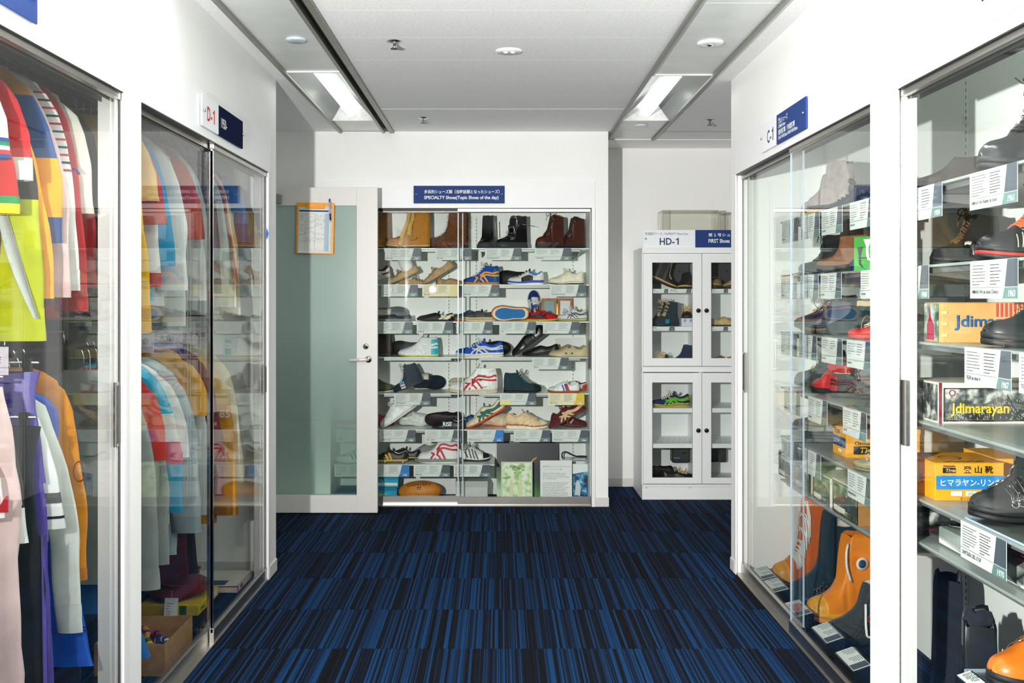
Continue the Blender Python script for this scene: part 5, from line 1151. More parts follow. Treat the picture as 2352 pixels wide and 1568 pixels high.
MB().prism([(.035, .115), (.062, .115), (.052, .08), (.055, .05), (.065, .035), (.05, .04), (.044, .06), (.044, .09)], .003, .0036).build('white_horn', ink('#eef4e2'), gc); MB().prism([(.012, .085), (.034, .088), (.026, .06), (.026, .03), (.036, .008), (.018, .025), (.018, .06)], .003, .0036).build('black_horn', BPRINT, gc); MB().box((.02, .045, .003), (.10, .049, .0034)).build('crossbar', BPRINT, gc)
# row C
rs(FAR[2], 1843, 1.42, 'maroon boot lying over with chained lace hooks', 'high', '#3d1220', yaw=150, roll=18, m=leather, sole=('#17100f', '#1b1414'), th=(.03, .02), L=.22, W=.1, extra=chain)
rs(FAR[2], 1905, 1.40, 'navy and grey boot with a chain lace hanging over the shelf', 'high', '#14264a', yaw=150, roll=-10, m=leather, sole=('#14120f', '#6a5a3a', '#171614'), th=(.04, .03), collar='#4b5354', lining='#5f6a68', L=.24, W=.11, extra=chain, hs=1.05)
rs(FAR[2], 1963, 1.40, 'teal boot with a broad cream collar', 'high', '#12303c', yaw=130, m=suede, sole=('#101a1e', '#15262c'), th=(.03, .02), collar='#dcc394', lining='#5f8a88', L=.23, W=.115, hs=1.1)
rs(FAR[2], 1990, 1.33, 'small red shoe at the pillar, third shelf', 'low', '#b5262a', yaw=150, m=leather, sole=('#b9332e',), lining='#5a1214', L=.17, W=.08, extra=chain)
# row D
rs(FAR[3], 1845, 1.44, 'teal-black boot with gold lace hooks and a looped lace', 'boot', '#142a30', yaw=150, m=suede, sole=('#0d0f10', '#121a1c'), th=(.028, .024), lining='#1a3a40', L=.225, hs=1.0, W=.10, extra=chain)
rs(FAR[3], 1912, 1.38, 'red boot with orange laces on a clear block', 'boot', '#c41a1c', yaw=118, m=shiny, sole=('#151515',), th=(.02, .02), laces='#e2602a', lining='#7a1012', L=.20, hs=1.08, W=.095, nlace=5)
rs(FAR[3], 1968, 1.42, 'grey boot with red ends and dark red lines', 'high', '#565c5a', yaw=330, m=suede, sole=('#141514',), stripe='#4a0f1c', heel='#a4322a', toe='#b0352c', laces='#202426', L=.20, W=.095, hs=.85)
# row E
rs(FAR[4], 1845, 1.42, 'grey boot with a brown cuff on a black block', 'boot', '#6f7475', yaw=152, m=suede, sole=('#111112', '#17181a', '#8f9494'), th=(.045, .04), heel='#5a4a30', collar='#6a5636', lining='#3a3a34', L=.245, hs=.86, W=.105)
rs(FAR[4], 1925, 1.59, 'black shoe with a loose lace beside the yellow box', 'low', '#16171a', yaw=70, m=leather, sole=('#131314',), lining='#c2a878', heel='#5a1c1a', L=.15, W=.07, laces='#16171a', nlace=4)
t_ = rs(FAR[4], 1985, 1.30, 'beige canvas shoe with a paper tag, hanging before the yellow box', 'low', '#9a8f6c', yaw=160, m=fabric, sole=('#7f7a5a', '#8a8464'), L=.16, W=.08, laces='#b5a884', nlace=4, extra=lambda t, s, st, p: MB().box((-.01, s.W/2+.004, .0), (.018, s.W/2+.006, .05)).build('paper_tag', paper('#f0ece4'), t))
# boxes
YELB = card('#f2a80f')
def yb(t, w, h):
    d = .14
    text('Onitsuka', h*.17, t, BPRINT, (0, 0, 0), 'box_lettering', 1.25, .015, rot=(R(90), 0, 0)).location = (-w*.78, -.0032, h*.44)
    MB().prism([(-w*.80, h*.12), (w*.05, h*.12), (w*.05, h*.40), (-w*.80, h*.40)], -.0030, -.0022, 1).build('logo_plate', BPRINT, t)
    text('Tiger', h*.27, t, ink('#f2b52a'), (0, 0, 0), 'box_lettering', 1.2, .02, rot=(R(90), 0, 0), shear=.25).location = (-w*.66, -.0036, h*.17)
    MB().box((-w-.003, 0, h*.32), (-w-.0022, d, h*.66)).build('blue_band', ink('#173f7a'), t)
    text('ヒマラヤン-ライト', h*.19, t, WPRINT, (0, 0, 0), 'box_lettering', .8, .02, rot=(R(90), 0, R(-90))).location = (-w-.0034, d*.95, h*.42)
    text('登山靴', h*.17, t, BPRINT, (0, 0, 0), 'box_lettering', 1, .02, rot=(R(90), 0, R(-90))).location = (-w-.003, d*.85, h*.76)
    for v in (.3, .45): MB().box((-w-.003, d*v, h*.13), (-w-.0022, d*(v+.12), h*.24)).build('size_label', paper('#f0efe8'), t)
p_ = 1.335*F/(1940-CX)
crate('shoe_box', 'yellow shoe box with a navy side band on the fifth shelf, case C-1', 'shoe box', 1.335, 1.62, 3.835, .15, .112, FAR[4], YELB, (yb,), lid=.022)
def pic_box(label, x, px, z, w, d, h, pic, title, col, rot=-90, edge='#cfc9b4', sub=None, dark=None):
    Y = x*F/(px-CX)
    t = thing('shoe_box', label, 'shoe box', (x, Y, z), (0, 0, R(rot))); m = card(edge)
    Box((0, 0, 0), (w, d, h-.022), .001).build('box_body', m, t); Box((-.002, -.002, h-.022), (w+.002, d+.002, h), .001).build('lid', card('#c9c6b2'), t)
    MB().box((.006, -.0032, .006), (w-.006, -.0022, h-.006)).build('printed_picture', PIC[pic], t)
    MB().prism([(.008, h*.35), (w*.30, h*.55), (w*.45, h*.82), (w*.55, h*.62), (w*.70, h*.70), (w-.008, h*.45), (w-.008, h*.22), (.008, h*.2)], -.0042, -.0034, 1).build('printed_peak', ink(dark or '#39443c'), t)
    f = MB()
    for a, b in (((.004, .004), (w-.004, .007)), ((.004, h-.007), (w-.004, h-.004)), ((.004, .004), (.007, h-.004)), ((w-.007, .004), (w-.004, h-.004))): f.box((a[0], -.0046, a[1]), (b[0], -.0036, b[1]))
    f.build('printed_border', BPRINT, t)
    text(title, h*.22, t, ink(col), (0, 0, 0), 'box_lettering', .95, .03, rot=(R(90), 0, 0)).location = (w*.12, -.0052, h*.46)
    MB().box((w*.08, -.005, h*.10), (w*.52, -.0044, h*.26)).build('size_label', paper('#e4e0cc'), t)
    MB().box((w*.08, -.005, h*.80), (w*.26, -.0044, h*.92)).build('logo_plate', BPRINT, t)
    if sub: text(sub, h*.15, t, ink('#2f7fc0'), (0, 0, 0), 'box_lettering', .9, .02, rot=(R(90), 0, 0)).location = (w*.62, -.0054, h*.30)
    text('オニツカ株式会社', h*.10, t, BPRINT, (0, 0, 0), 'box_lettering', .9, .01, rot=(R(90), 0, 0)).location = (w*.50, -.0052, h*.09)
    return t
pic_box('brown and green printed shoe box at the end of the lowest shelf', 1.29, 1790, FAR[5], .20, .30, .115, 'brown', '登山', '#2f6f5a', edge='#8a6a44')
pic_box('mountain-printed shoe box with red lettering on the lowest shelf', 1.285, 1828, FAR[5], .20, .30, .112, 'mountain', 'ヒマラヤン', '#c2263a', sub='登山')
pic_box('mountain-printed shoe box with orange lettering on the lowest shelf', 1.280, 1869, FAR[5], .205, .30, .112, 'green', 'ヒマラヤン-A', '#e89a1c', edge='#d8d6c4', sub='登山')
pic_box('brown-edged shoe box with orange and white lettering on the lowest shelf', 1.275, 1914, FAR[5], .27, .30, .125, 'green', 'リンカン', '#e2641e', edge='#a5763c', sub='登山')
# floor of case C-1
def pins(t, s, strip, patch, c='#eceae2'):
    o = s.open[1]
    lm = fabric(c)
    for i in range(9):
        a = o+.025+.026*i; d = .013
        for sg in (1, -1): MB().tube([s.P(a+2*d*q/6, sg*(.62-1.24*q/6))+(s.N(a+2*d*q/6, sg*(.62-1.24*q/6)+.001)*.5+Vector((.5, 0, .2)))*.008 for q in range(7)], .0042, 6).build('lace', lm, t)
fl = lambda x, Y: CX+x*F/Y
rs(0, fl(1.485, 4.88), 1.485, 'tall orange boot with white zigzag laces and a yellow toe', 'tall', '#d8681a', yaw=192, m=fabric, sole=('#7a4a1a', '#c98a2a'), th=(.03, .03), lining='#b5520f', toe='#c98a2a', L=.32, W=.13, hs=1.22, extra=pins)
rs(0, fl(1.485, 4.58), 1.485, 'broad dark teal boot with a white edge and dangling rings', 'tall', '#10303e', yaw=186, m=fabric, sole=('#0c1c26', '#10303e'), th=(.03, .03), lining='#1a3f50', L=.31, W=.15, hs=1.24, spring=.02,
   extra=lambda t, s, st, p: ([MB().tube([s.P(.56+.05*i, .6)+Vector((.012*math.cos(q*.8), .012, .012*math.sin(q*.8)-.01)) for q in range(9)], .0018, 5).build('ring', CHROME, t) for i in range(4)], MB().sheet([[s.P(.10+.06*i, u)+s.N(.10+.06*i, u)*.003 for u in (.32, .36, .40)] for i in range(5)], .002).build('white_edge', fabric('#e0dccc'), t)))
rs(0, fl(1.485, 4.32), 1.485, 'orange boot with a yellow rubber foot, white drawcord and a round badge', 'tall', '#f08a0f', yaw=192, m=shiny, sole=('#c9861a', '#e0a02a'), th=(.05, .04), lining='#d8750c', toe='#e2a22c', L=.32, W=.14, hs=1.0,
   extra=lambda t, s, st, p: (MB().lathe([(0, .003), (.028, .002), (.028, 0), (0, 0)], 20, 1, (-.06, s.W/2-.010, .25)).build('round_badge', paper('#e8e6dc'), t), MB().lathe([(0, .0045), (.018, .004), (.018, .003), (0, .003)], 18, 1, (-.06, s.W/2-.010, .25)).build('badge_center', ink('#123a5c'), t), MB().tube(bez([(.0, .05, .335), (.02, .07, .30), (.02, .075, .24), (.0, .072, .18)], 5), .005, 6).build('drawcord', fabric('#f0efe8'), t)))
#rs(0, 1785, 1.42, 'yellow-toed boot at the far end of the case floor', 'high', '#b5741c', yaw=215, m=leather, sole=('#8a5a1c',), toe='#c98a1e', L=.24, W=.13, hs=.9)
def quilt(t, s, strip, patch):
    for sg in (1, -1):
        for i in range(6):
            strip('quilt_seam', ((.10+.09*i, .12), (.34+.09*i, .85)), sg, .003, fabric('#23282a')); strip('quilt_seam', ((.34+.09*i, .12), (.10+.09*i, .85)), sg, .003, fabric('#23282a'))
    o = s.P(.45, .7)+s.N(.45, .7)*.004
    MB().prism([(o.x, o.z-.026), (o.x+.02, o.z), (o.x, o.z+.026), (o.x-.02, o.z)], o.y+.004, o.y+.007, 1).build('diamond_badge', fabric('#b01a34'), t); MB().prism([(o.x, o.z-.018), (o.x+.013, o.z), (o.x, o.z+.018), (o.x-.013, o.z)], o.y+.007, o.y+.009, 1).build('badge_center', BPRINT, t)
    MB().tube(bez([s.P(.52, .3)+Vector((0, .02, .01)), s.P(.56, .7)+Vector((0, .02, 0)), s.P(.5, .95)+Vector((0, .02, 0)), s.P(.2, .9)+Vector((0, .02, 0))], 6), .005, 6).build('white_cord', fabric('#eeeee8'), t)
rs(.0, fl(1.47, 4.04), 1.47, 'charcoal quilted bootie with a red diamond badge and white cord', 'boot', '#33393a', yaw=184, m=fabric, sole=('#0f2630',), th=(.03, .03), lining='#c9c2ae', L=.29, W=.14, hs=1.10, extra=quilt)
def block(label, x, Y, z, w=.21, d=.13, h=.085, tilt=22, pic=None, **kw):
    t = thing('caption_block', label, 'caption block', (x, Y, z), (0, 0, R(-90)))
    MB().prism([(0, 0), (d, 0), (d, h), (0, h*.75)], 0, w, 0).build('clear_block', ACRYLB, t)
    c = Box((.004, .004, 0), (w-.004, d-.004, .002)).build('card', CARD, t); c.location = (0, 0, h*.75+.0015); c.rotation_euler = (math.atan2(h*.25, d), 0, 0)
    Box((w*.74, .006, .002), (w-.006, d-.006, .0026)).build('dark_panel', GREY, c)
    if pic: MB().prism([(w*.2, .01), (w*.7, .01), (w*.72, d*.8), (w*.25, d*.85)], .002, .0026).build('picture', ink(pic), c)
    p = MB(); print_lines(p, w*.06, w*.36, d*.3, d*.92, 6, .003, frag=.012); print_lines(p, w*.44, w*.70, d*.3, d*.92, 6, .003, frag=.008)
    if not pic: p.build('printed_text', LINES, c, kind='stuff')
    return t
ACRYLB = mat('#141d26', .08, 0, .1, 5, name='smoked_clear_block', spec=.6)
for i, (px, py, ex, pic) in enumerate(((1727, 1300, 'nearest the far jamb', None), (1752, 1335, 'second from the far jamb', None), (1800, 1385, 'with a red picture', '#d08a78'), (1862, 1445, 'fourth from the far jamb', None), (1917, 1500, 'nearest the pillar', None))):
    x = 1.242; Y = x*F/(px-CX)
    block('clear caption block on the floor of case C-1, '+ex, x, Y, 0, .19, .072, .10 if i > 2 else .075, pic=pic)
# near bay
def nb(label, z, corner, w, d, h, m, parts, lidm=None, x=1.30, lid=.0):
    Y = x*F/(corner-CX)
    return crate('shoe_box', label, 'shoe box', x, x+w, Y, d, h, z, m, parts, lid=lid or .002, lidm=lidm or m)
def tan(t, w, h):
    MB().box((-w-.0034, .02, .004), (-w-.0026, .24, h-.004)).build('printed_picture', PIC['towers'], t)
    MB().prism([(.045, .006), (.095, .006), (.095, h*.42), (.08, h*.62), (.074, h*.9), (.068, h*.62), (.045, h*.42)], -w-.0044, -w-.0036, 0).build('printed_tower', ink('#b0204a'), t)
    text('Jdimarayan', h*.40, t, ink('#1a5a94'), (0, 0, 0), 'box_lettering', 1.12, .03, rot=(R(90), 0, 0)).location = (-w*.76, -.0042, h*.40)
    for k in range(9): MB().box((-w*.02+.013*k, -.0040, h*.64), (-w*.02+.013*k+.006, -.0030, h*.98)).build('red_bar', ink('#c8321e'), t)
    for k in range(4): MB().box((-w*.02+.013*k, -.0040, h*.30), (-w*.02+.013*k+.006, -.0030, h*.42)).build('red_bar', ink('#c8321e'), t)
    for k in range(3): MB().box((-w-.003, -.003, h*(.15+.28*k)), (-w+.014, -.002, h*(.22+.28*k))).build('lock_tab', card('#e8c890'), t)
nb('tan shoe box lettered in blue with red bars, behind the black ski boot', 1.258, 2164, .32, .26, .118, card('#d9a866'), (tan,))
def mtn(t, w, h):
    MB().box((-w+.010, -.0034, .006), (w-.010, -.0026, h-.016)).build('printed_picture', PIC['mountain'], t)
    for pts, c in ((((-w+.012, .02), (-w*.5, h*.48), (-w*.2, h*.50), (0, h*.66), (w*.12, h*.58), (w*.16, h*.74), (w*.24, h*.52), (w*.6, h*.42), (w-.012, h*.5), (w-.012, .01), (-w+.012, .01)), '#5a5d58'), (((-w+.012, .015), (-w*.4, h*.30), (w*.1, h*.46), (w*.17, h*.70), (w*.3, h*.36), (w-.012, h*.30), (w-.012, .01)), '#272a28')):
        MB().prism(pts, -.0042 if c[1] == '5' else -.0050, -.0036, 1).build('printed_peak', mat(c, .7, 0, .6, 60, name='mountain_print'), t)
    r9 = random.Random(8); p = MB()
    for i in range(260):
        x = r9.uniform(-w+.02, w-.02); zt = h*(.25+.5*math.exp(-((x-w*.16)/(w*.35))**2)+.12*math.exp(-((x+w*.5)/(w*.3))**2)); z = r9.uniform(.01, zt-.004); q = r9.uniform(.0015, .0045)
        p.add([(x-q*.5, -.0052, z), (x+q*.6, -.0052, z-q*r9.uniform(.4, 1.2)), (x+q*.2, -.0052, z+q*1.3)], [(0, 1, 2)])
    p.build('printed_rock', ink('#a9aaa0'), t, kind='stuff')
    f = MB()
    for a, b in (((-w+.010, .008), (w-.006, .011)), ((-w+.010, h-.018), (w-.006, h-.015)), ((-w+.010, .008), (-w+.013, h-.015))): f.box((a[0], -.0056, a[1]), (b[0], -.0046, b[1]))
    f.build('printed_border', BPRINT, t)
    text('Jdimarayan', h*.34, t, ink('#e8c41c'), (0, 0, 0), 'box_lettering', .95, .035, rot=(R(90), 0, 0)).location = (-w*.80, -.0058, h*.27)
    text('登山靴', h*.22, t, ink('#8a1a2a'), (0, 0, 0), 'box_lettering', 1.1, .03, rot=(R(90), 0, 0)).location = (w*.44, -.0058, h*.28)
    text('O-', h*.22, t, ink('#8a1a2a'), (0, 0, 0), 'box_lettering', 1.0, 0, rot=(R(90), 0, 0)).location = (-w*.86, -.0058, h*.68)
    MB().box((-w-.0034, .01, .006), (-w-.0026, .18, h-.006)).build('side_picture', PIC['mountain'], t)
    MB().box((-w-.0030, -.003, .0), (-w+.005, -.002, h)).build('corner_tape', ink('#7a1c34'), t)
nb('long white shoe box printed with snowy mountains and yellow lettering', 1.020, 2158, .34, .20, .120, card('#e6e2d2'), (mtn,), card('#e6e2d2'), x=1.293)
def yel(t, w, h):
    MB().box((-w+.002, -.0032, h*.30), (w, -.0024, h*.66)).build('blue_band', ink('#1f86cc'), t)
    text('ヒマラヤン-リンカン', h*.21, t, WPRINT, (0, 0, 0), 'box_lettering', .95, .03, rot=(R(90), 0, 0)).location = (-w*.90, -.0038, h*.40)
    text('登 山 靴', h*.21, t, BPRINT, (0, 0, 0), 'box_lettering', 1.05, .03, rot=(R(90), 0, 0)).location = (-w*.20, -.0036, h*.74)
    text('Onitsuka', h*.075, t, BPRINT, (0, 0, 0), 'box_lettering', 1.15, .02, rot=(R(90), 0, 0)).location = (-w*.78, -.0036, h*.89)
    MB().prism([(-w*.79, h*.73), (-w*.42, h*.73), (-w*.42, h*.87), (-w*.79, h*.87)], -.0034, -.0026, 1).build('logo_plate', BPRINT, t)
    text('Tiger', h*.12, t, ink('#f2b52a'), (0, 0, 0), 'box_lettering', 1.2, .02, rot=(R(90), 0, 0), shear=.25).location = (-w*.73, -.0040, h*.76)
    for a, s_ in ((-.55, ''), (-.12, '250'), (.32, '')):
        MB().box((w*a, -.0034, h*.13), (w*(a+.32), -.0026, h*.25)).build('size_label', paper('#f2efe2'), t)
        if s_: text(s_, h*.10, t, BPRINT, (0, 0, 0), 'box_lettering', 1, 0, rot=(R(90), 0, 0)).location = (w*(a+.06), -.0038, h*.15)
    text('オニツカ株式会社', h*.075, t, BPRINT, (0, 0, 0), 'box_lettering', 1.1, .02, rot=(R(90), 0, 0)).location = (-w*.30, -.0036, h*.03)
    text('登山靴', h*.26, t, ink('#9a5a0c'), (0, 0, 0), 'box_lettering', .9, .02, rot=(R(90), 0, R(-90))).location = (-w-.003, .16, h*.36)
    MB().lathe([(.030, h+.001), (.034, h+.001), (.034, h), (.030, h), (.030, h+.001)], 24, 2, (-w*.2, .09, 0), False).build('printed_ring', ink('#6a4a1c'), t)
    for k in range(4): MB().prism([(-w*.7+.03*k, .012), (-w*.6+.03*k, .012), (-w*.3+.03*k, .03), (-w*.4+.03*k, .03)], h, h+.0008).build('printed_stroke', BPRINT, t)
nb('yellow and blue shoe box lettered in Japanese beside the buckled boot', .785, 2148, .205, .20, .113, YELB, (yel,))
nb('second yellow shoe box behind the buckled boot', .785, 2290, .12, .22, .112, YELB, (), x=1.525)
def dk(t, w, h):
    MB().box((-w+.004, -.0032, .006), (w-.004, -.0024, h-.006)).build('printed_picture', PIC['mountain'], t)
    MB().prism([(-w+.006, .02), (-w*.3, h*.45), (w*.05, h*.80), (w*.12, h*.92), (w*.25, h*.62), (w*.7, h*.5), (w-.006, h*.3), (w-.006, .008), (-w+.006, .008)], -.0042, -.0034, 1).build('printed_peak', mat('#2b2e2c', .7, 0, .6, 60, name='mountain_print'), t)
    text('Jdimarayan', h*.28, t, ink('#a01c1c'), (0, 0, 0), 'box_lettering', .8, .03, rot=(R(90), 0, 0)).location = (-w*.95, -.0050, h*.24); text('登山靴', h*.22, t, ink('#2f7fc0'), (0, 0, 0), 'box_lettering', .95, .03, rot=(R(90), 0, 0)).location = (w*.42, -.0050, h*.26)
nb('mountain-printed shoe box with red lettering below the yellow box', .655, 2090, .20, .085, .078, card('#4a4c48'), (dk,), x=1.27)
# plastic bag round a white box, clear riser with the caption of 1970
bg = thing('plastic_bag', 'clear plastic bag printed red, wrapped round a white box on the lowest shelf', 'plastic bag', (1.28, 2.47, .655))
Box((.03, .02, .004), (.33, .50, .055), .003).build('white_box', card('#dfe0d8'), bg)
g = [[Vector((.0+.36*i/10, -.02+.56*j/8, .062+.010*math.sin(i*1.7+j)+.006*math.cos(j*2.3)-(.026 if i in (0,) else 0)-(.022 if j == 0 else 0))) for j in range(9)] for i in range(11)]
MB().sheet(g, .001).build('bag_film', BAG, bg)
for k in range(3): MB().sheet([[(.05+.03*i, .05+.07*k+.05*j, .076+.004*math.sin(i+j)) for j in range(2)] for i in range(5-k)], .0012).build('red_print', ink('#a81c28'), bg)
rz = thing('clear_riser', 'clear acrylic riser carrying the buckled boot and a caption', 'riser', (1.272, 2.35, .664+.075))
rz.location = (1.272, 2.36, .786); pane('riser_top', (0, 0, .0), (.26, .36, .006), rz, EDGE, ACRYL)
t = caption('caption card dated 1970 fixed to the clear riser of the buckled boot', (1.262, 2.72, .783), RC, '1970', 'ONITSUKA ZIEL-STOP', None, None, .245, .10, 6, 'caption cards of the side boot cases', ink_m=ink('#3a403e'))
def clips(t, s, strip, patch, n=4, c=CHROME, start=.45, stepa=.06):
    for i in range(n):
        a = start+stepa*i
        for sg in (1, -1):
            q = [s.P(a+.01*k, sg*(.15+.13*k))+s.N(a+.01*k, sg*(.15+.13*k))*.004 for k in range(5)]
            MB().sheet([[p+Vector((-.007, 0, 0)), p+Vector((.007, 0, .0))] for p in q], .004).build('buckle_lever', c, t)
            p = q[-1]; MB().tube([p+Vector((.011*math.cos(k*.785), sg*.004, .011*math.sin(k*.785))) for k in range(9)], .0024, 6).build('buckle_ring', c, t)
rs(NEAR[0], 2176, 1.39, 'charcoal ankle boot with a pull tab and pale lining', 'high', '#3f3a36', yaw=160, m=suede, sole=('#1a1a1a', '#2a2826'), th=(.02, .016), lining='#e2c9a0', L=.215, hs=.85, W=.10, extra=lambda t, s, st, p: st('pull_tab', ((.12, .5), (.12, 1.0)), 1, .02, suede('#2c2a28')))
rs(NEAR[0], 2246, 1.50, 'small black strapped shoe beside the shiny black boot', 'low', '#14171a', yaw=120, sole=('#101112',), L=.16, W=.08, hs=1.2)
rs(NEAR[0], 2372, 1.42, 'shiny black laced boot with metal hooks on the topmost shelf', 'boot', '#1a2024', yaw=182, m=lambda c: mat(c, .25, 0, .1, 20, .03, 200, name='patent_leather'), sole=('#0f1112', '#14181a'), th=(.03, .026), lining='#8a8f8e', tongue='#7a8080', laces='#1d2224', L=.29, W=.12, hs=1.15, extra=lambda t, s, st, p: (chain(t, s, st, p), MB().tube(bez([s.P(.44, 0)+Vector((.005, 0, .01)), s.P(.46, 0)+Vector((.035, 0, .02)), s.P(.46, 0)+Vector((.06, 0, .035))], 5), .0022, 5).build('lace_end', fabric('#202628'), t)))
rs(NEAR[1], 2168, 1.45, 'black boot with a braided brown lace on the second shelf', 'boot', '#16120e', yaw=170, m=suede, sole=('#0e0e0e', '#131211'), th=(.026, .022), laces='#6a4a1e', lining='#2a2018', L=.20, hs=1.05, W=.10, nlace=7)
rs(NEAR[1], 2222, 1.46, 'shiny black shoe lying beside the boot with the brown lace', 'low', '#101214', yaw=30, sole=('#0c0d0e',), L=.20, W=.09, m=lambda c: mat(c, .25, 0, .1, 20, .03, 200, name='patent_leather'))
rs(NEAR[1], 2372, 1.42, 'dark boot with bright orange laces and a thin red sole line', 'boot', '#161a1c', yaw=182, m=leather, sole=('#121416', '#b02a22', '#14171a'), th=(.03, .026), laces='#e2622c', lining='#2a2e30', L=.30, W=.115, hs=.86, nlace=8, eyelets=8, extra=lambda t, s, st, p: [st('stitching', ((.62+.04*i, .12), (.58+.05*i, .8)), sg, .0016, fabric('#cfc6a4')) for i in range(4) for sg in (1, -1)])
rs(NEAR[2], 2362, 1.40, 'black plastic ski boot with pale lace hooks before the tan box', 'boot', '#12181c', yaw=186, m=plastic, sole=('#0d1012', '#14181b'), th=(.03, .028), lining='#cdbb94', L=.30, W=.12, hs=.78, extra=lambda t, s, st, p: (chain(t, s, st, p), MB().lathe([(0, .014), (.016, .010), (.018, 0), (0, 0)], 14, 1, (.05, s.W/2-.004, .045)).build('side_bolt', BLACK, t)))
for nm, x, Y, z, hz in (('boots', 1.30, 2.30, 0, .37),):
    rr = thing('clear_riser', 'clear acrylic riser under the orange ski boot', 'riser', (1.30, 2.41, 0)); pane('riser_top', (-.03, 0, .368), (.33, .31, .376), rr, EDGE, ACRYL)
    for yy in (0, .302): pane('riser_leg', (-.03, yy, 0), (.33, yy+.008, .368), rr, EDGE, ACRYL)
t = shoe('dark grey ski boot with chrome lever buckles on the clear riser', 'boot', '#24282a', yaw=188, m=lambda c: mat(c, .6, 0, .08, 30, .08, 200, name='rubberised_shell'), sole=('#0f1112', '#1b1e1f'), th=(.03, .028), lining='#1a1c1d', L=.30, W=.13, hs=.82, loc=(1.42, 2.70, .793), group=GR, extra=lambda t, s, st, p: clips(t, s, st, p, 5)); settle(t, (1.27, 1.6, 0), (1.65, 3.1, 3), ((0, 1, 0), (1, 0, 0)), (.0, .0))
t = shoe('bright orange ski boot with chrome clips and a yellow tag', 'boot', '#e87a16', yaw=192, m=lambda c: mat(c, .35, 0, .05, 20, .03, 200, name='shell_plastic'), sole=('#17181a', '#1d1f20'), th=(.03, .028), lining='#17191b', collar='#1a1c1e', L=.30, W=.13, hs=.95, loc=(1.425, 2.62, .377), group=GR,
   extra=lambda t, s, st, p: (clips(t, s, st, p, 4, metal('#c9c0b0', .25)), MB().prism([(.0, 0), (.03, .004), (.034, .03), (.014, .042), (-.004, .03)], s.W/2+.012, s.W/2+.015, 1).build('yellow_tag', paper('#f2c21c'), t).__setattr__('location', (.05, 0, .12)), MB().box((-.04, s.W/2-.018, .10), (-.005, s.W/2-.014, .116)).build('name_plate', CHROME, t)))
settle(t, (1.27, 1.6, 0), (1.65, 3.1, 3), ((0, 1, 0), (1, 0, 0)), (.0, .0))
block('clear caption block before the orange ski boot', 1.222, 2.67, .33, .20, .045, .06)
rs(0, fl(1.45, 3.22), 1.45, 'tall navy cloth boot with a drawn top at the pillar', 'tall', '#0d141f', yaw=245, m=fabric, sole=('#0a0d12',), lining='#101a2a', L=.26, W=.14, hs=1.75)
rs(0, fl(1.40, 2.92), 1.40, 'tall black rubber boot with a wide rolled rim', 'tall', '#12181d', yaw=250, m=lambda c: mat(c, .35, 0, .1, 12, .05, 60, name='boot_rubber'), sole=('#0b0d0f',), lining='#1a2430', collar='#1f272c', L=.24, W=.14, hs=1.68, extra=lambda t, s, st, p: MB().rings([[Vector((-.055+.040*math.cos(a)*(1-.1*i), .042*math.sin(a)*(1-.1*i)+.006*math.sin(5*a+i), .42+.02*i+.008*math.sin(3*a))) for a in [2*math.pi*q/18 for q in range(18)]] for i in range(3)]).build('cloth_lining', fabric('#141d2a'), t))
# ---------------------------------------------------------------- signs on the side walls
WSIGN = mat('#eef0f3', .4, 0, .01, 30, name='sign_white')
t = sign('white and dark blue sign D-1, 1950-, over the clothes case', (XL+.012, 3.775, 2.046), (R(90), 0, R(90)), .60, .120, .222, WSIGN, NAVYD)
text('D-', .078, t, ink('#c41e24'), (.062, .030, .003), 'lettering', .80, .016, space=1.12); one(t, ink('#c41e24'), .140, .030, .078); text('1950-', .056, t, WPRINT, (.250, .036, .003), 'lettering', .72, .012)
t = sign('white and blue sign C-1, CLIMBING Boots, over the boot case', (XR-.012, 4.475, 2.042), (R(90), 0, R(-90)), .650, .124, .245, WSIGN, NAVY)
text('C-', .078, t, NPRINT, (.098, .028, .003), 'lettering', .78, .016, space=1.12); one(t, NPRINT, .172, .028, .078)
for s_, y, sz, sx in (('登山シューズ', .084, .026, .86), ('CLIMBING Boots', .064, .019, .75), ('極地防寒／作業防寒', .036, .026, 1.0), ('POLAR WINTER Boots /WORK WINTER Boots', .016, .019, .70)): text(s_, sz, t, WPRINT, (.275, y, .003), 'lettering', sx, .016)
t = sign('white and blue sign over the clothes case nearest the viewer', (XL+.012, 1.83, 2.055), (R(90), 0, R(90)), .60, .120, .222, WSIGN, NAVYD)
for p in [c for c in t.children if c.name.startswith('panel')][1:]: p.data.materials[0] = NAVY
t = sign('white sign lettered C-2 over the ski boot case, mostly out of frame', (XR-.012, 2.430, 2.050), (R(90), 0, R(-90)), .65, .124, .245, WSIGN, NAVY)
text('C-2', .072, t, ink('#2b3fae'), (.090, .032, .003), 'lettering', .82, .030)
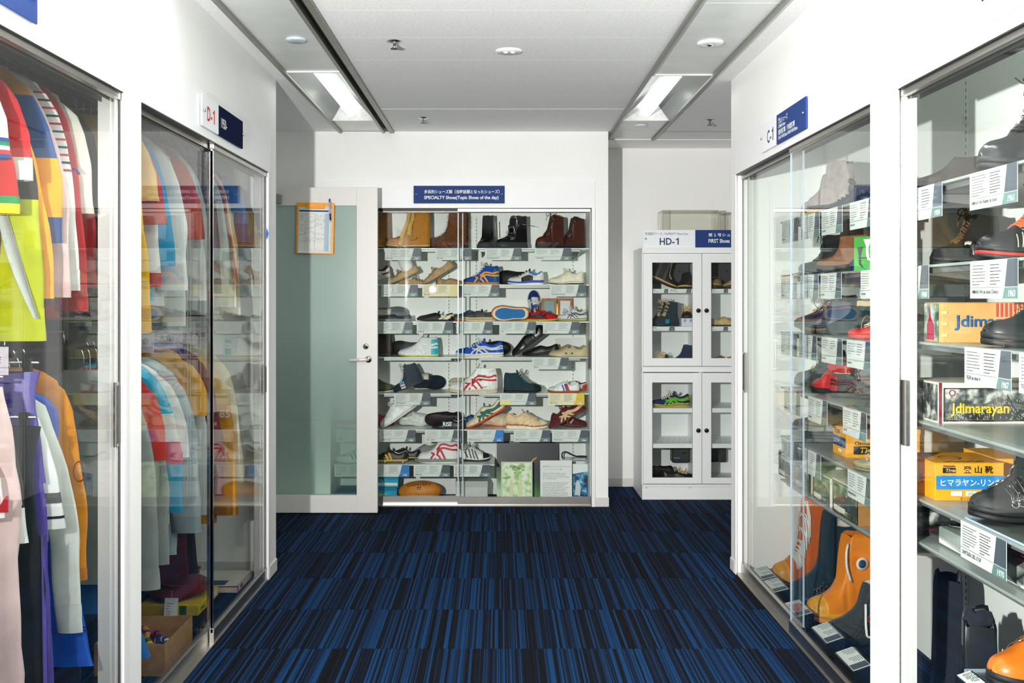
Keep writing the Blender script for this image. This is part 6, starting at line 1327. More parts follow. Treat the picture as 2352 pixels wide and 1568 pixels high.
# ---------------------------------------------------------------- the clothes cases on the left wall
RX = -1.47                                              # hanging rails run along the case
for z, l in ((2.112, 'upper'), (1.222, 'lower')):
    t = thing('hanging_rail', l+' black clothes rail running the length of the clothes cases', 'clothes rail', (RX, 1.36, z))
    MB().tube([(0, 0, 0), (0, 3.66, 0)], .0125, 12).build('rail_tube', mat('#1c1d1e', .35, .4, .05, 30, name='rail_black'), t)
    for y in (.8, 2.0, 3.2): MB().tube([(0, y, 0), (0, y, .1 if z > 2 else .05), (-.27, y, .1 if z > 2 else .05)], .007, 8).build('rail_bracket', STEEL, t)
rg = random.Random(21)
WOODH, BLKH = mat('#a87a4a', .4, 0, .2, 30, name='hanger_wood'), plastic('#17181a')
def hanger(Y, zr, zs, m, x=RX, clip=False, what='', off=0.):
    t = thing('clothes_hanger', what, 'hanger', (x, Y, zs), group='hangers on the clothes rails')
    h = zr-zs+.0155
    pts = [Vector((.0155*math.cos(a), 0, h-.0155+.0155*math.sin(a))) for a in [R(d) for d in (-30, 10, 50, 90, 130, 170, 210)]]
    MB().tube(pts+[Vector((-.004, 0, h-.04)), Vector((0, 0, h-.055)), Vector((0, 0, .028))], .0022, 6).build('hook', CHROME, t)
    if clip:
        MB().tube([(-.13+min(0, off), 0, .02), (.13+max(0, off), 0, .02)], .004, 6).build('bar', CHROME, t)
        for s in (-1, 1): Box((off+s*.10-.012, -.007, -.004), (off+s*.10+.012, .007, .034), .002).build('clip', m, t)
    else:
        MB().tube(bez([(-.066, 0, -.004), (-.035, 0, .010), (0, 0, .020), (.035, 0, .010), (.066, 0, -.004)], 5), [.007]*21, 8, True, .8).build('shoulder_bar', m, t)
    return t
def wob(a, z, ph, k): return 1+k*(math.sin(3*a+z*17+ph)+.6*math.sin(5*a-z*9+ph*2)+.5*math.sin(z*31+ph))
def segrings(cx, rx, ry, cz, f0, f1, ph, fold=.045, n=16, steps=None, grow=0.):
    st = steps or max(2, int(18*(f1-f0)+2)); out = []
    for i in range(st+1):
        f = f0+(f1-f0)*i/st; z = cz(f); r = []
        for q in range(n):
            a = 2*math.pi*q/n; w = wob(a, z, ph, fold)
            r.append(Vector((cx(f)+(rx(f)+grow)*w*math.cos(a), (ry(f)+grow)*(w*.6+.4)*math.sin(a)+.006*math.sin(z*13+ph), z)))
        out.append(r)
    return out
def solid(a, b):
    m = Box(a, b); PLACED.append((Vector(a), Vector(b), BVHTree.FromPolygons([Vector(v) for v in m.v], m.f)))
PLACED.clear(); solid((XL-.08, 3.03, 0), (XL, 3.175, HEAD)); solid((XL-.07, 4.92, 0), (XL, END, HEAD))
def hang(t, Y):
    settle(t, (-1.757, 1.4, 0), (-1.186, END-.025, 3), ((0, 1, 0), (1, 0, 0)), (.09, .03), .006); return t.location.y
NG = 'clothes hanging in the side cases'
def garment(name, label, cat, Y, sh, body=None, lb=.62, sleeves=None, ls=.60, sw=.150, out=.135, r0=.078, r1=.052, yoke=None, hem=None, hm=BLKH, m=fabric, zr=None, collar=None, emblem=None, flare=.03, x=RX, dy=.017, fold=.045, extra=None, hangc=True):
    """a top on its hanger: neck, shoulders, body colour bands, and two sleeves of colour bands with cuffs"""
    t = thing(name, label, cat, (x, Y, sh), group=NG); ph = rg.uniform(0, 6)
    if body:
        bx = lambda f: 0.; tot = lb
        RXK = [(0, .058), (.03, .085), (.06, .13), (.10, sw+.005), (.3, sw), (1, sw+flare)]
        RYK = [(0, .026), (.06, .022), (.12, dy), (1, dy)]
        ZK = [(0, .034), (.03, .026), (.06, .008), (.10, -.022), (1, -lb)]
        for nm, c, f0, f1 in body:
            rg_ = segrings(bx, lambda f: interp(RXK, f), lambda f: interp(RYK, f), lambda f: interp(ZK, f), f0, f1, ph, fold*.7, 20, max(3, int(22*(f1-f0)+4)))
            MB().rings(rg_, False).build(nm, m(c), t)
        if collar: MB().rings([[Vector(((.058+.006*k)*math.cos(a), (.026+.004*k)*math.sin(a), .034+.014*(1-k)*1.0)) for a in [2*math.pi*q/18 for q in range(18)]] for k in (0, 1)], False).build('collar', knit(collar), t)
        if hem: MB().rings(segrings(bx, lambda f: sw+flare-.006, lambda f: dy, lambda f: -lb-.05*f+.004, 0, 1, ph, .02, 20, 3), False).build('hem_band', knit(hem), t)
    if sleeves:
        for sd in (1, -1):
            e = .272-r1-max(0, .135-out)*.9 if sd > 0 else .20-r1*.3; s0 = min(sw-.045, .11)
            cx = lambda f, sd=sd, e=e, s0=s0: sd*interp([(0, s0), (.12, s0+(e-s0)*.22), (.3, s0+(e-s0)*.55), (.6, s0+(e-s0)*.88), (1, e)], f)
            cz = lambda f: interp([(0, -.012), (.05, -.03), (1, -ls)], f)
            rr = lambda f: interp([(0, .03), (.06, .052), (.15, r0*.9), (1, r1)], f)*(1 if sd > 0 else .8)
            for nm, c, f0, f1, *rest_ in sleeves:
                mm = (rest_[0] if rest_ else m)(c)
                mb = MB().rings(segrings(cx, rr, lambda f: rr(f)*.30, cz, f0, f1, ph+sd, fold, 16, grow=.0015 if nm in ('cuff', 'band', 'elastic_cuff') else 0), nm in ('cap',))
                mb.build(nm, mm, t)
    if extra: extra(t)
    Y = hang(t, Y)
    if hangc: hanger(Y, zr if zr else (2.112 if sh > 1.5 else 1.222), sh+.0, hm, x, what='hanger inside the '+label.split(',')[0].split(' hanging')[0][:70])
    return t
def trousers(label, Y, top, col, ln, w=.15, m=fabric, x=RX+.05, band=None, side=None, name='trousers', spread=.05, dy=.02, flare=0.):
    t = thing(name, label, 'trousers', (x, Y, top), group=NG); ph = rg.uniform(0, 6)
    MB().rings(segrings(lambda f: 0., lambda f: w*(.86+.14*f), lambda f: dy, lambda f: -.30*f, 0, 1, ph, .05, 20, 6), False).build('seat', m(col), t)
    MB().rings(segrings(lambda f: 0., lambda f: w*.86+.001, lambda f: dy+.001, lambda f: -.035*f, 0, 1, ph, .07, 24, 2), False).build('waistband', m(band or col), t)
    for sd in (1, -1):
        cx = lambda f, sd=sd: sd*(w*.5+spread*f); rr = lambda f: w*.5*(1-.12*f+flare*f)
        MB().rings(segrings(cx, rr, lambda f: dy, lambda f: -.285-(ln-.285)*f, 0, 1, ph+sd, .05, 14, 10), False).build('leg', m(col), t)
        if side: MB().sheet([[(cx(f)+sd*(rr(f)*1.03), q, -.285-(ln-.285)*f) for q in (-.010, .010)] for f in [i/10 for i in range(11)]], .002).build('side_stripe', m(side), t)
    Y = hang(t, Y)
    hanger(Y, 1.222 if top < 1.5 else 2.112, top+.004, BLKH, RX, True, 'clip hanger holding the '+label.split(',')[0][:70], x-RX)
    return t
US, LS = 1.985, 1.115
ED = lambda px, x=-1.2: x*F/(px-CX)
# ---- upper rail, case before the pillar (from the viewer inwards)
def trims(*cs):
    n = len(cs); return [('band', c, .88+.03*i, .91+.03*i) for i, c in enumerate(cs)]
garment('polo_shirt', 'white short-sleeved shirt with green, red and blue cuff bands', 'shirt', 2.45, 2.0, [('body', '#eef0ee', 0, 1)], .66, [('sleeve', '#eef0ee', 0, .80)]+[('band', c, .80+.04*i, .84+.04*i) for i, c in enumerate(('#26427e', '#12855a', '#eef0ee', '#cc2a2a', '#26427e'))], ls=.27, out=.17, r0=.085, r1=.088, collar='#e8e8e4')
garment('track_jacket', 'black track jacket with lime forearms and a pale grey sleeve flash', 'jacket', 2.625, 1.985, [('body', '#2c2e2d', 0, 1)], .66, [('sleeve', '#2b2d2c', 0, .48), ('sleeve_lower', '#b4bd0c', .48, .88), ('cuff', '#bcc414', .88, 1, knit)], ls=.71, out=.15, r0=.085, r1=.07, collar='#2b2d2c', extra=lambda t: MB().sheet([[(.165+.105*f-q*(.012+.020*math.sin(math.pi*f)), -.033, -.30-.35*f) for q in (0, 1)] for f in [i/10 for i in range(11)]], .002).build('sleeve_flash', fabric('#b4bdb6'), t))
garment('team_shirt', 'red shirt with green and yellow cuffs beside the white shirt', 'shirt', 2.505, 1.93, [('body', '#b9201f', 0, 1)], .6, [('sleeve', '#b9201f', 0, .86), ('band', '#1a8a4a', .86, .92), ('band', '#e2c41c', .92, 1)], ls=.33, out=.12, r0=.08, r1=.075)
def leaves(t):
    r8 = random.Random(6)
    for i in range(9):
        x, z = .115+.009*i+r8.uniform(-.012, .012), -.02-.032*i; k = r8.uniform(.010, .017)
        MB().prism([(x+k*(1 if q % 2 == 0 else .45)*math.cos(q*.6), z+k*(1 if q % 2 == 0 else .45)*math.sin(q*.6)) for q in range(11)], -.0235, -.0215, 1).build('printed_leaf', fabric('#ecebe6'), t)
garment('warm_up_jacket', 'red jacket with white leaf print and a folded cream cuff', 'jacket', 2.56, 2.0, [('body', '#c11f25', 0, 1)], .6, [('sleeve', '#c11f25', 0, .80), ('cuff', '#e0ddd2', .80, 1.02, knit)], ls=.31, out=.165, r0=.07, r1=.062, extra=leaves)
garment('long_jacket', 'charcoal jacket with long orange sleeves lined in black', 'jacket', 2.68, 1.93, [('body', '#3a3d3b', 0, 1)], .62, [('sleeve', '#f2a40c', 0, .98), ('cuff', '#1d1a16', .97, 1)], ls=.56, out=.145, r0=.06, r1=.052)
garment('raglan_jacket', 'blue jacket with an ochre yoke, yellow forearms and navy cuffs', 'jacket', 2.735, 2.01, [('yoke', '#c58a1c', 0, .14), ('body', '#1d4f8f', .14, 1)], .62, [('yoke_cap', '#c58a1c', 0, .13), ('sleeve', '#1d4f8f', .13, .50), ('sleeve_lower', '#f2a80f', .50, .85), ('cuff', '#153f7a', .85, 1)], ls=.47, out=.16, r0=.075, r1=.06)
garment('sweatshirt', 'pale pink sweatshirt with long sleeves', 'sweatshirt', 2.775, 2.0, [('body', '#dfc3c2', 0, 1)], .62, [('sleeve', '#e2c8c8', 0, .93), ('cuff', '#dcbcbc', .93, 1, knit)], ls=.61, out=.135, r0=.07, r1=.045)
STR = [('sleeve', '#eeeeea', 0, .05)]
for i in range(11): STR += [('band', '#c22a30' if i % 2 == 0 else '#20262b', .05+.037*i, .060+.037*i), ('sleeve', '#eeeeea', .060+.037*i, .087+.037*i)]
garment('striped_shirt', 'white jacket whose shoulders are striped red and black over a khaki patch', 'jacket', 2.83, 2.01, [('body', '#e9e8e2', 0, 1)], .64, STR+[('sleeve_lower', '#ecebe6', .457, .90), ('cuff', '#e6e5e0', .90, 1, knit)], ls=.60, out=.125, r0=.068, r1=.045, extra=lambda t: MB().prism([(.10, -.25), (.19, -.25), (.235, -.40), (.20, -.42), (.13, -.36)], -.046, -.042, 1).build('khaki_patch', fabric('#b59a3a'), t))
garment('sweatshirt', 'red sweatshirt with a small blue emblem on the sleeve', 'sweatshirt', 2.885, 2.01, [('body', '#a8171f', 0, 1)], .68, [('sleeve', '#bb1c24', 0, .92), ('cuff', '#a3161d', .92, 1, knit)], ls=.66, out=.12, r0=.068, r1=.05, extra=lambda t: MB().tube(bez([(.19, -.036, -.255), (.205, -.038, -.24), (.22, -.037, -.262), (.235, -.036, -.245), (.25, -.034, -.262)], 4), .006, 6, True, .4).build('blue_emblem', fabric('#2a3f8e'), t))
garment('shirt', 'cream shirt with a short soft sleeve, beside the case end', 'shirt', 2.94, 2.0, [('body', '#dcd8ca', 0, 1)], .62, [('sleeve', '#e2dfd2', 0, .94), ('cuff', '#d8d4c6', .94, 1, knit)], ls=.36, out=.12, r0=.08, r1=.06, hm=BLKH)
garment('jacket', 'dark red jacket at the case end, last before the pillar', 'jacket', 2.995, 2.0, [('body', '#5c1218', 0, 1)], .66, [('sleeve', '#8f141b', 0, .92), ('cuff', '#7a1017', .92, 1, knit)], ls=.58, out=.125, r0=.065, r1=.05)
for i, c in enumerate(('#2a2b2c', '#3a2426')):
    garment('dark_jacket', ('charcoal', 'brown-black')[i]+' jacket hanging behind the pillar', 'jacket', 3.07+.06*i, 1.99, [('body', c, 0, 1)], .66, [('sleeve', c, 0, 1)], ls=.6, out=.07)
# ---- lower rail, case before the pillar
garment('t_shirt', 'white T-shirt with a red mark on its sleeve, on the lower rail', 'T-shirt', 2.45, 1.10, [('body', '#f0f0ee', 0, 1)], .40, [('sleeve', '#f0f0ee', 0, 1)], ls=.25, out=.15, r0=.085, r1=.085, extra=lambda t: MB().prism([(.26, -.19), (.275, -.19), (.275, -.215), (.29, -.19), (.295, -.19), (.295, -.23), (.26, -.23)], -.046, -.042, 1).build('red_mark', fabric('#c8202a'), t))
trousers('pale pink tracksuit trousers with a gathered waist', 2.507, 1.165, '#e2c6c4', 1.02, .175, x=RX+.09, spread=.03)
garment('wind_jacket', 'black jacket with a white rounded sleeve end', 'jacket', 2.563, 1.12, [('body', '#1c1f1e', 0, 1)], .58, [('sleeve', '#1a1d1c', 0, .74), ('sleeve_end', '#e6e8e4', .74, 1)], ls=.36, out=.12, r0=.075, r1=.07)
trousers('black trousers with shiny purple side strips', 2.62, 1.05, '#10181a', 1.0, .165, x=RX+.12, side='#5a4ab0', spread=.02, m=fabric)
trousers('shiny purple nylon trousers with an elastic waist', 2.68, 1.19, '#5648a0', 1.08, .155, m=shiny, x=RX+.10, spread=.05)
garment('team_jacket', 'white jacket with navy-banded half sleeves', 'jacket', 2.74, 1.125, [('body', '#e4e8e4', 0, 1)], .44, [('sleeve', '#e6eae6', 0, .72), ('band', '#17202c', .72, .80), ('sleeve_edge', '#e6eae6', .80, .90), ('band', '#17202c', .90, .92), ('sleeve_edge', '#e6eae6', .92, 1)], ls=.37, out=.17, r0=.085, r1=.085)
garment('zip_jacket', 'white zip jacket with long sleeves and ribbed cuffs', 'jacket', 2.80, 1.12, [('body', '#e2e6e0', 0, 1)], .46, [('sleeve', '#dfe4de', 0, .88), ('cuff', '#e4e8e2', .88, 1, knit)], ls=.67, out=.055, r0=.068, r1=.046, fold=.06)
garment('zip_jacket', 'white zip jacket with ribbed cuffs, nearest the case end', 'jacket', 2.862, 1.11, [('body', '#dde2dc', 0, 1)], .42, [('sleeve', '#dde2dc', 0, .88), ('cuff', '#e0e5df', .88, 1, knit)], ls=.68, out=.155, r0=.058, r1=.036, fold=.05)
garment('blue_coat', 'bright blue padded coat with a wide stitched hem', 'coat', 2.925, 1.10, [('body', '#1256c0', 0, .86), ('hem_panel', '#1459c8', .86, 1)], .79, None, flare=.115, sw=.16, m=shiny, fold=.06, extra=lambda t: [MB().rings(segrings(lambda f: 0., lambda f: .16+.115*(.1+.9*(z-.022)/.768-.3)/.7+.002, lambda f: .024, lambda f: -z-.004*f, 0, 1, 1, .02, 20, 1), False).build('stitching', shiny('#0d3f96'), t) for z in (.675, .685)])
garment('team_jacket', 'orange jacket with a ringed emblem behind the white ones', 'jacket', 2.988, 1.145, [('body', '#d8860f', 0, 1)], .62, [('sleeve', '#e08e12', 0, .94), ('cuff', '#c87a0c', .94, 1, knit)], ls=.6, out=.09, r0=.075, r1=.055, extra=lambda t: MB().tube([(.225+.018*math.cos(q*.5), -.036, -.27+.03*math.sin(q*.5)) for q in range(14)], .0022, 5).build('ring_emblem', ink('#8a3a0c'), t))
trousers('black trousers at the case end below the blue coat', 3.05, .88, '#0c0e10', .84, .15, x=RX+.03, spread=.02)
# ---- upper rail, case D-1
garment('track_jacket', 'yellow jacket with long narrow sleeves and a ribbed cuff, case D-1', 'jacket', 3.46, 1.99, [('body', '#e0a80f', 0, 1)], .6, [('sleeve', '#e8b40c', 0, .88), ('cuff', '#e0a808', .88, 1, knit)], ls=.72, out=.12, r0=.06, r1=.045)
garment('knit_shirt', 'pale yellow shirt with a wide short sleeve', 'shirt', 3.52, 2.0, [('body', '#e0b060', 0, 1)], .62, [('sleeve', '#e6bc72', 0, .95), ('cuff', '#d8a850', .95, 1)], ls=.27, out=.15, r0=.085, r1=.08)
garment('team_shirt', 'brick red shirt with a wide short sleeve beside the pale yellow one', 'shirt', 3.58, 1.995, [('body', '#b5332c', 0, 1)], .62, [('sleeve', '#bb3a34', 0, 1)], ls=.34, out=.15, r0=.08, r1=.075)
garment('long_shirt', 'white long-sleeved shirt with red inner cuffs', 'shirt', 3.645, 1.95, [('body', '#dcdedb', 0, 1)], .64, [('sleeve', '#e2e4e1', 0, .9), ('cuff', '#b5302c', .9, 1)], ls=.52, out=.09, r0=.06, r1=.05)
garment('sports_shirt', 'turquoise shirt hanging among white ones', 'shirt', 3.71, 1.98, [('body', '#1a98c4', 0, 1)], .6, [('sleeve', '#1c9ccc', 0, 1)], ls=.47, out=.12, r0=.07, r1=.058)
garment('zip_jacket', 'white jacket with grey side panels and gathered cuffs', 'jacket', 3.83, 2.0, [('body', '#d8dcd8', 0, 1)], .64, [('sleeve', '#e6e9e6', 0, .92), ('elastic_cuff', '#dfe2df', .92, 1, knit)], ls=.58, out=.135, r0=.085, r1=.06, collar='#5a5e5c')
garment('sweatshirt', 'grey sweatshirt between the white jacket and the orange shirt', 'sweatshirt', 3.94, 1.98, [('body', '#bfc4c0', 0, 1)], .66, [('sleeve', '#c9cdc9', 0, 1)], ls=.70, out=.09, r0=.06, r1=.05)
garment('team_shirt', 'orange-red shirt with a wide cut-off sleeve', 'shirt', 4.04, 1.99, [('body', '#b8432c', 0, 1)], .62, [('sleeve', '#c0442e', 0, 1)], ls=.36, out=.14, r0=.08, r1=.078)
garment('zip_jacket', 'pale grey jacket beside the orange-red shirt', 'jacket', 4.12, 2.0, [('body', '#c9cfcc', 0, 1)], .64, [('sleeve', '#cdd3d0', 0, .93), ('cuff', '#dfe3e0', .93, 1, knit)], ls=.62, out=.12, r0=.075, r1=.055)
garment('zip_jacket', 'silver grey jacket behind the door stile', 'jacket', 4.22, 1.98, [('body', '#b5bcbc', 0, 1)], .64, [('sleeve', '#b9c2c2', 0, 1)], ls=.66, out=.12, r0=.07, r1=.055)
garment('dark_jacket', 'plum jacket hanging past the door stile', 'jacket', 4.34, 1.99, [('body', '#4a3f55', 0, 1)], .62, [('sleeve', '#54475e', 0, 1)], ls=.42, out=.10)
garment('long_coat', 'black coat hanging past the door stile', 'coat', 4.40, 1.93, [('body', '#1a1b1d', 0, 1)], .62, [('sleeve', '#191a1c', 0, 1)], ls=.52, out=.10)
garment('pale_jacket', 'pale green-grey jacket before the red-edged cream one', 'jacket', 4.50, 1.97, [('body', '#b9c4bc', 0, 1)], .62, [('sleeve', '#bcc8c0', 0, 1)], ls=.52, out=.11)
garment('team_jacket', 'cream jacket edged in red along the shoulder and sleeve', 'jacket', 4.60, 1.99, [('body', '#dcd8b4', 0, 1)], .64, [('sleeve', '#e0dcba', 0, .9), ('cuff', '#e8e4cc', .9, 1, knit)], ls=.64, out=.115, r0=.075, r1=.05, extra=lambda t: MB().sheet([[(interp([(0, .05), (.12, .13), (.3, .20), (1, .27)], f), y, interp([(0, .03), (.1, -.005), (.3, -.10), (1, -.56)], f)+.006) for y in (-.040, -.010)] for f in [i/12 for i in range(13)]], .004).build('red_edging', fabric('#c8452e'), t))
garment('long_shirt', 'beige long-sleeved shirt near the corner of the case', 'shirt', 4.70, 1.97, [('body', '#c9b07c', 0, 1)], .64, [('sleeve', '#d0ba8a', 0, .9), ('cuff', '#e2dcc4', .9, 1, knit)], ls=.66, out=.11, r0=.06, r1=.05)
garment('team_shirt', 'blue shirt with a navy-edged short sleeve at the case corner', 'shirt', 4.82, 1.98, [('body', '#2a66a8', 0, 1)], .6, [('sleeve', '#2f70b5', 0, .66), ('sleeve_lower', '#1b4884', .66, .93), ('band', '#14203c', .93, 1)], ls=.34, out=.16, r0=.085, r1=.09)
# ---- lower rail, case D-1
garment('sweatshirt', 'grey sweatshirt with very long sleeves on the lower rail, case D-1', 'sweatshirt', 3.52, 1.10, [('body', '#8f9893', 0, 1)], .72, [('sleeve', '#98a09b', 0, .90), ('cuff', '#a3aaa5', .90, 1, knit)], ls=.74, out=.13, r0=.085, r1=.06)
def wrest(t):
    for s_, z in (('JAPAN', -.19), ('WRESTLING', -.235)):
        o = text(s_, .044 if s_ == 'JAPAN' else .034, t, fabric('#efe6e0'), (0, 0, 0), 'shirt_lettering', 1, .02, rot=(R(90), 0, 0)); o.location = (.21-(.14 if s_ == 'JAPAN' else .195), -.034, z)
garment('team_shirt', 'red shirt lettered in white on the chest, lower rail', 'shirt', 3.64, 1.10, [('body', '#c0231c', 0, 1)], .62, [('sleeve', '#c92a20', 0, 1)], ls=.30, out=.12, r0=.085, r1=.085, flare=.05, extra=wrest, sw=.17)
garment('grey_hoodie', 'grey hooded sweatshirt hem between the red shirt and the turquoise jacket', 'sweatshirt', 3.71, 1.06, [('body', '#8d9792', 0, 1)], .76, [('sleeve', '#949d98', 0, 1)], ls=.66, out=.10)
garment('windbreaker', 'turquoise, white and pink windbreaker with turquoise cuffs', 'jacket', 3.80, 1.115, [('body', '#2ab0d4', 0, .2), ('body_panel', '#e2e4e4', .2, .7), ('body_panel', '#e25a8a', .7, 1)], .60, [('sleeve', '#2ab4d8', 0, .30), ('sleeve_panel', '#eceeec', .30, .50), ('sleeve_panel', '#e8708e', .50, .66), ('sleeve_lower', '#1a9cc8', .66, 1)], ls=.54, out=.13, r0=.07, r1=.055, m=shiny)
garment('t_shirt', 'white T-shirt with grey trim behind the turquoise windbreaker', 'T-shirt', 3.88, 1.11, [('body', '#dfe3e2', 0, 1)], .60, [('sleeve', '#e6e9e8', 0, 1)], ls=.34, out=.12, r0=.08, r1=.075, collar='#3a3d40')
garment('windbreaker', 'pale grey-blue windbreaker with a gathered elastic cuff', 'jacket', 4.0, 1.12, [('body', '#a3b4ba', 0, 1)], .76, [('sleeve', '#aebcc0', 0, .90), ('elastic_cuff', '#9aabb2', .90, 1, shiny)], ls=.67, out=.14, r0=.085, r1=.06, m=shiny, fold=.07)
garment('team_jacket', 'yellow jacket whose shoulder stands above the grey windbreaker', 'jacket', 4.12, 1.165, [('body', '#d8960f', 0, 1)], .60, [('sleeve', '#e0a010', 0, 1)], ls=.26, out=.17, r0=.085, r1=.085)
garment('rain_jacket', 'white rain jacket between the yellow and maroon jackets', 'jacket', 4.20, 1.10, [('body', '#cfd6d6', 0, 1)], .62, [('sleeve', '#d5dcdc', 0, 1)], ls=.62, out=.12, r0=.075, r1=.06, m=shiny)
garment('team_jacket', 'maroon jacket past the door stile, lower rail', 'jacket', 4.36, 1.14, [('body', '#6a141a', 0, 1)], .68, [('sleeve', '#741820', 0, .7), ('sleeve_lower', '#8a4a4a', .7, 1)], ls=.62, out=.13, r0=.08, r1=.06)
garment('pale_jacket', 'ivory jacket behind the yellow coat', 'jacket', 4.66, 1.13, [('body', '#e2d8b0', 0, 1)], .7, [('sleeve', '#e8deba', 0, 1)], ls=.6, out=.135, r0=.075, r1=.06)
garment('long_coat', 'mustard yellow coat with a pale shoulder panel, reaching lowest of all', 'coat', 4.56, 1.10, [('yoke', '#e0b050', 0, .22), ('body', '#cf8a10', .22, .94), ('hem_panel', '#c98410', .94, 1)], .74, [('shoulder_panel', '#e2b458', 0, .28), ('sleeve', '#d8920f', .28, .95), ('cuff', '#b5740c', .95, 1)], ls=.70, out=.14, r0=.085, r1=.065, extra=lambda t: text('85', .05, t, fabric('#f0efe8'), (0, 0, 0), 'sleeve_number', 1, .02, rot=(R(90), 0, 0)).__setattr__('location', (.20, -.044, -.25)))
trousers('dark maroon trousers hanging low before the end panel', 4.26, .47, '#4a0f14', .30, .13, x=RX+.02, spread=.01)
trousers('bright blue trousers under the grey sweatshirt', 3.575, .56, '#1a78c8', .46, .14, x=RX, spread=.09)
trousers('black straps and trousers hanging before the end panel', 4.46, .50, '#121012', .34, .09, x=RX+.02, spread=.02)
# ---- cards hung on the lower rail
for i, (px, py, Y, s_) in enumerate(((0, 786, 2.535, 'ック大会'), (372, 758, 3.60, 'ック大会'), (398, 758, 3.93, '二大会)'), (500, 760, 4.30, 'ック大会'))):
    p = at(px, py, Y); p.x = max(p.x, -1.55) if i else -1.30
    t = thing('rail_card', 'pale lilac Japanese-lettered card on the lower rail, '+('in the case before the pillar', 'first inside case D-1', 'second inside case D-1', 'past the door stile of case D-1')[i], 'card', (-1.44, Y, 1.192), (R(90), 0, 0))
    Box((-.015, .0, -.001), (.19, .072, .001), .0004).build('card', paper('#cfc4cf'), t)
    text(s_, .026, t, BPRINT, (.07, .032, .001), 'lettering', 1, 0); Box((-.015, .018, .001), (.19, .0195, .0014)).build('rule', ink('#6a606a'), t)
    for x in (.0, .18): MB().tube([(x, .071, 0), (x, .085, 0)], .002, 6).build('ring', CHROME, t)
# ---- on the floor of case D-1
ct = thing('carton', 'open brown carton full of knitted ribbons on the floor of case D-1', 'carton', (-1.49, 3.66, 0)); KR = mat('#b58a5c', .85, 0, .14, 30, .1, 60, name='kraft_card')
for n, a, b in (('carton_base', (0, 0, 0), (.26, .33, .004)), ('carton_wall', (0, 0, .004), (.26, .004, .118)), ('carton_wall', (0, .326, .004), (.26, .33, .118)), ('carton_wall', (0, .004, .004), (.004, .326, .118)), ('carton_wall', (.256, .004, .004), (.26, .326, .118))): Box(a, b).build(n, KR, ct)
for i, (c, c2) in enumerate((('#1a2f9a', '#eeeade'), ('#d8b41c', '#1a5a2a'), ('#1a7a3a', '#d8c22a'), ('#1c38a8', '#eeeade'), ('#b01c28', '#eeeade'), ('#e08a1c', '#1a2f9a'), ('#18286a', '#c01c28'))):
    x, y = .05+.055*(i % 4), .08+.10*(i//4)+.03*(i % 2)
    t = thing('knitted_ribbon', ('blue and white', 'yellow and green', 'green and yellow', 'blue and white looped', 'red and white', 'orange and blue', 'navy and red')[i]+' knitted ribbon in the brown carton', 'ribbon', (-1.49+x, 3.66+y, .006), group='knitted ribbons in the carton')
    pts = bez([(-.03, 0, .035), (-.015, .03, .075+.006*(i % 3)), (.012, .01, .085), (.022, -.03, .05), (-.005, -.03, .03)], 5)
    MB().tube(pts, .0115, 8).build('cord', knit(c), t)
    for k in range(2, 19, 4): MB().tube(pts[k:k+2], .0128, 8).build('knit_band', knit(c2), t)
yb_ = thing('flat_box', 'flat yellow box under the red cloth on the floor of case D-1', 'box', (-1.58, 4.36, 0)); YW = .262
Box((0, 0, 0), (YW, .31, .046), .002).build('box_body', card('#d8b81a'), yb_)
Box((YW-.0005, .02, .008), (YW+.0008, .30, .040)).build('printed_side', ink('#e2cc1c'), yb_); Box((YW+.0006, .20, .012), (YW+.0014, .29, .036)).build('printed_label', paper('#e6e8da'), yb_)
o = text('tiger', .026, yb_, ink('#2a6a2a'), (0, 0, 0), 'box_lettering', 1.4, .02, rot=(R(90), 0, R(90))); o.location = (YW+.0014, .03, .014)
MB().prism([(YW*.72, -.0006), (YW*.80, -.0006), (YW*.76, .0), (YW*.68, 0)], .004, .044).build('green_stripe', ink('#1f5a2c'), yb_)
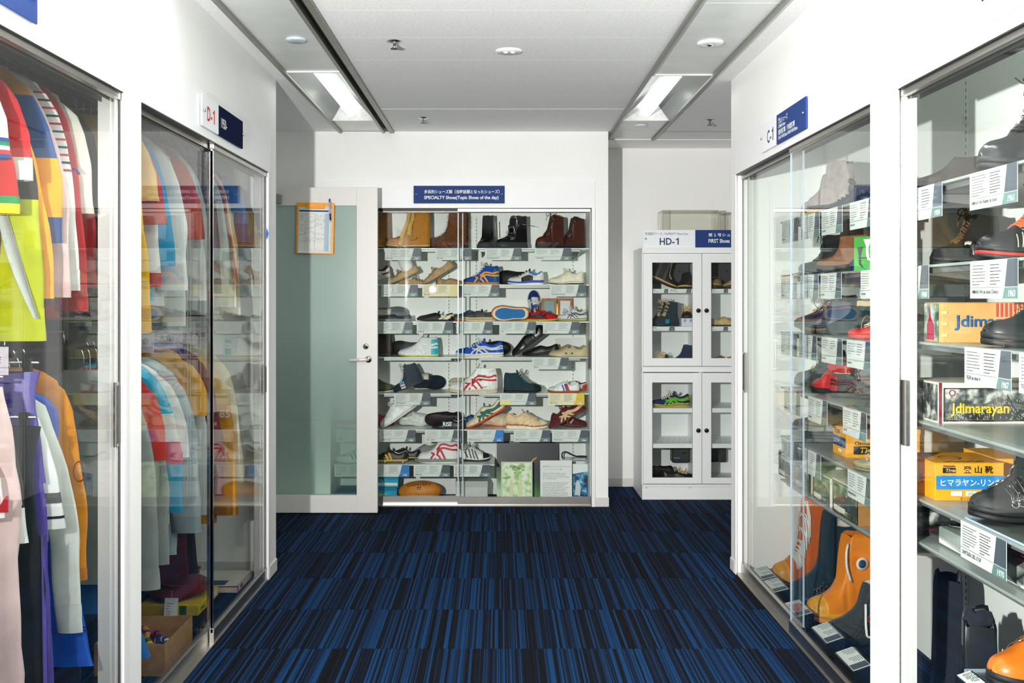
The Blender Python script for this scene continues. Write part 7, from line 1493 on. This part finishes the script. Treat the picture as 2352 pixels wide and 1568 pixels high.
rc_ = thing('folded_cloth', 'dark red folded garment heaped on the flat yellow box', 'folded garment', (-1.60, 4.34, .048))
MB().rings([[Vector((.14+(.15-.03*abs(k-2))*math.cos(a)*(1+.08*math.sin(3*a+k)), .20+(.16-.03*abs(k-2)*(k > 2))*math.sin(a)*(1+.07*math.sin(4*a+k*2)), .001+.017*k+.004*math.sin(5*a+k))) for a in [2*math.pi*q/26 for q in range(26)]] for k in range(5)]).build('cloth_fold', fabric('#6a0f17'), rc_)
MB().sheet([[(.05+.05*i, .06+.09*j, .078+.008*math.sin(2*i+j)) for j in range(4)] for i in range(4)], .010).build('cloth_fold', fabric('#75121a'), rc_)
tg = thing('price_tag', 'white card tag hanging over the edge of the flat yellow box', 'tag', (-1.425, 4.312, .012), (R(78), 0, 0)); Box((-.028, -.006, 0), (.03, .078, .0015)).build('tag_card', paper('#eef0ee'), tg); p = MB(); print_lines(p, -.02, .02, .005, .06, 5, .003, (.4, 1), .012); o = p.build('printed_text', LINES, tg, kind='stuff'); o.location = (0, 0, -.0005); MB().tube([(0, .072, .001), (0, .11, .001)], .0007, 4).build('tag_string', fabric('#e8e8e4'), tg)
wb_ = thing('flat_box', 'flat white box edged in red near the corner of case D-1', 'box', (-1.52, 4.70, 0)); Box((0, 0, 0), (.285, .27, .034), .002).build('box_body', card('#e2dfd4'), wb_)
for n, a, b, c in (('red_edge', (0, -.0006, .027), (.286, .0, .033), '#b5242c'), ('red_edge', (.2835, 0, .0335), (.2858, .27, .0345), '#b5242c'), ('red_edge', (.2845, -.0004, .002), (.2858, .006, .034), '#b5242c'), ('blue_panel', (.05, .01, .0338), (.22, .09, .0344), '#2a3f6a'), ('red_mark', (.2850, .05, .010), (.2858, .09, .026), '#a8242c')): Box(a, b).build(n, ink(c), wb_)
fg = thing('cloth_end', 'loose grey cloth end lying behind the brown carton', 'cloth', (-1.50, 4.10, 0)); MB().sheet([[(.03*i, .05*j, .006+.010*math.sin(i+j*1.3)**2) for j in range(4)] for i in range(6)], .006).build('cloth_fold', fabric('#8f9492'), fg)
